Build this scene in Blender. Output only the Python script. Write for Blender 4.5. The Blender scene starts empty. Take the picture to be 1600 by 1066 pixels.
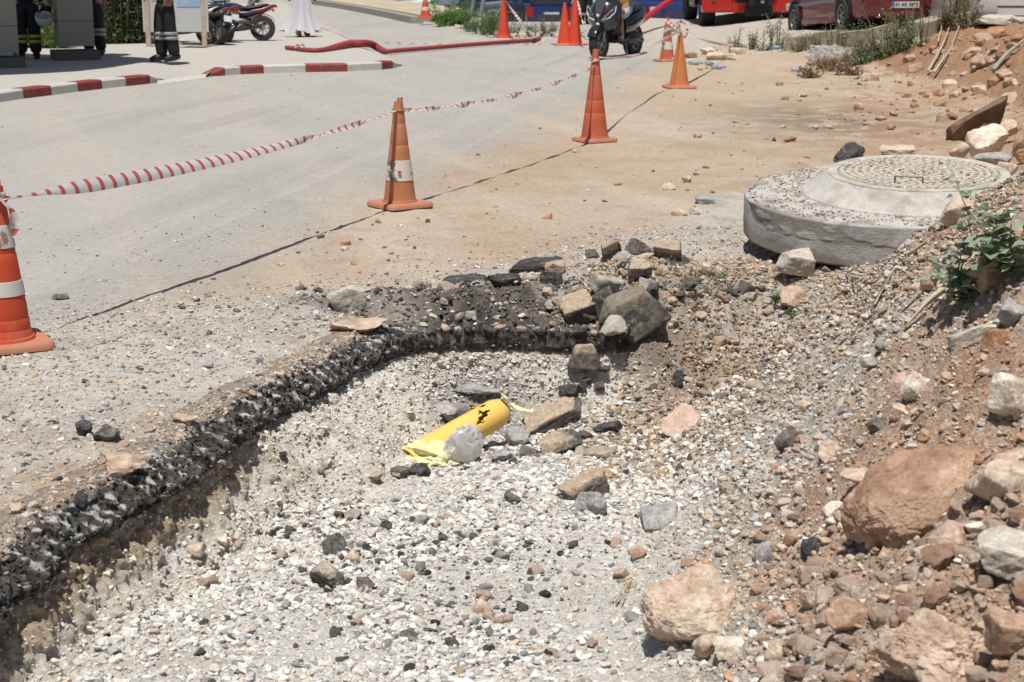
import bpy, math, random
import numpy as np
from mathutils import Vector, Matrix, Euler

# ------------------------------------------------------------------ camera, world, sun
SC = bpy.context.scene
COL = SC.collection
rng = np.random.default_rng(11)
random.seed(5)
F = 2570.0; PITCH = math.radians(12.93); CAMZ = 1.65
cd = bpy.data.cameras.new('camera'); cam = bpy.data.objects.new('camera', cd); COL.objects.link(cam)
cam.location = (0, 0, CAMZ); cam.rotation_euler = (math.pi/2-PITCH, 0, 0)
cd.sensor_width = 36; cd.lens = F*36/1600; cd.clip_start = .05; cd.clip_end = 6000
cd.dof.use_dof = True; cd.dof.focus_distance = 8.0; cd.dof.aperture_fstop = 8.0
SC.camera = cam
SUN_EL = math.radians(70); SUN_AZ = (-0.20, -0.98)      # horizontal direction towards the sun
w = bpy.data.worlds.new('World'); SC.world = w; w.use_nodes = True
nt = w.node_tree; nt.nodes.clear()
sky = nt.nodes.new('ShaderNodeTexSky'); sky.sky_type = 'NISHITA'; sky.sun_disc = False
sky.sun_elevation = SUN_EL; sky.sun_rotation = math.atan2(SUN_AZ[0], SUN_AZ[1])
sky.dust_density = 1.5; sky.air_density = 1.0
bg = nt.nodes.new('ShaderNodeBackground'); bg.inputs['Strength'].default_value = .066
wo = nt.nodes.new('ShaderNodeOutputWorld')
nt.links.new(sky.outputs[0], bg.inputs[0]); nt.links.new(bg.outputs[0], wo.inputs[0])
sl = bpy.data.lights.new('sun', 'SUN'); sl.energy = 5.0; sl.angle = math.radians(.53); sl.color = (1, .968, .915)
so = bpy.data.objects.new('sun', sl); COL.objects.link(so)
sd_ = Vector((SUN_AZ[0]*math.cos(SUN_EL), SUN_AZ[1]*math.cos(SUN_EL), math.sin(SUN_EL)))
so.rotation_euler = sd_.to_track_quat('Z', 'Y').to_euler(); so.location = (-3, -6, 20)
vs = SC.view_settings; vs.view_transform = 'Standard'; vs.look = 'None'; vs.gamma = 1; vs.exposure = 0.0
vs.use_curve_mapping = False
SC.cycles.max_bounces = 6; SC.cycles.diffuse_bounces = 3; SC.cycles.transparent_max_bounces = 8

# ------------------------------------------------------------------ maths helpers
def lin(c): 
    c = c/255.0
    return c/12.92 if c <= .04045 else ((c+.055)/1.055)**2.4
def C(r, g, b, k=1.45):
    """base colour of a surface that reads as this sRGB in full sun"""
    return np.array([min(lin(v)/k, .85) for v in (r, g, b)])
def ss(t):
    t = np.clip(t, 0, 1); return t*t*(3-2*t)
_T = rng.random((64, 64, 64)).astype(np.float32)
def vnoise(P):
    P = np.asarray(P, dtype=np.float32); i = np.floor(P).astype(np.int32); f = P-i; u = f*f*(3-2*f)
    a = i & 63; b = (i+1) & 63
    x0, y0, z0 = a[:, 0], a[:, 1], a[:, 2]; x1, y1, z1 = b[:, 0], b[:, 1], b[:, 2]
    ux, uy, uz = u[:, 0], u[:, 1], u[:, 2]
    c00 = _T[x0, y0, z0]*(1-ux)+_T[x1, y0, z0]*ux; c10 = _T[x0, y1, z0]*(1-ux)+_T[x1, y1, z0]*ux
    c01 = _T[x0, y0, z1]*(1-ux)+_T[x1, y0, z1]*ux; c11 = _T[x0, y1, z1]*(1-ux)+_T[x1, y1, z1]*ux
    return ((c00*(1-uy)+c10*uy)*(1-uz)+(c01*(1-uy)+c11*uy)*uz)*2-1
def fbm(P, octv=4, gain=.5, ridge=False):
    P = np.asarray(P, dtype=np.float32); s = 0; a = 1.; n = 0
    for k in range(octv):
        v = vnoise(P*(2.03**k)+k*17.3)
        if ridge: v = 1-2*np.abs(v)
        s = s+a*v; n += a; a *= gain
    return s/n
def xyz(x, y, sc, z=0.):
    return np.stack([x*sc, y*sc, np.full_like(x, z)+3.7], 1)
cp, sp = math.cos(PITCH), math.sin(PITCH)
def ray(u, v):
    dx = (u-800)/F; dy = (533-v)/F
    return np.array([dx, cp+sp*dy, -sp+cp*dy])
def P(u, v, z=0.):
    r = ray(u, v); t = (z-CAMZ)/r[2]
    return np.array([r[0]*t, r[1]*t, z])
def PD(u, v, y):
    r = ray(u, v); t = y/r[1]
    return np.array([r[0]*t, y, CAMZ+r[2]*t])
def plan(pts, z=0.): return np.array([P(a, b, z)[:2] for a, b in pts])
def sdpoly(x, y, poly):
    """signed distance (positive on the right of the direction of travel) and arc length of the nearest point"""
    best = np.full(x.shape, 1e9); sg = np.ones_like(x); ua = np.zeros_like(x); L = 0.
    for k in range(len(poly)-1):
        a, b = poly[k], poly[k+1]; d = b-a; l2 = d@d; l = math.sqrt(l2)
        t = np.clip(((x-a[0])*d[0]+(y-a[1])*d[1])/l2, 0, 1)
        ex = x-a[0]-t*d[0]; ey = y-a[1]-t*d[1]; dd = ex*ex+ey*ey
        m = dd < best
        cr = (x-a[0])*d[1]-(y-a[1])*d[0]
        best = np.where(m, dd, best); sg = np.where(m, np.sign(cr), sg); ua = np.where(m, L+t*l, ua); L += l
    return np.sqrt(best)*sg, ua

# ------------------------------------------------------------------ terrain
E_PX = [(-500, 1390), (-150, 1120), (0, 994), (27, 964), (91, 922), (105, 892), (147, 856), (201, 824), (252, 796), (339, 743), (385, 700),
        (433, 664), (486, 645), (501, 622), (534, 614), (557, 593), (602, 570), (625, 552), (655, 543), (710, 540), (780, 541), (860, 545), (935, 548),
        (1000, 522), (1080, 490), (1165, 468), (1290, 480), (1420, 490), (1800, 500)]
EP = plan(E_PX, -.14)
EL = np.concatenate([[0], np.cumsum(np.linalg.norm(np.diff(EP, axis=0), axis=1))])
U_LEFT, U_MID0, U_MID1, U_BACK, U_END = EL[10], EL[11], EL[16], EL[18], EL[22]
ROAD_PX = [(-900, 640), (-200, 525), (120, 480), (320, 405), (470, 335), (610, 262), (750, 212), (870, 160), (975, 108), (1035, 84), (1060, 62), (1075, 50)]
RP = plan(ROAD_PX)
GRIT = plan([(-900, 560), (-100, 520), (60, 490), (250, 470), (430, 452), (600, 436), (800, 405), (1000, 350), (1080, 300)])
PIPE = P(742, 672, -.47)[:2]
YT = [2.5, 4, 5, 6, 7, 8, 9, 10, 12, 14, 18, 22, 26, 30, 40]
XF = [.05, .15, .22, .34, .46, .75, 1.6, 2.9, 3.3, 3.9, 5.2, 5.4, 5.3, 5.0, 5.0]
WW = [1.5, 1.6, 1.7, 1.8, 2.0, 2.0, 2.0, 1.6, 1.8, 2.0, 1.8, 2., 1.6, 1.5, 1.5]
AI = [.85, .95, 1.10, 1.18, 1.18, 1.05, .62, .5, .5, .5, .5, .5, .5, .5, .5]
AO = [.3, .3, .3, .3, .3, .3, .32, .4, .5, .65, .75, .72, .35, .05, 0]
SLABC = np.array([2.17, 9.45])
def H(x, y, micro=True, full=False):
    x = np.asarray(x, float); y = np.asarray(y, float)
    s, u = sdpoly(x, y, EP)
    ramp = ss((x-np.interp(y, YT, XF))/np.interp(y, YT, WW))
    zin = -.42-.09*np.exp(-((x-PIPE[0])**2+(y-PIPE[1])**2)/.16)+ramp*np.interp(y, YT, AI)
    zin = zin+.07*np.exp(-((x+1.45)**2+(y-4.6)**2)/.25)
    win = ss((u-EL[17]+.05)/(EL[19]-EL[17]+.05))*(1-ss((u-U_END)/(EL[24]-U_END)))
    zout = ramp*np.interp(y, YT, AO)-.15*ss((s+.8)/.75)*win
    zout = zout+.10*np.exp(-((x-SLABC[0]-.2)**2+(y-SLABC[1]-.3)**2)/.5)
    zout = zout+.16*ss((y-25)/7)*ss((x-1.5)/3)
    zout = zout+.22*ss((y-24.5)/3.5)*ss((x-4.2-(y-30)*.02)/2.2)
    zout = zout+.25*ss((x-6.5)/1.8)*ss((y-22)/5)
    # the verge right of the far road
    far = ss((y-34)/8); zout = zout+far*.10*ss((x-1.0+.075*y)/1.5)*(1-ss((x-3)/2))
    zout = zout-.55*ss((y-45.5)/5)*ss((x+2.2)/1.5)
    zout = zout-9*ss((y-np.where(x > -5.5, 60, 84))/18.)
    wr = ss((u-U_END+.1)/.5)
    t = ss((s+.2)/.12)*(1-wr)+ss((s+.15)/.75)*wr
    z = zout*(1-t)+zin*t
    # zones
    road, _ = sdpoly(x, y, RP)              # >0 on the right of the road edge
    grit, _ = sdpoly(x, y, GRIT)
    pit = ss((s+.1)/.15)
    bank = np.clip(ramp*1.5, 0, 1)*np.where(y < 30, 1, 0)
    if micro:
        n1 = fbm(xyz(x, y, 2.1), 3); n2 = fbm(xyz(x, y, 9.), 4); n3 = fbm(xyz(x, y, 30.), 3)
        onroad = ss(-road/.6)*(1-pit)
        amp = (1-onroad)*(.006+.012*ss(grit/.4))+onroad*.0012
        amp = amp*(1-pit)+pit*.014
        amp = amp+bank*.028
        z = z+amp*(n2*1.1+n3*.55)+(1-onroad)*(1-pit)*n1*.012*ss((y-3)/3)*np.clip(1.2-y/60, 0, 1)+pit*n1*.035+bank*n1*.05
        rg = fbm(xyz(x, y, 5.3, 9.), 4, ridge=True)
        n5 = fbm(xyz(x, y, 48., 2.), 3); z = z+bank*(.034*rg+.016*n5+.012*n3)+pit*.006*n5
        bs = win*ss((s+.85)/.2)*(1-t)
        z = z+bs*(n2*.045+n3*.028+.03*rg)
        hp_ = np.exp(-((x-.66)**2/.22+(y-8.35)**2/.16)); z = z+hp_*(.10+.06*n2+.05*rg+.02*n5)
        tl = (1-pit*0)*np.exp(-((x-1.15)**2/.25+(y-7.6)**2/.6)); z = z+tl*(.05*n2+.03*n5+.03*rg)
    if full: return z, dict(s=s, u=u, road=road, grit=grit, pit=pit, bank=bank, ramp=ramp, win=win, t=t)
    return z
RAS = None
def Hm(x, y, micro=True):
    z = H(x, y, micro)
    if RAS is not None:
        x0, y0, st, G = RAS; i = ((np.asarray(x)-x0)/st).astype(int); j = ((np.asarray(y)-y0)/st).astype(int)
        ok = (i >= 0) & (i < G.shape[0]) & (j >= 0) & (j < G.shape[1]); g = np.where(ok, G[np.clip(i, 0, G.shape[0]-1), np.clip(j, 0, G.shape[1]-1)], -9)
        z = np.maximum(z, g)
    return z
def Hs(x, y): return float(Hm(np.array([x]), np.array([y]))[0])
def _old(x, y): return float(H(np.array([x]), np.array([y]))[0])
def hit(u, v, z0=0.):
    """where the sight line through a picture point meets the ground"""
    r = ray(u, v); ts = np.concatenate([np.linspace(2.5, 14, 700), np.linspace(14, 90, 900)])
    z = CAMZ+r[2]*ts-Hm(r[0]*ts, r[1]*ts, micro=False)
    k = np.argmax(z < 0) if (z < 0).any() else len(ts)-1
    t = ts[k]; x, y = r[0]*t, r[1]*t
    return np.array([x, y, Hs(x, y)])

def ground_colour(x, y, q):
    n1 = fbm(xyz(x, y, .8, 4.), 4); n2 = fbm(xyz(x, y, 5., 2.), 4); n3 = fbm(xyz(x, y, 26., 6.), 3); n4 = fbm(np.stack([x*2.5+y*.8, y*.35, x*0], 1), 3)
    def mixc(a, b, t): return a*(1-t[:, None])+b*t[:, None]
    one = np.ones((len(x), 1))
    c = one*C(190, 186, 178); c = mixc(c, C(182, 177, 168), ss(n1*.9+.4)*.6); c = mixc(c, C(200, 192, 179), ss(n4*1.3+.35)*.6)
    rs = fbm(np.stack([(x-.17*y)*3.4, (x*.17+y)*.16, x*0+5], 1), 4); r2_ = fbm(np.stack([(x-.17*y)*9., (x*.17+y)*.3, x*0+9], 1), 3)
    c = mixc(c, C(168, 164, 157), ss(rs*2.0-.35)*.45); c = mixc(c, C(208, 199, 183), ss(r2_*1.6-.1)*.35); c = mixc(c, C(150, 147, 142), ss(fbm(xyz(x, y, 1.9, 31.), 4)*2.6-1.05)*.5)
    dirt = mixc(one*C(207, 188, 166), C(198, 174, 149), ss(n1*1.1+.45)); dirt = mixc(dirt, C(214, 200, 181), ss(n4*1.3+.2)*.7); dirt = mixc(dirt, C(186, 160, 132), ss(n2*1.4+.1)*.5)
    fy = ss((y-15)/10)
    dirt = mixc(dirt, C(208, 188, 160), fy*.5)
    c = mixc(c, dirt, ss((q['road']+.35*n4+.25*n2+.2)/1.1))
    yard = mixc(one*C(206, 199, 186), C(196, 180, 158), ss(n2+.5)*.6)
    c = mixc(c, yard, ss((y-28.5+n2)/2.5)*ss((x-1.2)/2))
    g = mixc(one*C(204, 197, 187, 1.35), C(184, 178, 168, 1.35), ss(n2*1.3+.4)); g = mixc(g, C(204, 180, 150), ss(n1*1.6+n2*.5+.1)*.6)
    gz = ss((q['grit']+.25*n2+.15*n1)/.35)*(1-q['ramp'])*np.where(y < 12, 1, 0)
    c = mixc(c, g, gz*.9)
    crust = ss((q['s']+.42+.2*n2)/.18)*(1-q['win'])*ss(n1*1.5+n2*.9+.65)
    c = mixc(c, mixc(one*C(202, 178, 152), C(182, 154, 128), ss(n3+.4)), crust*(1-q['pit'])*.9*(y < 9.))
    bs = q['win']*ss((q['s']+.82+.25*n2)/.14)
    dk = mixc(one*C(118, 110, 100), C(72, 70, 68), ss(n2*1.5+.35)); dk = mixc(dk, C(165, 150, 130), ss(n3*1.4-.1)*.6); dk = mixc(dk, mixc(one*C(58, 57, 56), C(104, 100, 95), ss(n3*1.5+.2)), ss((q['s']+.50+.25*n2)/.3)*.85)
    c = mixc(c, dk, bs)
    # dark spill of old asphalt crumbs further up the verge
    pa = P(1330, 190); dd = ((x-pa[0])/1.2)**2+((y-pa[1])/2.2)**2
    c = mixc(c, C(128, 112, 96), np.exp(-dd)*ss(n2*1.4+.75)*.85)
    pf = mixc(one*C(228, 223, 213, 1.18), C(216, 209, 196, 1.2), ss(n2*1.2+.35)); pf = mixc(pf, C(206, 198, 186), ss(n1*1.4-.1)*.5)
    c = mixc(c, pf, q['t']*(1-np.clip((q['u']-U_END)/.6, 0, 1)*.35))
    near = np.where(y < 11, 1., 0.)
    bk = mixc(one*C(216, 207, 195, 1.2), C(212, 186, 163, 1.2), ss((q['ramp']-.14-.42*ss((y-4.7)/1.3))*3+n1*.8+n2*.4)); bk = mixc(bk, C(194, 154, 124, 1.25), ss(n2*1.5+n1*.7-.25+q['ramp']*.7-.8*ss((y-4.9)/1.3))*.65); bk = mixc(bk, C(205, 196, 182), ss(n3*1.5-.1)*.35)
    bf = mixc(one*C(200, 158, 124), C(176, 122, 86), ss(n1*1.2+n2*.8+.25)); bf = mixc(bf, C(206, 172, 136), ss(n2*1.6-.1)*.7)
    bb = mixc(bk, bf, ss((y-11)/4))
    c = mixc(c, bb, np.clip(q['ramp']*6-.25+.4*n2, 0, 1)*np.where(y < 27.5, 1, 0))
    fz = ss((x-np.interp(y, YT, XF)+2.6)/2.4)*ss((y-10)/3)*(y < 27)*(1-ss((q['ramp']-.1)/.2)); c = mixc(c, mixc(one*C(198, 160, 122), C(176, 140, 106), ss(n3*1.2+n2*.6+.3)), fz*ss(n2*1.3+n1*.8+.45)*.75)
    # rust earth right of the pit where the talus starts
    pa = P(1130, 520, 0); dd = ((x-pa[0])/.5)**2+((y-pa[1])/.6)**2
    c = mixc(c, mixc(one*C(172, 138, 108), C(196, 172, 144), ss(n3+.3)), np.exp(-dd)*.85)
    return np.clip(c*(1+.10*n3[:, None]), .01, .85)

# ------------------------------------------------------------------ materials
MATS = {}
def _new(name):
    m = bpy.data.materials.new(name); m.use_nodes = True; n = m.node_tree; n.nodes.clear()
    o = n.nodes.new('ShaderNodeOutputMaterial'); p = n.nodes.new('ShaderNodeBsdfPrincipled'); n.links.new(p.outputs[0], o.inputs[0])
    return m, n, p
def _noise(n, sc, det=4, coord='Object', rough=.6):
    t = n.nodes.new('ShaderNodeTexCoord'); x = n.nodes.new('ShaderNodeTexNoise'); x.inputs['Scale'].default_value = sc; x.inputs['Detail'].default_value = det
    x.inputs['Roughness'].default_value = rough
    n.links.new(t.outputs[coord], x.inputs['Vector']); return x
def _ramp(n, src, a, b, lo=0., hi=1.):
    r = n.nodes.new('ShaderNodeMapRange'); r.inputs[1].default_value = a; r.inputs[2].default_value = b; r.inputs[3].default_value = lo; r.inputs[4].default_value = hi
    n.links.new(src, r.inputs[0]); return r.outputs[0]
def _mix(n, fac, a, b, mode='MIX'):
    m = n.nodes.new('ShaderNodeMix'); m.data_type = 'RGBA'; m.blend_type = mode
    if isinstance(fac, (int, float)): m.inputs[0].default_value = fac
    else: n.links.new(fac, m.inputs[0])
    for k, v in ((6, a), (7, b)):
        if isinstance(v, (tuple, list, np.ndarray)): m.inputs[k].default_value = (*[float(q) for q in v[:3]], 1)
        else: n.links.new(v, m.inputs[k])
    return m.outputs[2]
def _bump(n, p, src, strength, dist):
    b = n.nodes.new('ShaderNodeBump'); b.inputs['Strength'].default_value = strength; b.inputs['Distance'].default_value = dist
    n.links.new(src, b.inputs['Height']); n.links.new(b.outputs[0], p.inputs['Normal'])
def mat(name, col, rough=.6, metal=0., nz=.15, nsc=9., bump=0., bsc=60., bd=.004, dust=0., spec=.4, coat=0., dustcol=(150, 128, 104)):
    if name in MATS: return MATS[name]
    m, n, p = _new(name)
    x = _noise(n, nsc, 5)
    c = _mix(n, _ramp(n, x.outputs[0], .3, .7), np.array(col)*(1-nz), np.minimum(np.array(col)*(1+nz), .9))
    if dust:
        d = _noise(n, nsc*.6, 6, rough=.7); c = _mix(n, _ramp(n, d.outputs[0], .62-dust*.35, .80-dust*.2, 0, min(1, dust*1.2)), c, C(*dustcol))
    n.links.new(c, p.inputs['Base Color'])
    p.inputs['Roughness'].default_value = rough; p.inputs['Metallic'].default_value = metal
    p.inputs['Specular IOR Level'].default_value = spec; p.inputs['Coat Weight'].default_value = coat
    if bump: _bump(n, p, _noise(n, bsc, 5).outputs[0], bump, bd)
    MATS[name] = m; return m
def mat_attr(name, attr='Col', kind='GEOMETRY', f1=40., f2=220., amt=.25, rough=.9, bump=.5, bd=.004, coord='Object', speck=None):
    if name in MATS: return MATS[name]
    m, n, p = _new(name)
    a = n.nodes.new('ShaderNodeAttribute'); a.attribute_name = attr; a.attribute_type = kind
    x1 = _noise(n, f1, 5, coord, .65); x2 = _noise(n, f2, 4, coord, .7)
    c = _mix(n, _ramp(n, x1.outputs[0], .3, .7, 0, 1), (1-amt,)*3, (1+amt*.8,)*3)
    c = _mix(n, 1., a.outputs['Color'], c, 'MULTIPLY')
    c2 = _mix(n, _ramp(n, x2.outputs[0], .32, .68, 0, 1), (1-amt,)*3, (1+amt*.8,)*3)
    c = _mix(n, 1., c, c2, 'MULTIPLY')
    if speck:
        t = n.nodes.new('ShaderNodeTexCoord'); v = n.nodes.new('ShaderNodeTexVoronoi'); v.inputs['Scale'].default_value = speck[0]
        n.links.new(t.outputs[coord], v.inputs['Vector'])
        c = _mix(n, _ramp(n, v.outputs['Distance'], .12, .2, speck[2], 0), c, C(*speck[1]))
        v2 = n.nodes.new('ShaderNodeTexVoronoi'); v2.inputs['Scale'].default_value = speck[0]*.53
        n.links.new(t.outputs[coord], v2.inputs['Vector'])
        c = _mix(n, _ramp(n, v2.outputs['Distance'], .09, .16, speck[2], 0), c, C(*speck[3]))
    n.links.new(c, p.inputs['Base Color']); p.inputs['Roughness'].default_value = rough; p.inputs['Specular IOR Level'].default_value = .25
    if bump:
        ad = n.nodes.new('ShaderNodeMath'); ad.operation = 'ADD'; n.links.new(x1.outputs[0], ad.inputs[0]); n.links.new(x2.outputs[0], ad.inputs[1])
        _bump(n, p, ad.outputs[0], bump, bd)
    MATS[name] = m; return m

# ------------------------------------------------------------------ object helpers
def tag(o, label=None, cat=None, group=None, kind=None):
    if label: o['label'] = label
    if cat: o['category'] = cat
    if group: o['group'] = group
    if kind: o['kind'] = kind
    return o
def link(name, me, m, parent=None, smooth=False, angle=None):
    if m is not None:
        for q in (m if isinstance(m, list) else [m]): me.materials.append(q)
    o = bpy.data.objects.new(name, me); COL.objects.link(o)
    if parent is not None: o.parent = parent
    if smooth: me.shade_smooth()
    if angle: me.shade_smooth(); me.set_sharp_from_angle(angle=math.radians(angle))
    return o
def thing(name, label, cat, loc=(0, 0, 0), rz=0., group=None, rot=None):
    o = bpy.data.objects.new(name, None); COL.objects.link(o); o.location = [float(v) for v in loc]
    o.rotation_euler = rot if rot is not None else (0, 0, rz); o.empty_display_size = .2
    return tag(o, label, cat, group)
def np_mesh(name, V, Fq, cols=None):
    me = bpy.data.meshes.new(name); V = np.ascontiguousarray(V, dtype=np.float32); Fq = np.ascontiguousarray(Fq, dtype=np.int32)
    k = Fq.shape[1]; me.vertices.add(len(V)); me.vertices.foreach_set('co', V.ravel())
    me.loops.add(Fq.size); me.loops.foreach_set('vertex_index', Fq.ravel())
    me.polygons.add(len(Fq)); me.polygons.foreach_set('loop_start', np.arange(0, Fq.size, k, dtype=np.int32))
    me.update(calc_edges=True)
    if cols is not None: set_col(me, cols)
    return me
def set_col(me, cols, name='Col'):
    a = me.attributes.new(name, 'FLOAT_COLOR', 'POINT')
    a.data.foreach_set('color', np.concatenate([cols, np.ones((len(cols), 1))], 1).astype(np.float32).ravel())
class MB:
    def __init__(s): s.v = []; s.f = []; s.mi = []; s.m = 0
    def add(s, vs, fs, M=None):
        b = len(s.v)
        for p in vs:
            p = Vector([float(q) for q in p]); s.v.append(tuple(M @ p) if M is not None else tuple(p))
        for f in fs: s.f.append(tuple(b+i for i in f)); s.mi.append(s.m)
        return s
    def box(s, c, d, rot=None, taper=1.):
        x, y, z = d[0]/2, d[1]/2, d[2]/2; M = Matrix.Translation(c)
        if rot is not None: M = M @ Euler(rot).to_matrix().to_4x4()
        t = taper
        return s.add([(-x, -y, -z), (x, -y, -z), (x, y, -z), (-x, y, -z), (-x*t, -y*t, z), (x*t, -y*t, z), (x*t, y*t, z), (-x*t, y*t, z)],
                     [(0, 3, 2, 1), (4, 5, 6, 7), (0, 1, 5, 4), (1, 2, 6, 5), (2, 3, 7, 6), (3, 0, 4, 7)], M)
    def tube(s, pts, r, n=8, cap=True):
        pts = [Vector([float(q) for q in p]) for p in pts]; N = len(pts); r = r if isinstance(r, (list, tuple, np.ndarray)) else [r]*N
        ref = None; rings = []
        for i, p in enumerate(pts):
            d = (pts[min(i+1, N-1)]-pts[max(i-1, 0)]).normalized()
            if ref is None: ref = d.orthogonal().normalized()
            ref = (ref-d*ref.dot(d)); ref = ref.normalized() if ref.length > 1e-6 else d.orthogonal().normalized()
            q = d.cross(ref); rings.append([p+(ref*math.cos(2*math.pi*k/n)+q*math.sin(2*math.pi*k/n))*r[i] for k in range(n)])
        return s.loft(rings, cap)
    def loft(s, rings, cap=True):
        n = len(rings[0]); vs = [p for r in rings for p in r]; fs = []
        for i in range(len(rings)-1):
            for k in range(n): fs.append((i*n+k, i*n+(k+1) % n, (i+1)*n+(k+1) % n, (i+1)*n+k))
        if cap: fs.append(tuple(range(n))[::-1]); fs.append(tuple((len(rings)-1)*n+k for k in range(n)))
        return s.add(vs, fs)
    def lathe(s, prof, n=24, c=(0, 0, 0), axis='z', cap=False):
        rings = []
        for r, h in prof:
            ring = []
            for k in range(n):
                a = 2*math.pi*k/n; u, v = r*math.cos(a), r*math.sin(a)
                p = (u, v, h) if axis == 'z' else ((h, u, v) if axis == 'x' else (v, h, u))
                ring.append((p[0]+c[0], p[1]+c[1], p[2]+c[2]))
            rings.append(ring)
        return s.loft(rings, cap)
    def build(s, name, m, parent=None, smooth=False, angle=None):
        me = bpy.data.meshes.new(name); me.from_pydata(s.v, [], s.f); me.update()
        o = link(name, me, m, parent, smooth, angle)
        if isinstance(m, list): me.polygons.foreach_set('material_index', s.mi)
        return o
def rrect(hw, zb, zt, y, rad=.08, k=3):
    pts = []
    for cx, cz, a0 in ((hw-rad, zt-rad, 0), (-hw+rad, zt-rad, 90), (-hw+rad, zb+rad, 180), (hw-rad, zb+rad, 270)):
        for j in range(k+1):
            a = math.radians(a0+90*j/k); pts.append((cx+rad*math.cos(a), y, cz+rad*math.sin(a)))
    return pts
# ------------------------------------------------------------------ ground sheet, split by what it is
th = np.concatenate([np.radians(np.array([-78, -68, -58, -48, -40, -33, -28, -24.5])), np.radians(np.linspace(-21.5, 21.5, 800)), np.radians(np.array([24.5, 28, 33, 40, 48, 58, 68, 78]))])
vv = np.concatenate([np.linspace(1230, 60, 740), np.linspace(58, 0, 60)])
dist = CAMZ/np.tan(PITCH+np.arctan((vv-533)/F))
dist = np.concatenate([[.5, 1.2, 2., 2.6], dist[dist > 2.8], np.array([85, 92, 100, 115, 140])])
TH, DI = np.meshgrid(th, dist); gx = (np.tan(TH)*DI).ravel(); gy = DI.ravel()
gx = np.clip(gx, -300, 300)
gz, q = H(gx, gy, full=True)
gc = ground_colour(gx, gy, q)
nr, nc = DI.shape; idx = np.arange(nr*nc).reshape(nr, nc)
quads = np.stack([idx[:-1, :-1], idx[:-1, 1:], idx[1:, 1:], idx[1:, :-1]], -1).reshape(-1, 4)
zone = np.full(gx.shape, 1)
zone[q['road'] < -.35] = 0
zone[(q['t'] > .02) & (gy < 11)] = 2
zone[(q['ramp'] > .12) & (gy < 30)] = 3
zone[(gy > 29) & (gx > .9)] = 0
GV = np.stack([gx, gy, gz], 1)
M_ROAD = mat_attr('dusty_asphalt', f1=22, f2=240, amt=.13, bump=.25, bd=.003, speck=(130, (120, 114, 108), .55, (232, 228, 218)))
M_DIRT = mat_attr('packed_dirt', f1=30, f2=190, amt=.2, bump=.6, bd=.008, speck=(90, (128, 108, 90), .6, (226, 214, 196)))
M_TRENCH = mat_attr('crushed_stone', f1=46, f2=170, amt=.3, bump=.9, bd=.012, speck=(70, (140, 132, 124), .55, (236, 230, 216)))
M_BANK = mat_attr('dug_soil', f1=26, f2=120, amt=.36, bump=1., bd=.018, speck=(60, (128, 104, 84), .6, (224, 212, 192)))
zq = zone[quads[:, 0]]
for k, (nm, m) in enumerate((('road', M_ROAD), ('dirt_ground', M_DIRT), ('trench_floor', M_TRENCH), ('soil_bank', M_BANK))):
    fq = quads[zq == k]; used, inv = np.unique(fq, return_inverse=True)
    me = np_mesh(nm, GV[used], inv.reshape(-1, 4), gc[used]); tag(link(nm, me, m, smooth=True), kind='structure')

# sea far beyond the car park, below the level of the road
sea = MB(); sea.add([(-900, 70, -5), (900, 70, -5), (2500, 5000, -5), (-2500, 5000, -5)], [(0, 1, 2, 3)])
tag(sea.build('sea', mat('sea_water', C(120, 158, 205), rough=.25, nz=.1, nsc=.05, bump=.2, bsc=.6, bd=.1)), kind='structure')

# ------------------------------------------------------------------ broken edge of the excavation: asphalt layer over pale base course
NU, NVv = 1500, 96
uu = np.linspace(EL[1]+.05, EL[23]+.1, NU)
ex = np.interp(uu, EL, EP[:, 0]); ey = np.interp(uu, EL, EP[:, 1])
def smooth1(a, n):
    k = np.hanning(n); k /= k.sum(); return np.convolve(np.pad(a, n//2, mode='edge'), k, 'same')[n//2:-(n//2)]
ex, ey = smooth1(ex, 61), smooth1(ey, 61)
tx, ty = np.gradient(ex), np.gradient(ey); ln = np.hypot(tx, ty); nx, ny = ty/ln, -tx/ln     # towards the pit
nx, ny = smooth1(nx, 121), smooth1(ny, 121); ln = np.hypot(nx, ny); nx, ny = nx/ln, ny/ln
PRO = {  # (offset towards the pit, height); heights above -0.05 are relative to the ground behind
 'left': [(-.34, .0), (-.17, .012), (-.105, .002), (-.045, -.05), (-.01, -.09), (-.012, -.122), (-.055, -.135), (-.035, -.21), (.02, -.31), (.10, -.40), (.26, -.50)],
 'mid': [(-.32, .0), (-.16, .012), (-.09, .002), (-.035, -.05), (-.005, -.09), (-.01, -.125), (-.04, -.135), (.05, -.21), (.17, -.30), (.33, -.40), (.50, -.53)],
 'back': [(-.30, .0), (-.2, .008), (-.10, .0), (-.04, -.012), (.01, -.03), (.01, -.125), (-.005, -.165), (.03, -.235), (.09, -.33), (.17, -.42), (.34, -.60)]}
AK = np.array([0, .14, .26, .38, .46, .52, .60, .70, .80, .90, 1.]); vvv = np.linspace(0, 1, NVv)
wl = 1-ss((uu-U_LEFT+.1)/(U_MID0-U_LEFT+.25)); wb = ss((uu-U_MID1)/(U_BACK-U_MID1+.1)); wm = np.clip(1-wl-wb, 0, 1)
O = sum(wt[:, None]*np.interp(vvv, AK, [a for a, _ in PRO[k]])[None] for k, wt in (('left', wl), ('mid', wm), ('back', wb)))
Zp = sum(wt[:, None]*np.interp(vvv, AK, [b for _, b in PRO[k]])[None] for k, wt in (('left', wl), ('mid', wm), ('back', wb)))
U2, V2 = np.meshgrid(uu, vvv, indexing='ij')
f0 = lambda a, b, z: np.stack([a.ravel(), b.ravel(), np.full(a.size, z)], 1)
bite = fbm(f0(U2*3.1, V2*.5, 1.), 3).reshape(U2.shape); bite2 = fbm(f0(U2*9, V2*3., 5.), 3).reshape(U2.shape)
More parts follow.
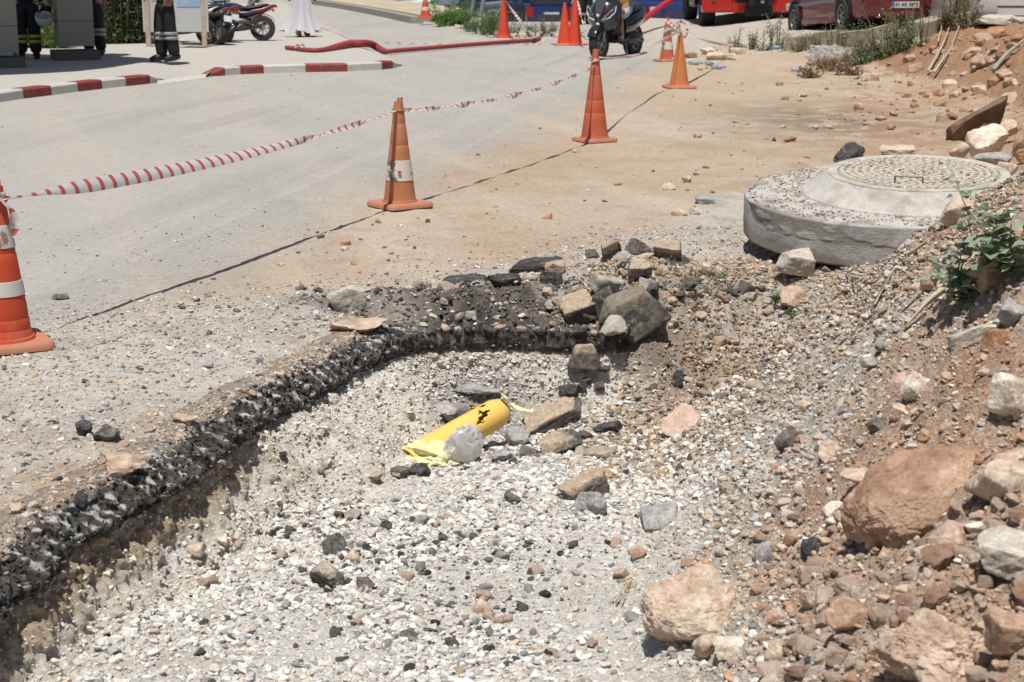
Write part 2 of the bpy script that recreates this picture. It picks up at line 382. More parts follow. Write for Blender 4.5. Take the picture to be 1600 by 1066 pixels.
asph = ss((V2-.26)/.07)*(1-ss((V2-.55)/.05)); base = ss((V2-.58)/.05)
edge = ss((V2-.1)/.15)*(1-ss((V2-.9)/.1))
O = O+edge*(bite*.055+bite2*.022*(1-wb[:, None]*.7))
X = ex[:, None]+nx[:, None]*O; Y = ey[:, None]+ny[:, None]*O
relz = 1-ss((V2-.26)/.2)
# ground behind (undisturbed side) along the edge
zb_, _q = H(X.ravel(), Y.ravel(), micro=False, full=True); zb_ = zb_.reshape(X.shape)
bx = ex+nx*-.24; by = ey+ny*-.24
zbk = H(bx, by, micro=False)[:, None]
fx = ex+nx*np.maximum(O[:, -1], .2); fy_ = ey+ny*np.maximum(O[:, -1], .2); zfl = H(fx, fy_, micro=False)[:, None]
Z = np.where(V2 < .5, zbk*(1-ss((V2-.3)/.22))+Zp, Zp)
lo = ss((V2-.78)/.2); Z = Z*(1-lo)+np.minimum(zfl-.045*ss((V2-.9)/.1), Z+.4)*lo
outz = ss((.10-V2)/.1); Z = Z*(1-outz)+(zb_-.02)*outz
endf = ss((uu-EL[22])/(EL[23]-EL[22]))[:, None]; Z = Z-endf*.06
p3 = np.stack([X.ravel(), Y.ravel(), Z.ravel()], 1)
d1 = fbm(p3*18, 3).reshape(X.shape); d2 = fbm(p3*55, 3).reshape(X.shape); d3 = fbm(p3*7+9, 4, ridge=True).reshape(X.shape); d4 = fbm(p3*34+3, 2).reshape(X.shape)
dn = asph*(1-.6*wb[:, None])*(.026*d1+.017*d2+.014*d4)+base*edge*((.026*d1+.036*d3)*(1-.7*wb[:, None])+.018*d2+.014*d4)
dz = (1-asph)*(1-base)*edge*(.018*d1+.012*d2)+asph*(1-.6*wb[:, None])*(.014*d4+.010*d2)+base*edge*(.018*d2)
X = X+nx[:, None]*dn; Y = Y+ny[:, None]*dn; Z = Z+dz
def mixc(a, b, t): return a*(1-t[..., None])+b*t[..., None]
cc = np.zeros(X.shape+(3,)); tan = mixc(np.zeros(X.shape+(3,))+C(200, 170, 138), C(184, 172, 158), ss(d3*1.2+.5+d1*.4)); tan = mixc(tan, C(168, 134, 104), ss(d1*1.4-.05)*.7)
wbk = wb[:, None]*np.ones_like(X); tan = mixc(tan, C(112, 105, 97)*np.ones(3), wbk*.85)
blk = mixc(np.zeros(X.shape+(3,))+C(74, 72, 70), C(124, 120, 115), ss(d2*1.7+.2)); blk = mixc(blk, C(168, 163, 156), ss(d4*1.8-.95)*.8)
dusty = ss(d1*1.3-.15)*ss((.42-V2)/.15); blk = mixc(blk, C(158, 148, 136), np.clip(dusty*.8+.22*ss(d3*1.5-.1), 0, 1)*.75)  # grey dust, together with painted highlights on the upper asphalt face
pal = mixc(np.zeros(X.shape+(3,))+C(244, 239, 228, 1.2), C(230, 222, 206, 1.2), ss(d3*1.3+.1)); pal = mixc(pal, C(196, 170, 136), ss((.82-V2)/.12)*wl[:, None]*ss(d3*1.2+.75)*.85); pal = mixc(pal, C(226, 219, 205), ss((V2-.9)/.1))  # brown upper wall, with shade under the asphalt overhang put into its colour
gy_ = np.exp(-((X-PIPE[0]-.02)**2+(Y-PIPE[1]-.05)**2)/.05); pal = mixc(pal, C(168, 164, 166)*np.ones(3), np.clip(gy_*1.3, 0, .9))
cc = mixc(mixc(tan, blk, asph), pal, base)
# pale scrape marks left by the digger's teeth
gr = np.random.default_rng(4)
for px, pyv, wid in ((52, 0, .012), (92, 0, .012), (125, 0, .01), (150, 0, .014), (185, 0, .012), (225, 0, .016), (280, 0, .014), (305, 0, .012), (375, 0, .014), (425, 0, .012), (440, 0, .01), (470, 0, .014), (512, 0, .014), (530, 0, .012), (590, 0, .012), (620, 0, .016), (38, 0, .016), (75, 0, .018), (108, 0, .014), (250, 0, .020), (262, 0, .010), (395, 0, .018), (410, 0, .012), (455, 0, .018), (485, 0, .02), (497, 0, .012), (560, 0, .02), (580, 0, .016), (600, 0, .016), (545, 0, .012), (640, 0, .024), (15, 0, .018), (335, 0, .012), (352, 0, .01), (205, 0, .010)):
    k = np.argmin(np.abs((ex/ey*F*(1/ (cp)) )*1.0+800-px)); uc = uu[k]
    sk = uc+(V2-.36)*.34+.004*d4
    st = np.exp(-((U2-sk)/(wid*.8))**4)*ss((V2-.17)/.05)*(1-ss((V2-.45)/.06))*ss(d2*1.3+d4*.8+.8)
    cc = mixc(cc, C(226, 224, 220, 1.25)*np.ones(3), np.clip(st*1.15, 0, .95))
st = np.exp(-((V2-.44-.05*np.sin(U2*9))/.05)**2)*ss((uu-EL[18])/.1)[:, None]*(1-ss((uu-EL[20])/.2))[:, None]*ss(d2+.5)
cc = mixc(cc, C(206, 202, 196)*np.ones(3), st*.7)
cc = np.clip(cc*(1+.12*d2[..., None]), .012, .85)
ii = np.arange(NU*NVv).reshape(NU, NVv)
eq = np.stack([ii[:-1, :-1], ii[1:, :-1], ii[1:, 1:], ii[:-1, 1:]], -1).reshape(-1, 4)
_st = .012; _x0, _y0 = X.min(), Y.min(); _G = np.full((int((X.max()-_x0)/_st)+2, int((Y.max()-_y0)/_st)+2), -9.)
np.maximum.at(_G, (((X-_x0)/_st).astype(int).ravel(), ((Y-_y0)/_st).astype(int).ravel()), Z.ravel())
for _ in range(2):
    h = _G < -5; nb = np.max([np.roll(_G, s_, ax_) for s_ in (1, -1) for ax_ in (0, 1)], 0); _G = np.where(h, nb, _G)
RAS = (_x0, _y0, _st, _G)
me = np_mesh('broken_edge', np.stack([X, Y, Z], -1).reshape(-1, 3), eq, cc.reshape(-1, 3))
M_EDGE = mat_attr('broken_asphalt_face', f1=60, f2=260, amt=.34, bump=1., bd=.008, rough=.95)
tag(link('broken_edge', me, M_EDGE, smooth=True), kind='structure')

# ------------------------------------------------------------------ gravel and rubble (nobody could count it)
def ico(sub):
    import bmesh
    b = bmesh.new(); bmesh.ops.create_icosphere(b, subdivisions=sub, radius=1)
    v = np.array([p.co[:] for p in b.verts]); f = np.array([[q.index for q in t.verts] for t in b.faces]); b.free(); return v, f
ICO = {k: ico(k) for k in (2, 3, 4, 5, 6)}
def rock_shape(seed, sub=3, planes=11, sharp=16, box=False, rough=.05, cut=(.62, 1.0)):
    r = np.random.default_rng(seed); V, Fc = ICO[sub]; D = V/np.linalg.norm(V, axis=1, keepdims=True)
    N = r.normal(size=(planes, 3)); N /= np.linalg.norm(N, axis=1, keepdims=True); d = r.uniform(*cut, planes)
    if box:
        B = np.concatenate([np.eye(3), -np.eye(3)])+r.normal(scale=.19, size=(6, 3)); B /= np.linalg.norm(B, axis=1, keepdims=True)
        db = r.uniform(.62, .8, 6); d = r.uniform(.78, 1.05, planes); N = np.concatenate([B, N]); d = np.concatenate([db, d])
    dots = np.maximum(D@N.T, 1e-4)/d
    rad = (dots**sharp).sum(1)**(-1/sharp)
    rad = np.minimum(rad, 1.35)
    o = r.uniform(0, 50, 3)
    rad = rad*(1+rough*fbm(D*2.2+o, 4)+rough*.5*fbm(D*6+o, 3)+rough*.24*fbm(D*17+o, 2)+(rough*.13*fbm(D*40+o, 2) if sub > 4 else 0))
    W = D*rad[:, None]
    return W/np.abs(W).max(0), Fc
pc = bpy.data.collections.new('gravel_kinds')
for k in range(10):
    V, Fc = rock_shape(900+k, sub=3, planes=9, sharp=38, rough=.07, cut=(.45, 1.))
    V = V*np.array([1, .62+.3*rng.random(), .45+.3*rng.random()])
    me = np_mesh('pebble', V, Fc); me.materials.append(None)
    pc.objects.link(bpy.data.objects.new('pebble_%02d' % k, me))
M_PEB = mat_attr('loose_stone', attr='col', kind='INSTANCER', f1=1.6, f2=6., amt=.2, bump=.35, bd=.15, rough=.9)
for o in pc.objects: o.data.materials[0] = M_PEB
def gravel(name, label, pos, size, col, flat=1.):
    n = len(pos); me = bpy.data.meshes.new(name); me.vertices.add(n); me.vertices.foreach_set('co', pos.astype(np.float32).ravel())
    rot = rng.uniform(-1, 1, (n, 3))*np.array([.5, .5, 3.14])
    for nm, tp, key, dat in (('rot', 'FLOAT_VECTOR', 'vector', rot), ('scl', 'FLOAT', 'value', size), ('idx', 'INT', 'value', rng.integers(0, 10, n)), ('col', 'FLOAT_COLOR', 'color', np.concatenate([col, np.ones((n, 1))], 1))):
        a = me.attributes.new(nm, tp, 'POINT'); a.data.foreach_set(key, np.ascontiguousarray(dat.ravel(), dtype=np.int32 if tp == 'INT' else np.float32))
    o = tag(link(name, me, M_PEB), label, 'gravel', kind='stuff')
    g = bpy.data.node_groups.new(name, 'GeometryNodeTree')
    g.interface.new_socket('Geometry', in_out='INPUT', socket_type='NodeSocketGeometry'); g.interface.new_socket('Geometry', in_out='OUTPUT', socket_type='NodeSocketGeometry')
    N = g.nodes; gi = N.new('NodeGroupInput'); go = N.new('NodeGroupOutput'); ip = N.new('GeometryNodeInstanceOnPoints'); ci = N.new('GeometryNodeCollectionInfo')
    ci.inputs['Collection'].default_value = pc; ci.inputs['Separate Children'].default_value = True; ci.inputs['Reset Children'].default_value = True
    ip.inputs['Pick Instance'].default_value = True
    def na(nm, t):
        a = N.new('GeometryNodeInputNamedAttribute'); a.data_type = t; a.inputs['Name'].default_value = nm; return a.outputs['Attribute']
    g.links.new(gi.outputs[0], ip.inputs['Points']); g.links.new(ci.outputs[0], ip.inputs['Instance'])
    g.links.new(na('idx', 'INT'), ip.inputs['Instance Index']); g.links.new(na('rot', 'FLOAT_VECTOR'), ip.inputs['Rotation']); g.links.new(na('scl', 'FLOAT'), ip.inputs['Scale'])
    g.links.new(ip.outputs[0], go.inputs[0])
    md = o.modifiers.new('scatter', 'NODES'); md.node_group = g
    return o
def pick(pal, wts, n, k_=1.22):
    k = rng.choice(len(pal), n, p=np.array(wts)/sum(wts)); c = np.array([C(*p, k_) for p in pal])[k]
    return np.clip(c*rng.normal(1, .11, (n, 1)), .015, .85)
def place(x, y, size, sink=.25):
    z, q = H(x, y, full=True); return np.stack([x, y, z+size*(.38-sink)], 1), q
PALE = [(240, 237, 229), (228, 224, 214), (204, 202, 197), (222, 210, 194), (158, 155, 152), (82, 81, 80), (214, 190, 168)]
def clump(x, y, sc, z): return fbm(xyz(x, y, sc, z), 3)
# trench
n = 110000; x = rng.uniform(-1.75, 1.25, n); y = rng.uniform(3.3, 7.75, n)
s, u = sdpoly(x, y, EP); rp = ss((x-np.interp(y, YT, XF))/np.interp(y, YT, WW))
k = (s > .06) & (rng.random(n) > rp*2.4) & (u < U_END+.3); x, y = x[k], y[k]
cl = clump(x, y, 1.7, 3.); big = rng.random(len(x)) < .13*ss(cl*2.2+.45)
size = np.where(big, rng.uniform(.012, .024, len(x)), np.exp(rng.normal(math.log(.0054), .45, len(x)))).clip(.003, .026)
keep = rng.random(len(x)) < .38+.62*ss(cl*2.0+.55); keep &= rng.random(len(x)) > .72*ss((x+.05)/.35)*ss((6.2-y)/.8)*ss(cl*1.5+.8); x, y, size = x[keep], y[keep], size[keep]
pos, q = place(x, y, size); col = pick(PALE, [28, 30, 16, 8, 7, 2, 3], len(x), 1.18)
dkk = (rng.random(len(x)) < .24*ss(clump(x, y, 1.3, 8.)*2.2-.05)); col[dkk] = pick([(96, 94, 92), (124, 121, 118), (70, 69, 68)], [3, 3, 1], dkk.sum())
gravel('trench_gravel', 'pale crushed gravel covering the floor of the open trench', pos, size, col)
# slope of the back wall and the crumbling base course
# rubble bank
n = 70000; x = rng.uniform(.0, 3.2, n); y = rng.uniform(3.0, 9.3, n)
s, u = sdpoly(x, y, EP); rp = ss((x-np.interp(y, YT, XF))/np.interp(y, YT, WW))
k = (rng.random(n) < ss(rp*5+.02)) & ((s > .1) | (rp > .15)); x, y, rp = x[k], y[k], rp[k]
cl = clump(x, y, 2.2, 5.)
size = np.exp(rng.normal(math.log(.0072), .52, len(x))).clip(.003, .034)*(1+.35*cl)
pos, q = place(x, y, size, .2); col = pick([(220, 206, 190), (210, 192, 172), (212, 180, 152), (200, 158, 128), (192, 174, 158), (120, 116, 112), (230, 224, 210)], [22, 20, 20, 12, 10, 3, 10], len(x))
rd = rng.random(len(x)) < ss(rp*1.5-.25+cl*.9-.9*ss((y-4.9)/1.2)*(rp < .8))*.6; col[rd] = pick([(198, 164, 136), (182, 142, 112), (208, 180, 154)], [3, 3, 2], rd.sum())
gy2 = (y > 5.1+.5*cl) & (rng.random(len(x)) < .72); col[gy2] = pick([(216, 209, 198), (202, 194, 184), (188, 181, 172), (208, 191, 172)], [5, 4, 3, 3], gy2.sum())
gravel('bank_rubble', 'broken stones and soil crumbs covering the rubble bank', pos, size, col)
# crumbs on the broken road surface
n = 84000; x = rng.uniform(-3.6, 1.9, n); y = rng.uniform(4.2, 10.5, n)
s, u = sdpoly(x, y, EP); g_, _ = sdpoly(x, y, GRIT)
k = (s < -.10) & (rng.random(n) < ss((g_+.30)/.55)*.9+.05); x, y = x[k], y[k]
size = np.exp(rng.normal(math.log(.0050), .55, len(x))).clip(.002, .022)
pos, q = place(x, y, size); col = pick([(214, 206, 194), (198, 190, 180), (172, 166, 160), (112, 110, 108), (210, 184, 156), (232, 226, 214)], [24, 22, 14, 9, 10, 12], len(x))
bs = (q['win'] > .3) & (q['s'] > -.8); dk = bs & (rng.random(len(x)) < .6); col[dk] = pick([(74, 72, 70), (110, 104, 98), (140, 128, 114)], [3, 3, 2], dk.sum())
size[bs] *= 1.5
gravel('road_crumbs', 'grey crumbs of broken road surface strewn beside the trench', pos, size, col)
# talus at the head of the trench, between the plates and the manhole
n = 60000; x = rng.uniform(.2, 2.6, n); y = rng.uniform(6.2, 9.6, n); s, u = sdpoly(x, y, EP)
k = (u > EL[20]) & (s > -.45) & (s < 1.9) & (rng.random(n) < .25+.75*ss(clump(x, y, 2., 12.)*1.4+.6)); x, y = x[k], y[k]
size = np.exp(rng.normal(math.log(.0078), .5, len(x))).clip(.003, .03)
pos, q = place(x, y, size, .2); col = pick([(206, 192, 170), (190, 168, 142), (180, 150, 122), (158, 142, 126), (118, 112, 106), (222, 212, 194)], [16, 16, 14, 10, 6, 10], len(x))
dk = rng.random(len(x)) < .7*np.exp(-((x-1.1)**2/.35+(y-7.75)**2/.5)); col[dk] = pick([(176, 144, 114), (158, 126, 98), (196, 168, 138)], [3, 2, 2], dk.sum())
gravel('talus_gravel', 'tan and grey gravel sliding down the head of the trench', pos, size, col)
# wall pebbles
k = rng.choice(NU*NVv, 60000); cand = np.stack([X.ravel(), Y.ravel(), Z.ravel()], 1)[k]; vk = V2.ravel()[k]; m = (vk > .60) & ((vk > .80) | (rng.random(len(k)) > .8*wl[k//NVv])); cand = cand[m]
size = np.exp(rng.normal(math.log(.0052), .5, len(cand))).clip(.002, .022)
gravel('base_course_stones', 'cream stones standing out of the crumbling base layer', cand, size, pick([(240, 235, 224), (230, 223, 208), (218, 209, 192), (222, 216, 206)], [3, 3, 2, 1], len(cand), 1.2))
k = rng.choice(NU*NVv, 16000); cand = np.stack([X.ravel(), Y.ravel(), Z.ravel()], 1)[k]; vk = V2.ravel()[k]; m = (vk > .26) & (vk < .55); cand = cand[m]
size = np.exp(rng.normal(math.log(.006), .4, len(cand))).clip(.003, .018)
gravel('asphalt_aggregate', 'black tar coated stones of the torn asphalt layer', cand, size, pick([(56, 55, 54), (78, 76, 74), (110, 107, 104), (168, 163, 156)], [4, 4, 3, 1], len(cand)))
k = rng.choice(NU*NVv, 26000); cand = np.stack([X.ravel(), Y.ravel(), Z.ravel()], 1)[k]; vk = V2.ravel()[k]; m = (vk > .06) & (vk < .30) & (fbm(cand*5+2, 3)+rng.uniform(-.5, .5, len(k)) > -.05); cand = cand[m]; wk = (wb[(k//NVv)])[m]
size = np.exp(rng.normal(math.log(.006), .5, len(cand))).clip(.003, .022); col = pick([(204, 184, 162), (190, 166, 142), (206, 198, 186), (174, 165, 156), (104, 102, 100), (178, 152, 128)], [5, 3, 5, 3, 1.4, 2], len(cand)); dk = rng.random(len(cand)) < wk*.6; col[dk] = pick([(74, 72, 70), (104, 100, 95), (140, 128, 114)], [3, 3, 2], dk.sum())
gravel('edge_crumbs', 'tan and grey crumbs along the broken lip of the road', cand, size, col)
# dirt verge and far bank, sparse
n = 20000; yy = 9+np.exp(rng.uniform(0, math.log(22), n))-1; x = rng.uniform(-1.5, 9, n); y = yy
rd_, _ = sdpoly(x, y, RP); rp = ss((x-np.interp(y, YT, XF))/np.interp(y, YT, WW))
k = (rd_ > .2) & (rng.random(n) < .05+.95*ss(rp*3+.35*clump(x, y, 1.2, 1.)+ss((x-1.2-.17*(y-8))/1.)*.5)) & (x < .45*y); x, y = x[k], y[k]
size = np.exp(rng.normal(math.log(.010), .6, len(x))).clip(.004, .06)
pos, q = place(x, y, size); col = pick([(206, 182, 150), (190, 156, 122), (222, 208, 188), (190, 146, 112), (150, 134, 118), (98, 92, 88)], [20, 16, 10, 12, 6, 3], len(x))
gravel('verge_stones', 'small stones scattered over the dirt verge and red bank', pos, size, col)
n = 900; x = rng.uniform(-6, 4, n); y = 7+rng.random(n)**1.6*22; rd_, _ = sdpoly(x, y, RP); k = (rd_ < .6); x, y = x[k], y[k]
size = np.exp(rng.normal(math.log(.006), .4, len(x))).clip(.003, .02); pos, q = place(x, y, size)
gravel('loose_chippings', 'dark chippings lying singly on the dusty road', pos, size, pick([(96, 92, 88), (140, 132, 124), (196, 180, 160)], [4, 3, 2], len(x)))
# ------------------------------------------------------------------ stones, chunks and blocks, one by one
M_STONE = mat_attr('stone_surface', f1=16, f2=90, amt=.22, bump=.7, bd=.008, rough=.95)
M_STONE2 = mat_attr('asphalt_chunk', speck=(75, (176, 168, 156), .5, (60, 58, 56)), f1=38, f2=130, amt=.32, bump=.8, bd=.008, rough=.92)
PALS = {'lime': [(216, 193, 168), (196, 168, 142), (228, 214, 196), (168, 130, 104)], 'red': [(196, 162, 134), (172, 134, 106), (212, 186, 160), (152, 112, 86)],
        'rust': [(190, 142, 106), (168, 114, 80), (206, 168, 134), (140, 94, 66)], 'white': [(234, 222, 202), (212, 190, 162), (242, 236, 224), (196, 156, 124)],
        'pink': [(216, 186, 164), (200, 166, 142), (228, 208, 190), (180, 146, 124)], 'grey': [(176, 172, 168), (152, 148, 144), (196, 190, 182), (122, 118, 114)],
        'conc': [(206, 196, 178), (186, 176, 160), (220, 212, 198), (160, 146, 128)], 'soil': [(204, 178, 154), (188, 158, 132), (216, 200, 180), (166, 132, 106)],
        'brown': [(184, 148, 120), (158, 120, 94), (200, 170, 144), (136, 100, 76)], 'sheet': [(128, 104, 80), (106, 86, 66), (146, 122, 96), (88, 72, 58)], 'blk': [(82, 81, 80), (58, 57, 57), (116, 114, 111), (156, 150, 142)], 'asph': [(124, 117, 108), (88, 84, 79), (156, 146, 132), (178, 168, 154)]}
def stone_mesh(seed, dims, kind, sub, box, rough, sharp, top=None):
    V, Fc = rock_shape(seed, sub, (24 if sub == 6 else 12) if not box else 8, sharp if not box else 24, box, rough)
    W = V*np.array(dims); r = np.random.default_rng(seed+1); o = r.uniform(0, 40, 3); s = 2.4/max(dims)
    a = fbm(W*s+o, 4); b = fbm(W*s*2.6+o+9, 3); c = fbm(W*s*7+o, 3); p = [C(*q, 1.10) for q in PALS[kind]]; p = [v*.86+v.mean()*.14 for v in p]
    mx = lambda A, B, t: A*(1-t[:, None])+B*t[:, None]
    col = mx(p[0]*np.ones((len(W), 1)), p[1], ss(a*1.5+.45)); col = mx(col, p[2], ss(b*1.7-.15)*.8); col = mx(col, p[3], ss(c*1.8-.3+a*.4)*.8)
    if top is not None:      # crust of the old dusty road surface on one side of the piece
        t = ss((V[:, 2]-.36+.16*b)/.22); col = mx(col, mx(C(*top, 1.1)*np.ones((len(W), 1)), C(*top, 1.1)*.8, ss(c*1.4+.3)), t*.95)
    return W, Fc, np.clip(col, .012, .85)
def stone(px, py, wpx, hpx, kind, label, cat='stone', group=None, name=None, seed=None, yaw=None, tilt=(0, 0), deep=.85, sink=.18, box=False, rough=.09, sharp=18, sub=4, top=None, lift=0., flat=1., dy=0.):
    seed = int(px*7+py*3) if seed is None else seed
    g = hit(px, py-(.08*hpx)); d = math.hypot(g[0], g[1]); k = d/F
    hx = wpx*k/2; el = math.atan2(CAMZ-g[2], d); hz = max(hpx*k*.5*(1-.35*math.sin(el))*flat, .01)/ (1-sink*.45); hy = hx*deep
    W, Fc, col = stone_mesh(seed, (hx, hy, hz), kind, sub, box, rough, sharp, top)
    nm = name or {'asph': 'asphalt_chunk', 'blk': 'asphalt_lump', 'conc': 'concrete_block', 'soil': 'soil_clod'}.get(kind, 'rock')
    me = np_mesh(nm, W, Fc, col)
    o = link(nm, me, M_STONE2 if kind in ('asph', 'blk') else M_STONE, angle=38)
    yw = (rng.uniform(-.5, .5) if yaw is None else yaw); o.rotation_euler = Euler((tilt[0], tilt[1], yw), 'XYZ')
    o.location = (g[0], g[1]+hy*.55+dy, Hs(g[0], g[1]+hy*.3+dy)+hz*(1-2*(sink+.05))*.78+lift)
    return tag(o, label, cat, group)
R_ = math.radians
# the big stones at the foot and on the face of the rubble bank
stone(1078, 1020, 186, 182, 'lime', 'biggest rounded beige boulder, resting at the foot of the rubble bank', 'boulder', name='boulder', sub=6, seed=41, yaw=.3, deep=.9, sink=.10, rough=.11, sharp=11)
stone(1448, 818, 268, 140, 'brown', 'long brown boulder lying slantwise on the bank, its front overhanging', 'boulder', name='boulder', sub=6, seed=63, yaw=.35, tilt=(.34, -.60), sink=.08, rough=.12, sharp=9, deep=.75)
stone(1572, 782, 120, 92, 'lime', 'tan boulder tucked behind the lower end of the long brown boulder', 'boulder', name='boulder', sub=5, seed=75, sink=.12)
stone(1584, 912, 110, 92, 'conc', 'thick grey-topped slab of hardened soil overhanging the bank', 'rock', sub=5, seed=77, sink=.08, box=True, rough=.1)
stone(1588, 662, 82, 98, 'white', 'whitest big boulder, stained cream, high on the bank', 'boulder', name='boulder', sub=5, seed=81, sink=.12)
stone(1560, 566, 46, 54, 'rust', 'rusty brown squarish block below the grey concrete lump', 'rock', seed=83, box=True, sink=.1, yaw=.2)
stone(1582, 522, 64, 58, 'grey', 'rough grey concrete lump with a flat pale top, above the rusty block', 'concrete lump', name='concrete_lump', seed=85, sink=.05, rough=.14)
stone(1518, 556, 92, 64, 'conc', 'flat pale slab half buried beside the rusty block', 'slab', name='stone_slab', seed=87, box=True, flat=.5, tilt=(-.25, -.3), sink=.2)
stone(1430, 646, 62, 66, 'white', 'knobbly cream stone with rounded lobes on the bank', 'rock', seed=91, rough=.22, sink=.12)
stone(1408, 640, 44, 50, 'pink', 'pinkish stone leaning against the knobbly cream stone', 'rock', seed=93, sink=.12)
stone(1405, 672, 42, 34, 'lime', 'tan stone with a broken hollow face below the knobbly stone', 'rock', seed=95, sink=.12)
stone(1565, 462, 120, 84, 'red', 'long reddish slab leaning beside the leafy weed', 'slab', name='stone_slab', seed=97, box=True, tilt=(.0, -.65), yaw=.2, deep=.5, sink=.12, sub=5)
stone(1456, 468, 36, 48, 'red', 'upright reddish stone under the lower weed leaves', 'rock', seed=99, sink=.12)
stone(1500, 365, 60, 56, 'lime', 'tan stone leaning on the manhole slab below the weed', 'rock', seed=101, sink=.12)
stone(1478, 385, 34, 36, 'red', 'small brown stone wedged against the manhole slab', 'rock', seed=103, sink=.12)
stone(1069, 686, 74, 78, 'pink', 'flat pink-beige slab lying on the slope at the trench head', 'slab', name='stone_slab', seed=105, box=True, tilt=(.55, -.5), flat=.42, sink=.12, yaw=.5)
stone(1030, 832, 66, 46, 'grey', 'grey block half buried in gravel with a black underside', 'rock', seed=107, sink=.22, box=True)
stone(1236, 712, 60, 42, 'asph', 'grey asphalt lump on the slope under the soil clods', 'asphalt lump', seed=109, sink=.14, rough=.16)
stone(1265, 872, 50, 56, 'blk', 'black clump stuck with grit, a round pebble on its top', 'asphalt lump', seed=111, sink=.1, rough=.2)
stone(1256, 822, 20, 18, 'grey', 'round grey pebble perched on the black clump', 'pebble', name='pebble', seed=113, sink=.0, lift=.05, dy=.03)
stone(1105, 1032, 70, 60, 'lime', 'rough tan stone under the right flank of the biggest boulder', 'rock', seed=115, sink=.14)
stone(1142, 1032, 60, 46, 'white', 'pale cream angular stone in front of the biggest boulder', 'rock', seed=117, sink=.14, box=True)
stone(1213, 1042, 38, 42, 'lime', 'tan wedge stone beyond the pale cream angular stone', 'rock', seed=119, sink=.15)
stone(1333, 1012, 84, 62, 'red', 'tan pointed rock with a dark front in the lower bank', 'rock', seed=121, sink=.12, box=True, tilt=(0, .25))
stone(1470, 1082, 230, 150, 'soil', 'largest crumbly soil clod at the bottom of the bank', 'soil clod', seed=123, sub=6, sink=.14, rough=.22)
stone(1588, 1050, 96, 96, 'red', 'smooth reddish flat rock beside the largest soil clod', 'rock', seed=125, sub=5, sink=.15, box=True, tilt=(.3, 0))
stone(1487, 880, 74, 62, 'soil', 'tan clod with fissured top halfway up the bank', 'soil clod', seed=127, sink=.15, rough=.16)
stone(1370, 852, 36, 34, 'lime', 'little yellow-tan stone below the long brown boulder', 'rock', seed=129, sink=.15)
stone(1308, 800, 40, 36, 'white', 'cream stone near the foot of the long brown boulder', 'rock', seed=131, sink=.15)
stone(1300, 722, 46, 40, 'lime', 'orange-cream stone beside the grey asphalt lump', 'rock', seed=133, sink=.15)
stone(1345, 770, 60, 34, 'lime', 'low tan stone sunk in the soil before the long brown boulder', 'rock', seed=135, sink=.2)
stone(1370, 690, 34, 26, 'asph', 'dark grey asphalt crumb beside the tan hollow stone', 'asphalt lump', seed=137, sink=.15)
stone(1550, 990, 60, 40, 'soil', 'dark-shadowed clod between the slab and the flat reddish rock', 'soil clod', seed=139, sink=.12, rough=.18)
stone(1265, 950, 44, 40, 'soil', 'brown clod in the middle of the lower bank', 'soil clod', seed=141, sink=.16, rough=.2)
stone(1225, 975, 40, 30, 'soil', 'flat brown clod beside the biggest boulder', 'soil clod', seed=143, sink=.16, rough=.2)
stone(1190, 880, 40, 48, 'grey', 'white-scraped grey stone above the biggest boulder', 'rock', seed=145, sink=.15)
stone(998, 882, 32, 30, 'red', 'reddish fist-sized stone on the gravel slope by the biggest boulder', 'rock', seed=147, sink=.15)
stone(972, 912, 32, 26, 'soil', 'brown lump in the gravel beside the yellow straw', 'soil clod', seed=149, sink=.15)
stone(755, 965, 42, 40, 'pink', 'salmon stone half sunk in the trench gravel', 'rock', seed=151, sink=.25)
stone(1528, 838, 44, 30, 'white', 'pale rounded stone on the shoulder above the soil slab', 'rock', seed=153, sink=.15)
stone(1260, 640, 40, 22, 'lime', 'low tan stone on the upper slope below the dry reeds', 'rock', seed=155, sink=.18)
stone(1320, 650, 22, 22, 'grey', 'bluish grey cobble on the slope', 'rock', seed=157, sink=.15)
stone(1590, 700, 60, 30, 'soil', 'dark brown clod in the gap under the whitest boulder', 'soil clod', seed=159, sink=.1)
# broken road plates at the head of the trench
TOP = (194, 174, 150)
A = 'asphalt chunk'
stone(912, 612, 64, 56, 'asph', 'thick block of old road perched at the rim above the plank-shaped plate', A, seed=201, box=True, top=TOP, sink=.0, yaw=.1, sub=5, lift=.02)
stone(866, 676, 122, 60, 'asph', 'plank-shaped plate of old road leaning over the pipe end', A, seed=203, box=True, top=TOP, sink=.02, yaw=.35, tilt=(.28, -.38), flat=.62, deep=.42, sub=5, lift=.03)
stone(874, 712, 78, 64, 'asph', 'plate of old road below the plank-shaped plate', A, seed=205, box=True, top=TOP, sink=.05, yaw=.3, tilt=(.35, -.4), flat=.8, deep=.6, sub=5)
stone(918, 790, 92, 62, 'asph', 'long chunk with tan crust and black pitted side in the gravel', A, seed=207, box=True, top=TOP, sink=.05, yaw=.35, tilt=(.2, -.42), flat=.9, deep=.5, sub=5)
stone(926, 812, 70, 48, 'grey', 'grey crumbly chunk propped under the long black pitted chunk', A, name='asphalt_chunk', seed=209, sink=.1, tilt=(.1, -.3), rough=.16, sub=5)
stone(936, 716, 56, 26, 'asph', 'small flat crust piece beside the pile of plates', A, seed=211, box=True, top=TOP, sink=.1, flat=.8)
stone(808, 702, 48, 46, 'grey', 'grey concrete lump between the pipe and the plates', 'concrete lump', name='concrete_lump', seed=213, sink=.12, rough=.14)
stone(783, 722, 46, 30, 'grey', 'low grey lump right below the pipe', 'concrete lump', name='concrete_lump', seed=215, sink=.15, rough=.16)
stone(826, 716, 50, 24, 'asph', 'thin dark curved plate in front of the pile of plates', A, seed=217, box=True, sink=.1, flat=.6, tilt=(.2, .3))
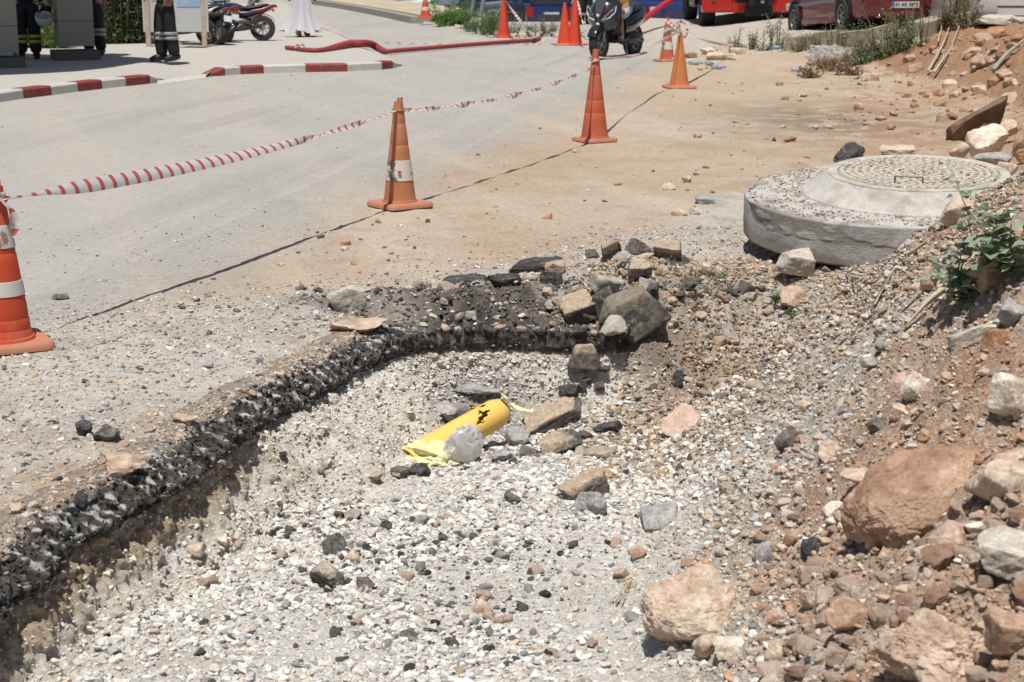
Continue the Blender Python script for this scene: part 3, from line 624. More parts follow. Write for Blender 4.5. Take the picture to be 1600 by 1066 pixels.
stone(953, 682, 56, 26, 'blk', 'black asphalt lump behind the small flat crust piece', 'asphalt lump', seed=219, sink=.12, rough=.18)
stone(905, 512, 70, 66, 'asph', 'big plate with tan crust on the left of the heaped road plates', A, seed=221, box=True, top=TOP, sink=.08, yaw=.3, tilt=(.3, -.45), flat=.8, deep=.7, sub=5)
stone(953, 438, 42, 62, 'asph', 'narrow tan plate standing at the back of the heap', A, seed=223, box=True, top=TOP, sink=.08, tilt=(.65, -.3), deep=.5, sub=5)
stone(995, 428, 56, 66, 'asph', 'rough dark plate standing up in the middle of the heap', A, seed=225, box=True, sink=.05, tilt=(.1, -.55), yaw=.3, deep=.55, rough=.13, sub=5)
stone(1046, 424, 54, 66, 'asph', 'tan plate leaning back at the end of the heap', A, seed=227, box=True, top=(196, 176, 152), sink=.08, tilt=(.75, .1), deep=.5, sub=5)
stone(1003, 436, 38, 30, 'soil', 'brown lump lying in front of the standing dark plate', 'soil clod', seed=229, sink=.05, rough=.16)
stone(948, 520, 44, 76, 'asph', 'upright dark-sided block in the middle of the heap front', A, seed=231, box=True, sink=.05, tilt=(.1, -.2), deep=.7, sub=5)
stone(990, 540, 112, 84, 'asph', 'biggest overturned road plate with a black front, hanging over the rim', A, seed=233, box=True, top=(150, 138, 122), sink=.05, tilt=(-.1, -.42), yaw=.3, deep=.55, rough=.1, sub=5)
stone(1000, 474, 44, 34, 'asph', 'small tan crust piece on top of the overturned plate', A, seed=235, box=True, top=(196, 176, 152), sink=.05, tilt=(.5, -.2), flat=.7, lift=.04)
stone(889, 434, 38, 26, 'asph', 'loose chunk with brown crust left of the standing plates', A, seed=237, box=True, top=TOP, sink=.05, tilt=(.1, -.3))
stone(1060, 612, 26, 38, 'blk', 'round black lump on the slope beside the pink slab', 'asphalt lump', seed=239, sink=.08, rough=.14)
stone(790, 460, 60, 22, 'blk', 'long black sliver of lifted asphalt beyond the trench rim', 'asphalt lump', seed=241, sink=.15, rough=.14, box=True)
stone(845, 428, 110, 20, 'blk', 'long black broken lip at the far edge of the dug road', 'asphalt lump', seed=243, sink=.2, rough=.14, box=True, yaw=.12)
stone(728, 462, 90, 20, 'blk', 'black undercut lip of asphalt nearest the twin cones', 'asphalt lump', seed=244, sink=.2, rough=.14, box=True, yaw=-.2) if False else None
stone(735, 452, 84, 18, 'blk', 'black undercut lip of asphalt beside the pale split stone', 'asphalt lump', seed=245, sink=.2, rough=.16, box=True, yaw=-.15)
# on the crumbled road surface
stone(542, 492, 66, 50, 'conc', 'pale split stone standing on the crumbled road by the trench', 'rock', seed=251, box=True, sink=.08, tilt=(0, -.2))
stone(131, 684, 32, 32, 'blk', 'smaller of two black lumps on the grey crumbs', 'asphalt lump', seed=253, sink=.1, rough=.16)
stone(166, 698, 50, 34, 'asph', 'larger grey of two asphalt lumps on the crumbs', 'asphalt lump', seed=255, sink=.12, rough=.16)
stone(95, 470, 30, 11, 'asph', 'thin dark flake lying near the nearest cone', 'asphalt flake', name='asphalt_flake', seed=257, sink=.1, box=True)
stone(326, 580, 26, 16, 'grey', 'rounded grey cobble alone on the crumbled road', 'rock', seed=259, sink=.1)
stone(190, 755, 70, 36, 'soil', 'flat crust of tan dirt breaking off the trench edge', 'soil clod', seed=261, sink=.3, rough=.2)
stone(178, 728, 76, 24, 'soil', 'cracked tan dirt crust behind the edge of the trench', 'soil clod', seed=263, sink=.3, rough=.2)
stone(285, 664, 54, 22, 'soil', 'brown dirt crust with a ragged front near the black face', 'soil clod', seed=265, sink=.3, rough=.22)
stone(560, 520, 100, 26, 'soil', 'long cracked crust of dry tan mud at the far trench corner', 'soil clod', seed=267, sink=.32, rough=.18)
stone(24, 808, 44, 30, 'soil', 'reddish dirt lump at the near end of the trench edge', 'soil clod', seed=269, sink=.2, rough=.2)
stone(123, 800, 26, 36, 'blk', 'black lump sticking out of the tan crust', 'asphalt lump', seed=271, sink=.2, rough=.18)
# in the trench
stone(517, 930, 74, 62, 'asph', 'largest grey-brown chunk in the middle of the trench gravel', A, seed=281, top=(190, 178, 160), sink=.12, rough=.14, sub=5)
stone(518, 873, 52, 42, 'asph', 'dark grey chunk just behind the largest trench chunk', A, seed=283, sink=.14, rough=.16)
stone(549, 884, 28, 30, 'lime', 'tan stone between the two grey trench chunks', 'rock', seed=285, sink=.14)
stone(570, 930, 40, 28, 'asph', 'dark wedge beside the largest trench chunk', 'asphalt lump', seed=287, sink=.1, rough=.18)
stone(603, 832, 24, 28, 'blk', 'black lump alone in the gravel beyond the tan stone', 'asphalt lump', seed=289, sink=.12, rough=.16)
stone(655, 744, 46, 34, 'blk', 'black lump beside the yellow foil', 'asphalt lump', seed=291, sink=.12, rough=.18)
stone(625, 752, 34, 24, 'asph', 'grey lump left of the black lump by the yellow foil', 'asphalt lump', seed=293, sink=.14, rough=.18)
stone(712, 676, 110, 62, 'grey', 'smooth mound of grey mortar left of the yellow pipe', 'mortar mound', name='mortar_mound', seed=295, sink=.3, rough=.08, sharp=6, sub=5)
stone(745, 632, 90, 26, 'grey', 'ledge of grey mortar above the yellow pipe', 'mortar ledge', name='mortar_ledge', seed=297, sink=.2, rough=.14, sub=5)
stone(800, 792, 30, 20, 'asph', 'brown-black lump in the gravel in front of the plates', 'asphalt lump', seed=299, sink=.12, rough=.18)
stone(735, 790, 22, 20, 'blk', 'little black lump in the gravel under the clear plastic bag', 'asphalt lump', seed=301, sink=.12, rough=.18)
stone(305, 876, 34, 26, 'lime', 'cream stone at the base of the trench wall', 'rock', seed=303, sink=.14)
stone(350, 870, 24, 22, 'white', 'white pebble fallen from the trench wall', 'rock', seed=305, sink=.14)
stone(640, 1004, 34, 24, 'asph', 'grey flat lump in the near gravel', 'asphalt lump', seed=307, sink=.14)
# by the manhole
stone(1245, 448, 66, 50, 'conc', 'concrete block with a crusted white top, set under the edge of the manhole slab', 'concrete block', seed=321, box=True, sink=.0, yaw=.25, lift=.03, sub=5)
stone(1242, 486, 56, 40, 'soil', 'dark stone propping up the crusted concrete block', 'rock', name='rock', seed=323, sink=.1)
stone(1328, 262, 46, 44, 'blk', 'black asphalt lump with a white fleck behind the manhole slab', 'asphalt lump', seed=325, sink=.08, rough=.16, sub=5)
stone(1408, 250, 62, 24, 'lime', 'flat tan block right behind the manhole lid', 'rock', seed=327, box=True, sink=.05)
for k, (a, b, c_, d, kd, lb) in enumerate(((1500, 268, 34, 34, 'lime', 'pointed tan stone beside the far rim of the manhole lid'), (1548, 262, 70, 58, 'white', 'largest cream stone of the heap behind the manhole'), (1530, 224, 32, 28, 'lime', 'rounded stone on the top left of the heap behind the manhole'),
        (1580, 226, 36, 28, 'pink', 'pinkish stone on top of the heap behind the manhole'), (1555, 272, 60, 20, 'grey', 'flat grey stone at the front of the heap behind the manhole'), (1578, 292, 36, 28, 'lime', 'small orange-tan stone at the lid side of the heap'),
        (1594, 262, 30, 40, 'red', 'reddish stone at the end of the heap behind the manhole'), (1596, 300, 26, 26, 'rust', 'rust coloured stone below the heap, by the manhole collar'))):
    stone(a, b, c_, d, kd, lb, 'rock', 'stones heaped behind the manhole', seed=340+k, sink=.08, lift=.08)
stone(1528, 226, 112, 66, 'sheet', 'large brown sheet of old asphalt leaning on the stone heap', 'asphalt slab', name='asphalt_slab', seed=361, box=True, sink=.05, tilt=(.42, -.40), yaw=.25, deep=.16, sub=5, rough=.05)
stone(1062, 338, 26, 18, 'lime', 'orange-tan stone alone on the dirt before the manhole', 'rock', seed=371, sink=.1)
stone(1103, 320, 34, 14, 'grey', 'flat grey shard on the dirt by the manhole', 'rock', seed=373, sink=.1, box=True)
stone(1088, 336, 24, 12, 'conc', 'thin pale shard beside the flat grey shard', 'rock', seed=375, sink=.1, box=True)
stone(1048, 298, 26, 14, 'lime', 'tan stone further up the dirt beyond the grey shards', 'rock', seed=377, sink=.1)
stone(1075, 288, 20, 14, 'pink', 'pink-tan stone beside the shards, farthest from the trench', 'rock', seed=379, sink=.1)
stone(1235, 224, 22, 11, 'rust', 'bright orange stone on the dirt beyond the manhole', 'rock', seed=381, sink=.1)
stone(1090, 217, 18, 8, 'red', 'reddish stone in the middle of the dirt verge', 'rock', seed=383, sink=.1)
stone(1272, 204, 18, 10, 'pink', 'pale pink stone beside the bright orange stone', 'rock', seed=385, sink=.1)
stone(1210, 222, 9, 8, 'blk', 'tiny black crumb next to the bright orange stone', 'rock', seed=387, sink=.1)
stone(668, 348, 9, 8, 'blk', 'black crumb on the dirt in front of the banded cone', 'asphalt crumb', name='asphalt_crumb', seed=389, sink=.1)
stone(500, 375, 14, 7, 'asph', 'grey crumb on the dirt beside the tape shadow', 'asphalt crumb', name='asphalt_crumb', seed=391, sink=.1)
for k, (a, b, c_, d) in enumerate(((472, 432, 18, 13), (497, 436, 19, 13), (283, 462, 14, 8), (340, 462, 12, 7), (370, 466, 18, 8))):
    stone(a, b+24, c_, d, 'asph', 'small dark asphalt crumb where dirt meets grey crumbs', 'asphalt crumb', 'asphalt crumbs along the dirt edge', name='asphalt_crumb', seed=400+k, sink=.12)
# far verge
FAR = [(1130, 95, 54, 14, 'lime', 'long tan slab at the front of the far stone pile'), (1108, 87, 24, 13, 'white', 'pale slab on the left of the far stone pile'), (1126, 80, 26, 13, 'lime', 'upright tan slab on top of the far stone pile'),
       (1152, 86, 28, 12, 'lime', 'tan block at the car side of the far stone pile'), (1080, 92, 20, 12, 'red', 'brown stone behind the plain orange cone'), (1078, 101, 12, 9, 'conc', 'grey stone touching the plain orange cone'),
       (1050, 52, 26, 17, 'lime', 'yellowish rock on the ground before the fire engine'), (1050, 97, 9, 10, 'lime', 'small stone weighing down the torn-banded cone')]
for k, (a, b, c_, d, kd, lb) in enumerate(FAR): stone(a, b, c_, d, kd, lb, 'rock', seed=420+k, sink=.06, box=True, sub=3)
for k, (a, b, c_, d, lb) in enumerate(((790, 59, 12, 11, 'squared pale stone standing against the lone far cone'), (803, 60, 13, 8, 'low tan stone next to the squared pale stone'), (816, 61, 12, 10, 'tan stone farthest from the lone far cone in its row'), (766, 60, 10, 5, 'flat stone on the verge side of the lone far cone'),
        (716, 46, 14, 8, 'flat reddish stone at the foot of the green bush'), (898, 72, 15, 8, 'brown stone weighing down the twin cones'))):
    stone(a, b, c_, d, 'lime', lb, 'rock', seed=440+k, sink=.06, box=True, sub=3)
stone(745, 46, 30, 26, 'lime', 'orange-tan boulder between the green bush and the lone far cone', 'boulder', name='boulder', seed=450, sink=.06, sub=3)
for k in range(26):
    a = rng.uniform(905, 940); b = rng.uniform(45, 73)
    stone(a, b, rng.uniform(4, 10), rng.uniform(3, 6), ['lime', 'pink', 'red'][k % 3], 'small broken brick-coloured stone in the litter beside the twin cones', 'stone', 'stones littered beside the twin cones', name='small_stone', seed=460+k, sink=.06, sub=2)
BANKF = [(1367, 128, 14, 16, 'lime', 'squared tan brick at the foot of the red bank'), (1348, 120, 8, 14, 'red', 'red-brown brick behind the squared tan brick'), (1430, 72, 34, 12, 'lime', 'thin plate sliding down the top of the red bank'),
         (1422, 100, 22, 10, 'red', 'brown plate low on the red bank'), (1535, 112, 40, 26, 'red', 'dark-sided slab below the cut branches'), (1532, 148, 22, 18, 'lime', 'squared cream block halfway down the red bank'), (1550, 140, 16, 16, 'rust', 'rust stone beside the squared cream block'),
         (1468, 152, 18, 14, 'rust', 'rusty stone at the bottom of the bank by the white pebbles'), (1490, 155, 18, 12, 'soil', 'brown stone beside the white pebble at the bottom of the bank'), (1485, 136, 26, 12, 'lime', 'tilted tan plate in the middle of the red bank'), (1590, 72, 24, 20, 'rust', 'dark red clod at the crest of the bank'), (1560, 62, 40, 18, 'rust', 'crumbling red clod overhanging the crest'),
         (1572, 128, 26, 20, 'red', 'brown clod near the crest by the cut branches'), (1520, 90, 30, 22, 'soil', 'mossy clod in the hollow of the red bank')]
for k, (a, b, c_, d, kd, lb) in enumerate(BANKF): stone(a, b, c_, d, kd, lb, 'rock', seed=500+k, sink=.12, box=k % 3 != 1, sub=3, tilt=(.2, -.25))
# middling stones of the bank and the trench that nothing tells apart
protos = {}
HUE = {'brown': 'brown', 'lime': 'tan', 'red': 'reddish brown', 'rust': 'rusty', 'white': 'cream', 'pink': 'pinkish', 'grey': 'grey', 'conc': 'pale grey-tan', 'soil': 'brown earthy', 'blk': 'black', 'asph': 'dark grey'}
LM = [(1078, 1010, 'the biggest rounded boulder'), (1440, 815, 'the long brown boulder'), (1572, 770, 'the tan boulder beside the long brown one'), (1584, 900, 'the grey-topped soil slab'), (1588, 650, 'the whitest boulder'), (1560, 560, 'the rusty squarish block'), (1582, 515, 'the rough concrete lump'), (1518, 550, 'the flat pale slab'),
      (1430, 640, 'the knobbly cream stone'), (1069, 680, 'the flat pink-beige slab'), (1030, 828, 'the half-buried grey block'), (1236, 706, 'the grey asphalt lump on the slope'), (1265, 865, 'the black clump with a pebble on it'), (1462, 1060, 'the largest soil clod'), (1588, 1040, 'the smooth flat reddish rock'), (1333, 1005, 'the tan pointed rock'), (1487, 872, 'the fissured tan clod'),
      (517, 925, 'the largest trench chunk'), (655, 738, 'the yellow foil'), (722, 715, 'the clear plastic bag'), (918, 782, 'the long black pitted chunk'), (755, 960, 'the half-sunk salmon stone'), (603, 828, 'the lone black lump in the gravel'), (305, 872, 'the cream stone under the trench wall'), (640, 1000, 'the flat grey lump in the near gravel'),
      (990, 535, 'the overturned road plate'), (905, 508, 'the big tan-crusted plate'), (995, 424, 'the standing dark plate'), (735, 450, 'the black asphalt lip'), (542, 488, 'the pale split stone'), (845, 426, 'the long black broken lip'), (1245, 448, 'the crusted concrete block'), (1350, 408, 'the manhole slab'), (1430, 510, 'the widest dry reed'),
      (1062, 336, 'the lone orange-tan stone'), (1103, 318, 'the flat grey shard'), (1235, 222, 'the bright orange stone'), (1328, 258, 'the black lump behind the manhole'), (1061, 138, 'the plain pale orange cone'), (1247, 112, 'the blue-labelled bottle'), (1300, 98, 'the plastic sheet'), (1367, 126, 'the squared tan brick'), (1532, 146, 'the squared cream block'),
      (1535, 110, 'the dark-sided slab'), (1460, 110, 'the dead branches'), (1528, 222, 'the leaning asphalt sheet'), (1590, 70, 'the dark red clod on the crest'), (1485, 134, 'the tilted tan plate'), (1385, 88, 'the bushy grey-green weeds')]
LM = [(*hit(u, v)[:2], s) for u, v, s in LM]
def describe(x, y, s, kd, noun):
    px = s*F*2/math.hypot(x, y); out = None
    for d, i in sorted((math.hypot(x-a, (y-b)*.6), i) for i, (a, b, _) in enumerate(LM))[:6]:
        a, b, ph = LM[i]
        rel = ('right beside' if d < 3.2*s+.05 else ('past' if abs(y-b)*.6 > abs(x-a) and y > b else ('before' if abs(y-b)*.6 > abs(x-a) else ('left of' if x < a else 'right of'))))
        t = '%s %s %s %s %s' % ('fist-sized' if px > 26 else ('small' if px > 14 else 'tiny'), HUE[kd], noun, rel, ph)
        out = out or t
        if t not in USED: out = t; break
    USED.add(out); return out
USED = set()
def scatter(nm, label, cat, group, spots, kinds, sub=3):
    for k, (x, y, s) in enumerate(spots):
        kd = kinds[int(rng.integers(len(kinds)))]; key = (kd, k % 5, sub)
        if key not in protos:
            W, Fc, col = stone_mesh(700+len(protos), (1, .7+.25*rng.random(), .5+.25*rng.random()), kd, sub, k % 2 == 0, .13, 14)
            me = np_mesh('loose_rock', W, Fc, col); me.materials.append(M_STONE2 if kd in ('asph', 'blk') else M_STONE); me.shade_smooth(); me.set_sharp_from_angle(angle=.66); protos[key] = me
        o = bpy.data.objects.new(nm, protos[key]); COL.objects.link(o); o.scale = (s, s, s)
        o.rotation_euler = (rng.uniform(-.4, .4), rng.uniform(-.4, .4), rng.uniform(0, 6.28)); o.location = (x, y, Hs(x, y)+s*.28)
        tag(o, describe(x, y, s, kd, cat), cat, group)
def inpx(n, box, smin, smax, zmin=-1):
    out = []
    for _ in range(n):
        g = hit(rng.uniform(box[0], box[2]), rng.uniform(box[1], box[3])); d = math.hypot(g[0], g[1])
        out.append((g[0], g[1], (smin*(smax/smin)**(rng.random()**1.7))*d/F/2))
    return out
scatter('rubble_stone', 'loose stone or clod among the rubble of the lower bank', 'stone', 'stones among the rubble of the lower bank', inpx(120, (1130, 760, 1640, 1090), 15, 48), ['lime', 'soil', 'soil', 'red', 'white', 'lime'])
scatter('slope_stone', 'loose stone on the grey slope between trench and manhole', 'stone', 'stones on the slope below the manhole', inpx(80, (1000, 480, 1640, 760), 12, 34), ['lime', 'pink', 'grey', 'white', 'soil', 'asph'])
scatter('trench_stone', 'dark asphalt crumb among the pale trench gravel', 'asphalt crumb', 'asphalt crumbs in the trench gravel', inpx(70, (420, 720, 900, 1060), 12, 28), ['asph', 'asph', 'blk', 'grey'])
scatter('trench_cobble', 'pale or tan cobble among the trench gravel', 'stone', 'cobbles in the trench gravel', inpx(60, (300, 730, 1000, 1066), 14, 32), ['white', 'lime', 'conc', 'pink', 'grey'])
scatter('bank_stone', 'stone or clod bedded in the far red bank', 'stone', 'stones bedded in the far red bank', inpx(110, (1340, 60, 1620, 215), 7, 30), ['brown', 'rust', 'rust', 'soil', 'red', 'lime'])
scatter('verge_stone', 'stone on the dirt between the manhole and the far verge', 'stone', 'stones on the dirt near the manhole', inpx(50, (1030, 100, 1340, 330), 5, 16), ['lime', 'brown', 'soil'])
scatter('heap_crumb', 'grey crumb around the heaped road plates', 'asphalt crumb', 'crumbs around the heaped road plates', inpx(60, (680, 430, 1060, 545), 9, 24), ['asph', 'conc', 'blk', 'lime'])
scatter('soil_clod', 'x', 'clod', 'soil clods of the lower bank', inpx(70, (1190, 800, 1640, 1090), 24, 70), ['soil', 'brown', 'soil', 'lime'], 4)
scatter('heap_plate', 'x', 'lump', 'lumps heaped among the road plates', inpx(34, (850, 400, 1075, 540), 24, 58), ['asph', 'asph', 'soil', 'conc'], 4)
scatter('talus_lump', 'x', 'lump', 'lumps on the talus right of the road plates', inpx(40, (1000, 450, 1260, 640), 14, 36), ['asph', 'soil', 'conc', 'lime'], 3)
scatter('slope_lump', 'x', 'lump', 'lumps of torn asphalt on the dark slope', inpx(40, (650, 440, 920, 540), 12, 34), ['blk', 'asph', 'asph', 'soil'], 3)
scatter('soil_clod', 'x', 'clod', 'soil clods of the lower bank', inpx(75, (1230, 820, 1640, 1090), 20, 46), ['soil', 'soil', 'brown', 'lime'], 3)
scatter('heap_plate', 'x', 'lump', 'lumps heaped among the road plates', inpx(14, (880, 600, 960, 720), 18, 42), ['asph', 'asph', 'conc'], 4)
# ------------------------------------------------------------------ pavement and painted kerbs
KA = plan([(-420, 205), (-200, 180), (0, 160), (37, 154.5), (81, 149), (122, 143.5), (160, 139), (197, 135), (235, 131)], 0.)
KB = plan([(352, 118.5), (376, 116.5), (412, 115), (478, 113), (543, 112), (597, 109), (614, 107)], 0.)
M_PAVE = mat_attr('pavement_concrete', f1=14, f2=160, amt=.1, bump=.2, bd=.002)
KW, KH = .20, .125
def off(poly, d):
    t = np.gradient(poly, axis=0); t /= np.linalg.norm(t, axis=1, keepdims=True); return poly+np.stack([-t[:, 1], t[:, 0]], 1)*d
ka2, kb2 = off(KA, KW), off(KB, KW)
ramp1 = P(300, 124, 0)[:2]
front = [tuple(p)+(KH-.012,) for p in ka2]+[(*P(262, 128, 0)[:2], .03), (*P(322, 121, 0)[:2], .03)]+[tuple(p)+(KH-.012,) for p in kb2]+[(*P(630, 102, 0)[:2], .003)]
back = []
for i, p in enumerate(front):
    t = i/(len(front)-1)
back_px = [(-500, 30), (-300, 25), (0, 20), (60, 18), (110, 16), (160, 15), (200, 14), (240, 13), (262, 12), (282, 12), (300, 10), (320, 9), (338, 8), (360, 7), (380, 6), (400, 5), (418, 4), (430, 3), (440, 3)]
back_px = back_px[:len(front)]
while len(back_px) < len(front): back_px.append((442, 2))
V = []; rows = 14; n_f = len(front)
for j in range(rows):
    t = j/(rows-1)
    for i, p in enumerate(front):
        b = P(*back_px[i], 0); tz_ = float(ss((t-.5)/.5)); V.append((p[0]*(1-t)+b[0]*t, p[1]*(1-t)+b[1]*t, (p[2]*(1-t*4)+(KH-.012 if i < n_f-1 else .003)*t*4 if t < .25 else (KH-.012 if i < n_f-1 else .003))*(1-tz_)+.004*tz_))
V = np.array(V); n = len(front); ii = np.arange(rows*n).reshape(rows, n)
Fq = np.stack([ii[:-1, :-1], ii[:-1, 1:], ii[1:, 1:], ii[1:, :-1]], -1).reshape(-1, 4)
nz = fbm(V*.6, 3)[:, None]; col = C(205, 199, 189)*(1+.05*nz)
tag(link('pavement', np_mesh('pavement', V, Fq, col), M_PAVE), kind='structure')
m = MB(); fr = [(246, 131.0), (262, 128.6), (280, 126.2), (300, 123.6), (322, 120.6)]
m.loft([[(*P(a, b+1.6, 0)[:2], .002), (*P(a, b+.6, 0)[:2], .03), (*P(a, b-1.2, 0)[:2], .034)] for a, b in fr], cap=False)
tag(m.build('dropped_kerb', mat('pale_kerb_line', C(222, 216, 206), bump=.2)), kind='structure')
M_KR = mat('red_kerb_paint', C(150, 66, 62), rough=.7, nz=.16, nsc=14, dust=.35, bump=.35, bsc=50, dustcol=(160, 140, 130))
M_KW = mat('white_kerb_paint', C(222, 219, 212), rough=.7, nz=.08, nsc=14, dust=.4, bump=.35, bsc=50, dustcol=(168, 162, 152))
def kerb(name, label, poly, poly2, cols, taper0=None, taper1=None):
    t = tag(bpy.data.objects.new(name, None), label, 'kerb', 'painted kerbs of the pavement'); COL.objects.link(t); t.location = (*poly[0], 0); o = np.array([*poly[0], 0])
    for i in range(len(poly)-1):
        a, b, c, d = poly[i], poly[i+1], poly2[i+1], poly2[i]; g = (b-a)*.006
        prof = lambda f, r: [(*f, 0), (*f, KH-.022), (*(f+(r-f)*.11), KH), (*r, KH), (*r, 0)]
        k = MB(); k.loft([[np.array(q)-o for q in prof(a+g, d+g)], [np.array(q)-o for q in prof(b-g, c-g)]])
        k.build('kerbstone', M_KR if cols[i] == 'r' else M_KW, t)
    for ends, c in ((taper0, 0), (taper1, 1)):
        if ends is None: continue
        e, colr = ends; a, d = (poly[0], poly2[0]) if c == 0 else (poly[-1], poly2[-1]); e = np.array(e); e2 = e+(d-a)*.8
        k = MB(); k.loft([[np.array(q)-o for q in ((*a, 0), (*a, KH-.02), (*(a+(d-a)*.11), KH), (*d, KH), (*d, 0))], [np.array(q)-o for q in ((*e, 0), (*e, .012), (*(e+(d-a)*.1), .014), (*e2, .014), (*e2, 0))]])
        k.build('kerbstone', M_KR if colr == 'r' else M_KW, t)
    return t
kerb('painted_kerb', 'red and white kerb starting beside the grey columns', KA, ka2, 'rwwrwrwr', None, (P(258, 128, 0)[:2], 'w'))
kerb('painted_kerb', 'red and white kerb round the corner in front of the red hose', KB, kb2, 'wrwrwr', (P(322, 120, 0)[:2], 'r'), (P(627, 104, 0)[:2], 'w'))
# stone kerb along the far road, rising to the lone banded cone
KF = plan([(470, 2), (500, 7), (540, 13), (580, 20), (620, 28), (662, 37)], 0.)
t = tag(thing('stone_kerb', 'grey stone kerb along the far road, ending at the banded cone', 'kerb', (*KF[-1], 0)))
M_KG = mat('kerb_stone_grey', C(172, 166, 156), rough=.85, nz=.15, nsc=6, bump=.4)
for i in range(len(KF)-1):
    for h in range(2):
        a = KF[i]+(KF[i+1]-KF[i])*(h/2+.005); b = KF[i]+(KF[i+1]-KF[i])*(h/2+.495)
        d = (b-a)/np.linalg.norm(b-a); nr_ = np.array([-d[1], d[0]])*-.35; o = np.array([*KF[-1], 0])
        q = lambda f: [np.array(v)-o for v in ((*f, -.1), (*f, .16), (*(f+nr_*.15), .19), (*(f+nr_), .19), (*(f+nr_), -.1))]
        k = MB(); k.loft([q(a), q(b)]); k.build('kerbstone', M_KG, t)
# pale gravel strip behind that kerb
m = MB(); pts = [(470, 2), (540, 13), (600, 24), (662, 36)]; e1 = [P(a, b, 0) for a, b in pts]; e2 = [P(a+c, b-d, 0) for (a, b), c, d in zip(pts, (30, 50, 60, 60), (1, 6, 9, 11))]
m.loft([[(p[0]+.2, p[1]+.2, -.1), (p[0]+.2, p[1]+.2, .17), (r[0], r[1], .24), (r[0]+.1, r[1]+.5, -.1)] for p, r in zip(e1, e2)])
tag(m.build('far_verge', mat('far_verge_gravel', C(214, 196, 168), nz=.2, nsc=1.5, bump=.8, bsc=8, bd=.05)), kind='structure')

# ------------------------------------------------------------------ traffic cones
def cone_mat(nm, c, dust): return mat(nm, C(*c), rough=.62, nz=.10, nsc=7, dust=dust, bump=.12, bsc=30, spec=.35, dustcol=(196, 152, 120))
def cone(u, v, h, r0, base, label, body, bands=(), rz=.3, z=None, r1=.026, lean=(0, 0), bandmat=None, seams=(), notch=False, lower=None, group='traffic cones'):
    g = hit(u, v) if z is None else P(u, v, z)
    t = thing('traffic_cone', label, 'traffic cone', g, rot=(lean[0], lean[1], rz), group=group)
    bt = .035; rad = lambda zz: r0+(r1-r0)*(zz-bt)/(h-bt)
    m = MB(); q = base/2; cn = []
    for k, (sx, sy) in enumerate(((1, 1), (-1, 1), (-1, -1), (1, -1))):
        for j in range(4):
            a = math.radians(45+90*k-45+30*j); cn.append((sx*(q-.05)+.05*math.cos(a), sy*(q-.05)+.05*math.sin(a)))
    m.loft([[(a, b, .003) for a, b in cn], [(a, b, .022) for a, b in cn], [(a*.95, b*.95, bt) for a, b in cn]]); m.build('base', body if body is O_F else M_CBASE, t, angle=40)
    m = MB(); prof = [(r0*1.10, bt-.002), (r0*1.06, bt+.014), (r0, bt+.016)]
    for k in range(1, 15):
        zz = bt+(h-bt)*k/14
        if any(abs(zz-s*h) < (h/28) for s in seams): prof += [(rad(zz-.006), zz-.006), (rad(zz)-.0025, zz), (rad(zz+.006)-.001, zz+.006)]
        else: prof.append((rad(zz), zz))
    prof += [(r1*.80, h+.002), (r1*.72, h-.03), (r1*.6, h-.12)]
    m.lathe(prof, 36); m.build('body', body, t, angle=35)
    if notch:
        for a in (-.5, .6):
            m = MB(); m.box((r1*.8*math.cos(a-1.57), r1*.8*math.sin(a-1.57), h+.008), (.012, .012, .045)); m.build('prong', body, t)
    for k, (z0, z1) in enumerate(bands):
        m = MB(); m.lathe([(rad(z0)-.001, z0), (rad(z0)+.0035, z0+.001), (rad(z1)+.0035, z1-.001), (rad(z1)-.001, z1)], 36)
        m.build('reflective_band', bandmat or M_BAND, t, angle=35)
    return t, g
def chipped(name, base, chip, cover):
    m, n, p = _new(name); x = _noise(n, 14, 6, rough=.75); y = _noise(n, 5, 4)
    ad = n.nodes.new('ShaderNodeMath'); ad.operation = 'ADD'; n.links.new(x.outputs[0], ad.inputs[0]); n.links.new(y.outputs[0], ad.inputs[1])
    c = _mix(n, _ramp(n, ad.outputs[0], cover, cover+.03), C(*base), C(*chip)); c = _mix(n, _ramp(n, y.outputs[0], .35, .7), c, C(176, 168, 156)) if False else c
    n.links.new(c, p.inputs['Base Color']); p.inputs['Roughness'].default_value = .55; return m
M_BAND = chipped('white_band', (226, 222, 216), (166, 132, 112), 1.07)
M_BAND2 = chipped('worn_white_band', (232, 226, 218), (140, 104, 86), .99)
O_A = cone_mat('orange_plastic_bright', (218, 84, 50), .42); O_B = cone_mat('orange_plastic_faded', (204, 132, 92), .42); O_C = cone_mat('orange_plastic', (210, 106, 74), .4)
O_D = cone_mat('orange_plastic_pale', (222, 140, 84), .1); O_F = cone_mat('orange_plastic_far', (232, 82, 56), .0)
M_CBASE = cone_mat('dusty_cone_base', (212, 138, 112), .5)
cA, gA = cone(9, 541, .71, .120, .37, 'nearest bright orange cone with two peeling white bands, cut by the picture edge', O_A, [(.445, .545), (.235, .30)], rz=.5, z=.0, r1=.034, seams=(.2, .1, .62), notch=True)
cB, gB = cone(625, 325, .72, .112, .36, 'faded orange cone with one worn white band, at the dirt edge', O_B, [(.185, .325)], rz=.62, r1=.030, bandmat=M_BAND2, seams=(.62, .8), notch=True)
m = MB(); m.lathe([(.0, -.002), (.013, -.002), (.013, .002), (0, .002)], 14, axis='y'); dd = m.build('reflector', mat('red_reflector', C(226, 84, 50)), cB)
dd.location = (.0, 0, 0); dd.rotation_euler = (0, 0, -.62); a_ = -1.57; dd.location = (.1015*math.cos(a_-.62+.08), .1015*math.sin(a_-.62+.08), .247); dd.rotation_euler = (math.radians(-6), 0, -.62)
cC, gC = cone(929, 223, .86, .128, .34, 'tall plain orange cone tied with tape halfway along the row', O_C, (), rz=.55, r1=.024, seams=(.32, .72, .45))
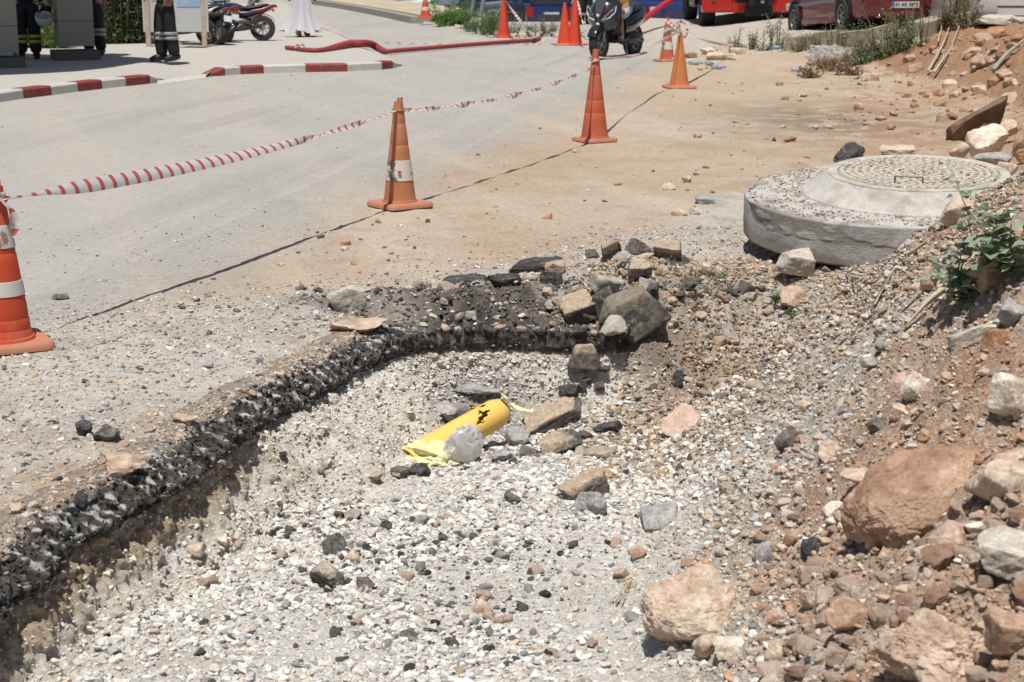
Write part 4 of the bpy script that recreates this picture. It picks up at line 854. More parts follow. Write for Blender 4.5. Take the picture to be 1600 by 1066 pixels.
cD, gD = cone(1061, 138, .76, .132, .40, 'plain pale orange cone with a bow of tape on its top', O_D, (), rz=.2, r1=.02)
cE, gE = cone(1042, 96, .73, .125, .38, 'orange cone with torn white bands, standing behind the pale plain cone', cone_mat('orange_plastic_dirty', (214, 112, 84), .35), [(.20, .33), (.44, .56)], rz=.4, bandmat=M_BAND2)
cF, gF = cone(665, 28, .70, .15, .40, 'small cone with two white bands at the end of the far stone kerb', O_F, [(.2, .30), (.44, .60)], rz=.2, z=.19)
cG, gG = cone(787, 59, .92, .14, .36, 'lone orange cone before the blue hatchback', O_F, (), rz=.3)
cH, gH = cone(882, 71, .86, .15, .46, 'shorter, brighter cone of the far twin cones', cone_mat('orange_plastic_vivid', (240, 86, 44), .0), (), rz=.2)
cI, gI = cone(898, 71, 1.06, .15, .42, 'taller cone of the far twin cones', O_F, (), rz=.5)

# ------------------------------------------------------------------ barrier tape
def tape_mat():
    m, n, p = _new('barrier_tape'); uv = n.nodes.new('ShaderNodeUVMap'); sx = n.nodes.new('ShaderNodeSeparateXYZ'); n.links.new(uv.outputs[0], sx.inputs[0])
    k = n.nodes.new('ShaderNodeMath'); k.operation = 'FRACT'; n.links.new(sx.outputs[0], k.inputs[0])
    l = n.nodes.new('ShaderNodeMath'); l.operation = 'LESS_THAN'; l.inputs[1].default_value = .31; n.links.new(k.outputs[0], l.inputs[0])
    c = _mix(n, l.outputs[0], C(245, 243, 241, 1.2), C(222, 112, 104, 1.2)); n.links.new(c, p.inputs['Base Color']); p.inputs['Roughness'].default_value = .35
    tr = n.nodes.new('ShaderNodeBsdfTranslucent'); n.links.new(c, tr.inputs[0]); mx = n.nodes.new('ShaderNodeMixShader'); mx.inputs[0].default_value = .55
    n.links.new(p.outputs[0], mx.inputs[1]); n.links.new(tr.outputs[0], mx.inputs[2]); n.links.new(mx.outputs[0], n.nodes['Material Output'].inputs[0]); return m
M_TAPE = tape_mat()
def tape(pts, wid, twist, label, sag=0., n=160, parent=None, period=.105, name='barrier_tape', wind=(0, 0), group='red and white barrier tape'):
    """pts: knots; wid, twist: functions of 0..1; a ribbon folded lengthwise a little so that it has a round back"""
    pts = [np.array(p, float) for p in pts]; K = len(pts)-1; cen = []
    for i in range(n+1):
        t = i/n*K; k = min(int(t), K-1); f = t-k
        if K > 1:
            p0 = pts[max(k-1, 0)]; p1 = pts[k]; p2 = pts[k+1]; p3 = pts[min(k+2, K)]
            p = .5*((2*p1)+(-p0+p2)*f+(2*p0-5*p1+4*p2-p3)*f*f+(-p0+3*p1-3*p2+p3)*f**3)
        else: p = pts[0]*(1-f)+pts[1]*f
        tt = i/n; s = 4*tt*(1-tt); p = p+np.array([wind[0]*s, wind[1]*s, -sag*s]); cen.append(p)
    cen = np.array(cen); T = np.gradient(cen, axis=0); T /= np.linalg.norm(T, axis=1, keepdims=True)
    V = []; uvs = []; L = 0
    for i in range(n+1):
        tt = i/n; d = T[i]; a = np.cross(d, [0, 0, 1.]); a = a/max(np.linalg.norm(a), 1e-6); b = np.cross(a, d)
        an = twist(tt); dr = b*math.cos(an)+a*math.sin(an); nr = np.cross(d, dr)
        w_ = wid(tt)
        if i: L += np.linalg.norm(cen[i]-cen[i-1])
        for q in (-1, -.5, 0, .5, 1):
            V.append(cen[i]+dr*w_*q/2+nr*w_*.14*(1-q*q)+nr*.0012*math.sin(40*L+5*q)); uvs.append((L/period+.04*q, q))
    ii = np.arange((n+1)*5).reshape(n+1, 5); Fq = np.stack([ii[:-1, :-1], ii[:-1, 1:], ii[1:, 1:], ii[1:, :-1]], -1).reshape(-1, 4)
    me = np_mesh(name, np.array(V), Fq); ul = me.uv_layers.new(name='UVMap'); uvs = np.array(uvs, dtype=np.float32)
    ul.data.foreach_set('uv', uvs[Fq.ravel()].ravel())
    o = link(name, me, M_TAPE, parent, smooth=True)
    if parent is None: tag(o, label, 'barrier tape', group)
    return o
pA = np.array([gA[0]+.03, gA[1], .655]); pB = np.array([gB[0]-.012, gB[1]-.03, .67]); pC = np.array([gC[0]-.01, gC[1]-.04, .745]); pD = np.array([gD[0], gD[1]-.03, .76])
def w_ab(t): return .012+.056*ss((t-.03)/.12)*(1-ss((t-.42)/.3)*.55)-.012*ss((t-.93)/.07)
tape([pA, pB], w_ab, lambda t: -.62+2.9*ss((t-.6)/.2)+2.2*ss((t-.82)/.1)+.2*math.sin(9*t), 'widest barrier tape, from the nearest cone to the banded cone', sag=.05, wind=(.02, 0), n=260)
tape([pB+np.array([.03, .0, 0]), pC+np.array([0, .0, -.03])], lambda t: .034+.012*math.sin(30*t), lambda t: 26*t, 'twisted barrier tape between the banded cone and the tall plain cone', sag=.075, wind=(.05, 0), n=260)
tape([pC+np.array([.02, 0, .05]), PD(965, 90, 17.6), PD(1000, 84, 19.6), PD(1030, 65, 21.5), pD], lambda t: .03+.006*math.sin(20*t), lambda t: 1+6*t, 'thin drooping tape from the tall plain cone past the scooter', n=160)
tape([(pA[0]-.9, pA[1]-.9, .62), pA+np.array([-.03, -.02, 0])], lambda t: .04, lambda t: 8*t, 'tape leading out of the picture from the nearest cone', sag=.05)
# knot and loose end on the nearest cone
tape([pA+np.array([-.035, -.045, .03]), pA+np.array([.02, -.06, .0]), pA+np.array([.045, -.03, -.05]), pA+np.array([.055, -.02, -.11]), pA+np.array([.045, -.03, -.165])], lambda t: .02+.03*math.sin(3.1*t), lambda t: 5*t, 'loose crumpled tape end hanging on the nearest cone', n=70)
def coil(c, r, turns, label, w_=.02):
    pts = [np.array([c[0]+r*math.cos(a), c[1]+r*math.sin(a), c[2]+.004*math.sin(3*a)+.012*k/8]) for k, a in enumerate(np.linspace(0, 2*math.pi*turns, int(turns*10)+1))]
    return tape(pts, lambda t: w_, lambda t: .5+3*t, label, n=90)
coil((gB[0], gB[1], .665), .039, 1.6, 'tape wrapped round the top of the banded cone')
coil((gC[0], gC[1], .745), .043, 2.2, 'tape wrapped round the neck of the tall plain cone', .022)
coil((gA[0], gA[1], .65), .05, 2., 'tape wrapped round the top of the nearest cone', .03)
bow = [pD, PD(1040, 31, 23), PD(1052, 38, 23), PD(1066, 34, 22.8), PD(1074, 46, 22.7), PD(1070, 58, 22.7), PD(1062, 50, 22.6), PD(1055, 42, 22.8), PD(1062, 54, 22.5)]
tape(bow, lambda t: .045, lambda t: 9*t, 'bow of loose tape on the plain pale cone', n=160)
gr_ = hit(1150, 76); tape([pD+np.array([.02, .1, -.02]), PD(1110, 66, 26), gr_+np.array([0, 0, .05])], lambda t: .05, lambda t: 1.2+3*t, 'tape running from the bow down to the far stone pile', n=120)
gl = lambda u, v, h=.012: hit(u, v)+np.array([0, 0, h])
tape([gl(470, 38, .14), gl(492, 49, .14), gl(520, 57, .13), gl(550, 66, .06), gl(590, 68), (gl(640, 69)), gl(700, 70)], lambda t: .06, lambda t: 1.45+.3*math.sin(14*t), 'tape lying on the road from the woman towards the hose', n=200, period=.3)
tape([gl(780, 69.5), gl(820, 70.5), gl(862, 69), gl(886, 66), np.array([gI[0]-.1, gI[1], .12])], lambda t: .05, lambda t: 1.4, 'tape lying on the road before the twin cones', n=120, period=.3)
topG = np.array([gG[0], gG[1], .9]); tape([topG, PD(808, 26, 36), PD(830, 52, 35), gl(850, 57, .1), gl(880, 62, .12)], lambda t: .06, lambda t: 8*t, 'tape sagging from the lone far cone to the ground', n=130, period=.2)
tape([PD(690, 0, 47), PD(735, 19, 45), PD(768, 26, 42), PD(776, 22, 40), topG], lambda t: .05, lambda t: 7*t, 'tape from beyond the green bush to the lone far cone', n=130, period=.2)
tape([np.array([gI[0]+.03, gI[1], 1.0]), PD(908, 25, 33.5), PD(912, 38, 33.3)], lambda t: .05, lambda t: 6*t, 'short tape end hanging from the taller twin cone', n=60, period=.2)

# ------------------------------------------------------------------ red fire hose
M_HOSE = mat('red_hose', C(172, 68, 72), rough=.7, nz=.12, nsc=20, dust=.15)
def gz(u, v, r=.035):
    g = hit(u, v); z = g[2]
    for vv_ in (0, .125):
        pass
    return g
hp = [(448, 78), (462, 79.5), (482, 82), (500, 82), (520, 79), (545, 75), (565, 74), (580, 75), (592, 79), (604, 83.5), (625, 82), (680, 77.5), (740, 72.5), (800, 68), (835, 65.5), (843, 62)]
pts = []
for u, v in hp:
    g = P(u, v, .115 if u < 540 else (.115 if u < 570 else (.07 if u < 590 else .02))); pts.append(g+np.array([0, 0, .04+(.03 if 540 < u < 585 else 0)]))
def spline(pts, n):
    pts = [np.array(p, float) for p in pts]; K = len(pts)-1; out = []
    for i in range(n+1):
        t = i/n*K; k = min(int(t), K-1); f = t-k; p0, p1, p2, p3 = pts[max(k-1, 0)], pts[k], pts[k+1], pts[min(k+2, K)]
        out.append(.5*((2*p1)+(-p0+p2)*f+(2*p0-5*p1+4*p2-p3)*f*f+(-p0+3*p1-3*p2+p3)*f**3))
    return out
t = thing('fire_hose', 'red fire hose lying across the road with a metal coupling', 'hose', pts[0]); o = np.array(pts[0])
m = MB(); sp_ = spline(pts, 150); m.tube([p-o for p in sp_], [.042+.03*ss((i-30)/15)*(1-ss((i-75)/20)) for i in range(151)], 10); m.build('hose', M_HOSE, t, smooth=True)
cpl = PD(469, 80, pts[1][1])-o; m = MB(); M_ALU = mat('dull_aluminium', C(150, 146, 142), rough=.4, metal=.7, nz=.1)
m.lathe([(.06, -.08), (.12, -.07), (.12, -.02), (.08, -.02), (.08, .02), (.12, .02), (.12, .07), (.06, .08)], 16, axis='x'); cc_ = m.build('coupling', M_ALU, t, angle=40); cc_.location = cpl
h2 = thing('fire_hose', 'red fire hose rising from the ground to the fire engine', 'hose', PD(985, 46, 36)); o = np.array(h2.location)
m = MB(); m.tube([p-o for p in spline([gl(966, 52, .05), gl(974, 50, .12), PD(985, 45, 36.5), PD(1012, 26, 38), PD(1036, 8, 39.5), PD(1050, 0, 40)], 60)], .065, 10); m.build('hose', mat('red_hose_new', C(206, 52, 62), rough=.6, nz=.08), h2, smooth=True)

# ------------------------------------------------------------------ manhole: tilted slab, collar and lid
MT = Euler((math.radians(4.5), math.radians(-1.0), 0))
mh = thing('manhole', 'unfinished concrete manhole: thick round slab, collar and lid strewn with gravel', 'manhole', (2.19, 9.42, .125), rot=MT); mh.scale = (1, 1, .86)
def disc(prof, n, noise, seed, bands=1):
    V = []; N = len(prof)
    for r, h in prof:
        for k in range(n): a = 2*math.pi*k/n; V.append((r*math.cos(a), r*math.sin(a), h))
    V = np.array(V); nrm = V*np.array([1, 1, 0]); nrm /= np.maximum(np.linalg.norm(nrm, axis=1, keepdims=True), .3)
    d = fbm(V*5+seed, 3)*noise+fbm(V*22+seed, 3)*noise*.45
    V = V+nrm*d[:, None]+np.array([0, 0, 1])*(fbm(V*16+seed+9, 3)*noise*.35)[:, None]
    ii = np.arange(N*n).reshape(N, n); Fq = np.stack([ii[:-1], np.roll(ii[:-1], -1, 1), np.roll(ii[1:], -1, 1), ii[1:]], -1).reshape(-1, 4)
    return V, Fq
pr = [(.3, -.01)]+[(.84*t, 0) for t in (.6, .9)]+[(.825, .0), (.838, .008)]+[(.843, .012+.256*t) for t in np.linspace(.0, 1, 40)]+[(.840, .274), (.832, .279)]+[(r, .28) for r in np.linspace(.825, .4, 16)]
V, Fq = disc(pr, 360, .0045, 3.)
n1 = fbm(V*3, 4); n2 = fbm(V*11, 4); side = ss((np.hypot(V[:, 0], V[:, 1])-.80)/.02)
col = C(208, 203, 194, 1.25)*np.ones((len(V), 1)); mx = lambda A, B, t: A*(1-t[:, None])+B*t[:, None]
col = mx(col, C(176, 170, 160), ss(n2*1.4+.1)); col = mx(col, mx(C(204, 201, 194, 1.25)*np.ones((len(V), 1)), C(180, 177, 171, 1.25), ss(n1*1.5+.3)), side)
stn = side*ss((.10-V[:, 2]+.09*fbm(V*np.array([3, 3, 6])+4, 3))/.05)*ss(fbm(V*1.6+8, 2)*2+.35); col = mx(col, C(138, 124, 110), stn*.9)
crk = side*ss((fbm(V*np.array([4, 4, 9])+21, 4, ridge=True)-.42)/.12)*ss((V[:, 2]-.10)/.05); V[:, :2] *= (1-.004*crk*ss((V[:, 2]-.1)/.05))[:, None]; col = mx(col, C(150, 140, 130), crk*.6)
M_CONC = mat_attr('rough_concrete', f1=20, f2=110, amt=.15, bump=.9, bd=.008, rough=.92)
link('slab', np_mesh('slab', V, Fq, np.clip(col, .02, .85)), M_CONC, mh, smooth=True)
V, Fq = disc([(.66, .27), (.655, .283)]+[(.655-.135*t**.8, .285+.115*t) for t in np.linspace(0, 1, 16)]+[(.515, .405), (.45, .40)], 200, .009, 7.)
col = mx(C(212, 207, 197, 1.25)*np.ones((len(V), 1)), C(190, 182, 170, 1.3), ss(fbm(V*9, 4)*1.4+.2)); co = link('collar', np_mesh('collar', V, Fq, col), M_CONC, mh, smooth=True); co.location = (.145, .02, 0)
V, Fq = disc([(.0, .395), (.42, .395), (.455, .398), (.458, .412), (.475, .418), (.505, .418), (.512, .41), (.512, .39)], 120, .0015, 5.)
col = mx(C(226, 221, 208)*np.ones((len(V), 1)), C(200, 192, 178), ss(fbm(V*8, 3)*1.5+.1)); ri = link('lid_rim', np_mesh('lid_rim', V, Fq, col), M_CONC, mh, angle=35); ri.location = (.145, .02, 0)
# lid with raised studs in rings
V, Fq = disc([(.002, .412), (.1, .412), (.2, .412), (.3, .412), (.40, .412), (.450, .412), (.453, .398)], 120, .002, 6.)
col = mx(C(214, 204, 186)*np.ones((len(V), 1)), C(190, 172, 148), ss(fbm(V*6, 4)*1.5+.3)); li = link('lid', np_mesh('lid', V, Fq, col), M_CONC, mh, smooth=True); li.location = (.145, .02, 0)
m = MB()
for r in (.43, .39, .35, .305, .26, .215, .17, .12, .07):
    k = int(2*math.pi*r/.048)
    for j in range(k):
        a = 2*math.pi*(j+.5*(int(r*100) % 2))/k; w_ = .030 if r > .1 else .022
        m.box((r*math.cos(a), r*math.sin(a), .4155), (.026, w_, .011), (0, 0, a), .8)
sd2 = m.build('stud', mat('lid_studs', C(222, 214, 198), rough=.85, nz=.14, nsc=30, bump=.4), li); sd2['kind'] = 'stuff'
m = MB(); m.tube(spline([(-.20, -.30, .40), (-.20, -.30, .455), (-.185, -.305, .462), (-.07, -.335, .462), (-.055, -.338, .455), (-.055, -.338, .41)], 26), .0055, 6); m.build('handle', mat('bent_wire', C(150, 140, 128), rough=.5, metal=.4), li, smooth=True)
# gravel spread on the slab and the lid
mw = Matrix.Translation((2.19, 9.42, .125)) @ MT.to_matrix().to_4x4() @ Matrix.Diagonal((1, 1, .86, 1))
def on_mh(n, r0, r1, zf, s0, cols, wts, name, label, cx=0):
    r = np.sqrt(rng.uniform(r0*r0, r1*r1, n)); a = rng.uniform(0, 6.283, n); L = np.stack([r*np.cos(a)+cx, r*np.sin(a), zf(r)], 1)
    k = (fbm(L*6+3, 3)+rng.uniform(-.5, .5, n)) > -.15; L = L[k]; s = np.exp(rng.normal(math.log(s0), .45, len(L))).clip(.002, .02); L[:, 2] += s*.2
    Wp = np.array([mw @ Vector(p) for p in L]); gravel(name, label, Wp, s, pick(cols, wts, len(L)))
on_mh(2600, .0, .44, lambda r: .414+0*r, .0058, [(222, 206, 182), (204, 184, 158), (176, 158, 140), (120, 112, 106), (226, 220, 206)], [5, 5, 3, 1.4, 4], 'lid_gravel', 'gravel lying on the manhole lid', .145)
on_mh(2800, .52, .825, lambda r: .283+0*r, .0052, [(206, 200, 190), (196, 180, 160), (170, 160, 150), (130, 126, 122), (200, 160, 130)], [5, 4, 3, 1, 1], 'slab_gravel', 'grit lying on the manhole slab', 0)

# ------------------------------------------------------------------ broken yellow pipe, foil and plastic in the trench
pa, pb = np.array([*P(688, 706, -.475)]), None
pa = hit(690, 706); pa = np.array([pa[0], pa[1], pa[2]+.035]); pb = PD(772, 648, pa[1]+.26)
ax = pb-pa; Lp = np.linalg.norm(ax); axn = ax/Lp; pr_ = .062
pt = thing('gas_pipe', 'short broken yellow pipe with a jagged crack in its top', 'pipe', pa)
pt.rotation_euler = Vector(axn).to_track_quat('Y', 'Z').to_euler()
nA, nL = 64, 90; V = []; Fc = []
L0, L1 = -.22, Lp+.05
for i in range(nL+1):
    s = L0+(L1-L0)*i/nL
    e = ss((s-(L1-.06))/.06)
    for k in range(nA):
        a = 2*math.pi*k/nA; r = pr_*(1-.18*e*e)
        V.append((r*math.cos(a), s, r*math.sin(a)))
def crack(s, a):
    d = a-1.45; sc = Lp-.085+.055*d*1.0+.018*math.sin(d*9)+.010*math.sin(d*23)
    half = .006+.026*math.exp(-((d+.62)/.28)**2)+.018*math.exp(-((d-.3)/.2)**2)
    return abs(s-sc) < half*(1.0) and -1.05 < d < .75
for i in range(nL):
    for k in range(nA):
        s = L0+(L1-L0)*(i+.5)/nL; a = 2*math.pi*(k+.5)/nA
        if crack(s, a): continue
        Fc.append((i*nA+k, i*nA+(k+1) % nA, (i+1)*nA+(k+1) % nA, (i+1)*nA+k))
me = bpy.data.meshes.new('pipe_wall'); me.from_pydata(V, [], Fc); M_YEL = mat('yellow_pipe', C(255, 212, 112, 1.3), rough=.42, nz=.05, nsc=12, spec=.4, dust=.12, dustcol=(226, 206, 160))
o = link('pipe_wall', me, M_YEL, pt, smooth=True); sol = o.modifiers.new('thickness', 'SOLIDIFY'); sol.thickness = .006; sol.offset = -1
fl = MB(); s0 = Lp-.085
fl.loft([[( .012*math.cos(1.5)+x_, s0-.012+y_, z_) for x_, y_, z_ in q] for q in ([(-.042, -.018, .052), (-.03, -.012, .060), (-.018, -.006, .064)], [(-.044, -.006, .066), (-.034, .002, .074), (-.022, .004, .072)], [(-.05, -.004, .078), (-.042, .004, .082), (-.034, .008, .079)])], cap=False)
fo = fl.build('torn_lip', mat('torn_plastic', C(226, 178, 70), rough=.5), pt, smooth=True); fo.modifiers.new('thickness', 'SOLIDIFY').thickness = .004
m = MB(); m.lathe([(.0, L1-.004), (pr_*.55, L1-.004), (pr_*.80, L1-.01), (pr_*.86, L1-.02)], 40, axis='y'); m.build('end_cap', M_YEL, pt, smooth=True)
def crumple(name, label, cat, c, size, m, seed, rot=(0, 0, 0), sub=4, amp=.5, thin=1., cut=None, fold=True):
    V, Fc = ICO[sub]; o = np.random.default_rng(seed).uniform(0, 60, 3)
    r = 1+amp*fbm(V*1.7+o, 3, ridge=True)+amp*.45*fbm(V*4.5+o, 3, ridge=True)+amp*.2*fbm(V*11+o, 2, ridge=True)
    W = V*r[:, None]; W[:, 2] *= thin; W = W*np.array(size)
    if cut is not None:
        k = (V[:, 2] > cut+.25*fbm(V*3+o, 2))[Fc].all(1); Fc = Fc[k]
    me = np_mesh(name, W, Fc); ob = link(name, me, m, angle=28); ob.location = [float(q) for q in c]; ob.rotation_euler = rot
    return tag(ob, label, cat)
def film(name, c, tr, rough=.3):
    m, n, p = _new(name); x = _noise(n, 30, 4); n.links.new(_mix(n, _ramp(n, x.outputs[0], .3, .7), C(*c), np.array(C(*c))*.85), p.inputs['Base Color']); p.inputs['Roughness'].default_value = rough
    t = n.nodes.new('ShaderNodeBsdfTransparent'); t.inputs[0].default_value = (.96, .95, .93, 1); tl = n.nodes.new('ShaderNodeBsdfTranslucent'); tl.inputs[0].default_value = (*C(*c), 1)
    a = n.nodes.new('ShaderNodeMixShader'); a.inputs[0].default_value = .35; n.links.new(p.outputs[0], a.inputs[1]); n.links.new(tl.outputs[0], a.inputs[2])
    b = n.nodes.new('ShaderNodeMixShader'); b.inputs[0].default_value = tr; n.links.new(a.outputs[0], b.inputs[1]); n.links.new(t.outputs[0], b.inputs[2]); n.links.new(b.outputs[0], n.nodes['Material Output'].inputs[0]); return m
M_FOIL = mat('yellow_foil', C(230, 224, 170, 1.25), rough=.5, nz=.08, nsc=20)
M_CLR = film('clear_plastic', (255, 253, 250, 1.1), .22)
g = hit(722, 722); crumple('plastic_bag', 'crumpled clear plastic bag leaning on the yellow pipe', 'plastic bag', (g[0], g[1]+.0, g[2]+.065), (.066, .030, .084), M_CLR, 5, (.25, .1, .3), amp=.42, sub=4)
g = hit(668, 722); crumple('yellow_foil', 'torn sheet of pale yellow foil at the buried end of the pipe', 'foil', (g[0]+.01, g[1]+.04, g[2]+.022), (.092, .07, .05), M_FOIL, 8, (.15, .1, -.15), amp=.55, thin=.8)
p_ = [PD(785, 612, pb[1]+.03), PD(790, 622, pb[1]+.0), PD(800, 632, pb[1]-.01), PD(815, 640, pb[1]-.03), PD(833, 642, pb[1]-.06)]
o = tape(p_, lambda t: .050-.022*t+.01*math.sin(12*t), lambda t: .7+1.3*t, None, n=60, name='yellow_foil_strip'); o.data.materials[0] = M_FOIL
tag(o, 'curled strip of yellow foil above the broken pipe end', 'foil', 'x'); del o['group']

# ------------------------------------------------------------------ weeds, straw and dead stems
def leaf_mat(nm, c, c2):
    m, n, p = _new(nm); x = _noise(n, 30, 3); oi = n.nodes.new('ShaderNodeObjectInfo')
    col = _mix(n, oi.outputs['Random'], C(*c), C(*c2)); col = _mix(n, _ramp(n, x.outputs[0], .35, .65), np.array((.8, .8, .8)), np.array((1., 1., 1.))) if False else col
    n.links.new(col, p.inputs['Base Color']); p.inputs['Roughness'].default_value = .55
    tl = n.nodes.new('ShaderNodeBsdfTranslucent'); n.links.new(col, tl.inputs[0]); a = n.nodes.new('ShaderNodeMixShader'); a.inputs[0].default_value = .3
    n.links.new(p.outputs[0], a.inputs[1]); n.links.new(tl.outputs[0], a.inputs[2]); n.links.new(a.outputs[0], n.nodes['Material Output'].inputs[0]); return m
M_LEAF = leaf_mat('grey_green_leaf', (150, 170, 134), (184, 198, 168))
M_STEM = mat('weed_stem', C(128, 138, 104), rough=.7)
LEAF = []
for k in range(3):
    V = []; Fc = []; prof = [(0, .04), (.12, .30), (.35, .46), (.6, .42), (.82, .24), (1., .02)]
    for t, w_ in prof:
        for q in (-1, -.5, 0, .5, 1): V.append((w_*q*.9, t, .16*abs(q)**1.3*w_*2-(.12+.1*k)*t*t+.02*math.sin(9*t+q*3)))
    for i in range(5):
        for j in range(4): Fc.append((i*5+j, i*5+j+1, (i+1)*5+j+1, (i+1)*5+j))
    me = bpy.data.meshes.new('leaf'); me.from_pydata(V, [], Fc); me.materials.append(M_LEAF); me.shade_smooth(); LEAF.append(me)
def leafy(label, root, stems, ln, seed, per=.03):
    r = np.random.default_rng(seed); t = thing('leafy_weed', label, 'weed', root, group='leafy weeds by the manhole'); o = np.array(root)
    for s in stems:
        q = spline([np.array(p)-o for p in s], 24); m = MB(); m.tube(q, [.0035*(1-.6*i/24) for i in range(25)], 5); m.build('stem', M_STEM, t, smooth=True)
        acc = 0
        for i in range(3, 25):
            acc += np.linalg.norm(q[i]-q[i-1])
            if acc > per or i == 24:
                acc = 0
                for side in (-1, 1):
                    if r.random() < .12: continue
                    lf = bpy.data.objects.new('leaf', LEAF[int(r.integers(3))]); COL.objects.link(lf); lf.parent = t
                    d = r.normal(size=3); lf.location = [float(v) for v in q[i]+.016*d]
                    sc = ln*r.uniform(.5, 1.15)*(1-.25*i/24); lf.scale = (sc, sc, sc); lf.rotation_euler = (r.uniform(-.3, .7), r.uniform(-.5, .5), r.uniform(-3.1, 3.1))
r1 = hit(1560, 452)+np.array([0, -.05, .03]); r2 = hit(1500, 476)+np.array([0, -.05, .02])
y0 = r1[1]
leafy('larger leafy grey-green weed reaching over the manhole slab', r1, [[r1, PD(1568, 400, y0-.05), PD(1562, 360, y0-.1), PD(1540, 330, y0-.05)], [r1, PD(1550, 380, y0-.05), PD(1530, 350, y0), PD(1508, 320, y0+.05), PD(1494, 283, y0+.1)], [r1, PD(1585, 400, y0-.1), PD(1600, 360, y0-.1), PD(1625, 335, y0-.1)], [r1, PD(1580, 410, y0-.12), PD(1596, 385, y0-.15), PD(1618, 380, y0-.2)], [r1, PD(1540, 400, y0-.05), PD(1520, 372, y0), PD(1512, 340, y0)],
      [r1, PD(1575, 395, y0-.1), PD(1580, 350, y0-.1), PD(1572, 322, y0-.1)], [r1, PD(1556, 405, y0-.1), PD(1545, 385, y0-.15), PD(1535, 372, y0-.15)]], .066, 3, .016)
y0 = r2[1]
leafy('lower bushy grey-green weed growing from the rubble', r2, [[r2, PD(1498, 430, y0-.03), PD(1500, 405, y0-.04), PD(1508, 384, y0)], [r2, PD(1488, 440, y0), PD(1474, 425, y0), PD(1462, 436, y0-.05)], [r2, PD(1508, 440, y0-.05), PD(1522, 425, y0-.05), PD(1530, 412, y0-.05)], [r2, PD(1490, 425, y0+.02), PD(1484, 405, y0+.02), PD(1476, 396, y0+.02)], [r2, PD(1510, 450, y0-.05), PD(1528, 440, y0-.1), PD(1540, 432, y0-.1)], [r2, PD(1492, 445, y0-.06), PD(1480, 448, y0-.08), PD(1470, 440, y0-.1)], [r2, PD(1502, 420, y0), PD(1516, 400, y0), PD(1520, 386, y0)]], .056, 4, .015)
M_STRAW = mat('dry_straw', C(222, 206, 172), rough=.6, nz=.12, nsc=30)
def blade(px, w_, label, name='dry_reed', m=M_STRAW, up=.02, cat='reed', group='dry reeds on the slope', tw=.6):
    pts = [hit(u, v)+np.array([0, 0, up]) for u, v in px]
    t = MB(); N = 30; sp3 = spline(pts, N); V = []
    for i, p in enumerate(sp3):
        d = sp3[min(i+1, N)]-sp3[max(i-1, 0)]; a = np.cross(d, [0, 0, 1.]); a /= max(np.linalg.norm(a), 1e-6); b = np.cross(a, d/np.linalg.norm(d)); ww = w_*(.35+.65*math.sin(math.pi*min(1, .15+.8*i/N)))
        e = a*math.cos(tw+1.*i/N)+b*math.sin(tw+1.*i/N); nn = np.cross(d/np.linalg.norm(d), e); V.append([p-e*ww/2, p+nn*ww*.22, p+e*ww/2, p-nn*.002+nn*ww*.15])
    t.loft(V); o = t.build(name, m, smooth=True); return tag(o, label, cat, group)
blade([(1412, 532), (1440, 505), (1470, 478), (1490, 462)], .036, 'widest dry reed, split at its upper end', up=.035)
blade([(1364, 502), (1378, 480), (1395, 455), (1408, 445)], .03, 'shorter dry reed left of the widest one', up=.035)
blade([(1490, 462), (1520, 452), (1545, 446)], .022, 'pale dry leaf at the upper end of the widest reed', up=.05)
blade([(1392, 512), (1415, 498), (1440, 481)], .007, 'thin dark twig between the two reeds', 'twig', mat('dark_twig', C(110, 96, 84)), up=.02, cat='twig', group='twigs on the slope')
blade([(1322, 434), (1331, 460), (1341, 485), (1352, 500), (1366, 513)], .012, 'thin grey stalk bending down left of the reeds', 'dry_stalk', mat('grey_stalk', C(150, 140, 120)), up=.06, cat='stalk', group='twigs on the slope')
blade([(1398, 450), (1399, 435), (1398, 420)], .014, 'short dark stake beside the manhole slab', 'twig', MATS['dark_twig'], up=.03, cat='twig', group='twigs on the slope')
blade([(1330, 440), (1365, 440), (1395, 437)], .010, 'brown twig lying level below the manhole slab', 'twig', MATS['dark_twig'], up=.03, cat='twig', group='twigs on the slope')
for k, px in enumerate(([(956, 950), (968, 935), (985, 918)], [(962, 952), (974, 935), (987, 919)], [(970, 952), (978, 936), (988, 920)], [(968, 925), (978, 920), (988, 916)])):
    blade(px, .009, 'yellow straw blade beside the biggest boulder', 'straw', mat('yellow_straw', C(206, 182, 106)), up=.02, cat='straw', group='yellow straw beside the biggest boulder')
blade([(1395, 418), (1420, 412), (1448, 402)], .016, 'dead stalk leaning on stones under the manhole slab', 'dry_stalk', M_STRAW, up=.05, cat='stalk', group='twigs on the slope')
# cut dead branches on the red bank
M_DEAD = mat('dead_wood', C(214, 196, 168), rough=.7, nz=.15)
def branch(pxs, r, label, name='dead_branch', group='dead branches on the red bank', y=None, up=.06):
    pts = [hit(u, v)+np.array([0, -.05, up]) for u, v in pxs]; m = MB(); N = 24; q = spline(pts, N); m.tube(q, [r*(1-.6*i/N) for i in range(N+1)], 6); return tag(m.build(name, M_DEAD, smooth=True), label, 'branch', group)
branch([(1449, 120), (1462, 95), (1474, 75), (1481, 55)], .022, 'pale dead branch standing up the red bank, long straight one', up=.10)
branch([(1458, 122), (1472, 105), (1484, 80), (1497, 52)], .02, 'pale dead branch with a kink beside the long straight one', up=.10)
branch([(1450, 122), (1468, 112), (1473, 95), (1478, 92)], .016, 'short forked dead branch at the foot of the two long ones', up=.08)
branch([(1464, 75), (1468, 62), (1470, 50)], .014, 'thin upright dead twig above the forked branch', up=.10)
M_DEAD2 = mat('cut_green_stalk', C(176, 178, 156), rough=.6)
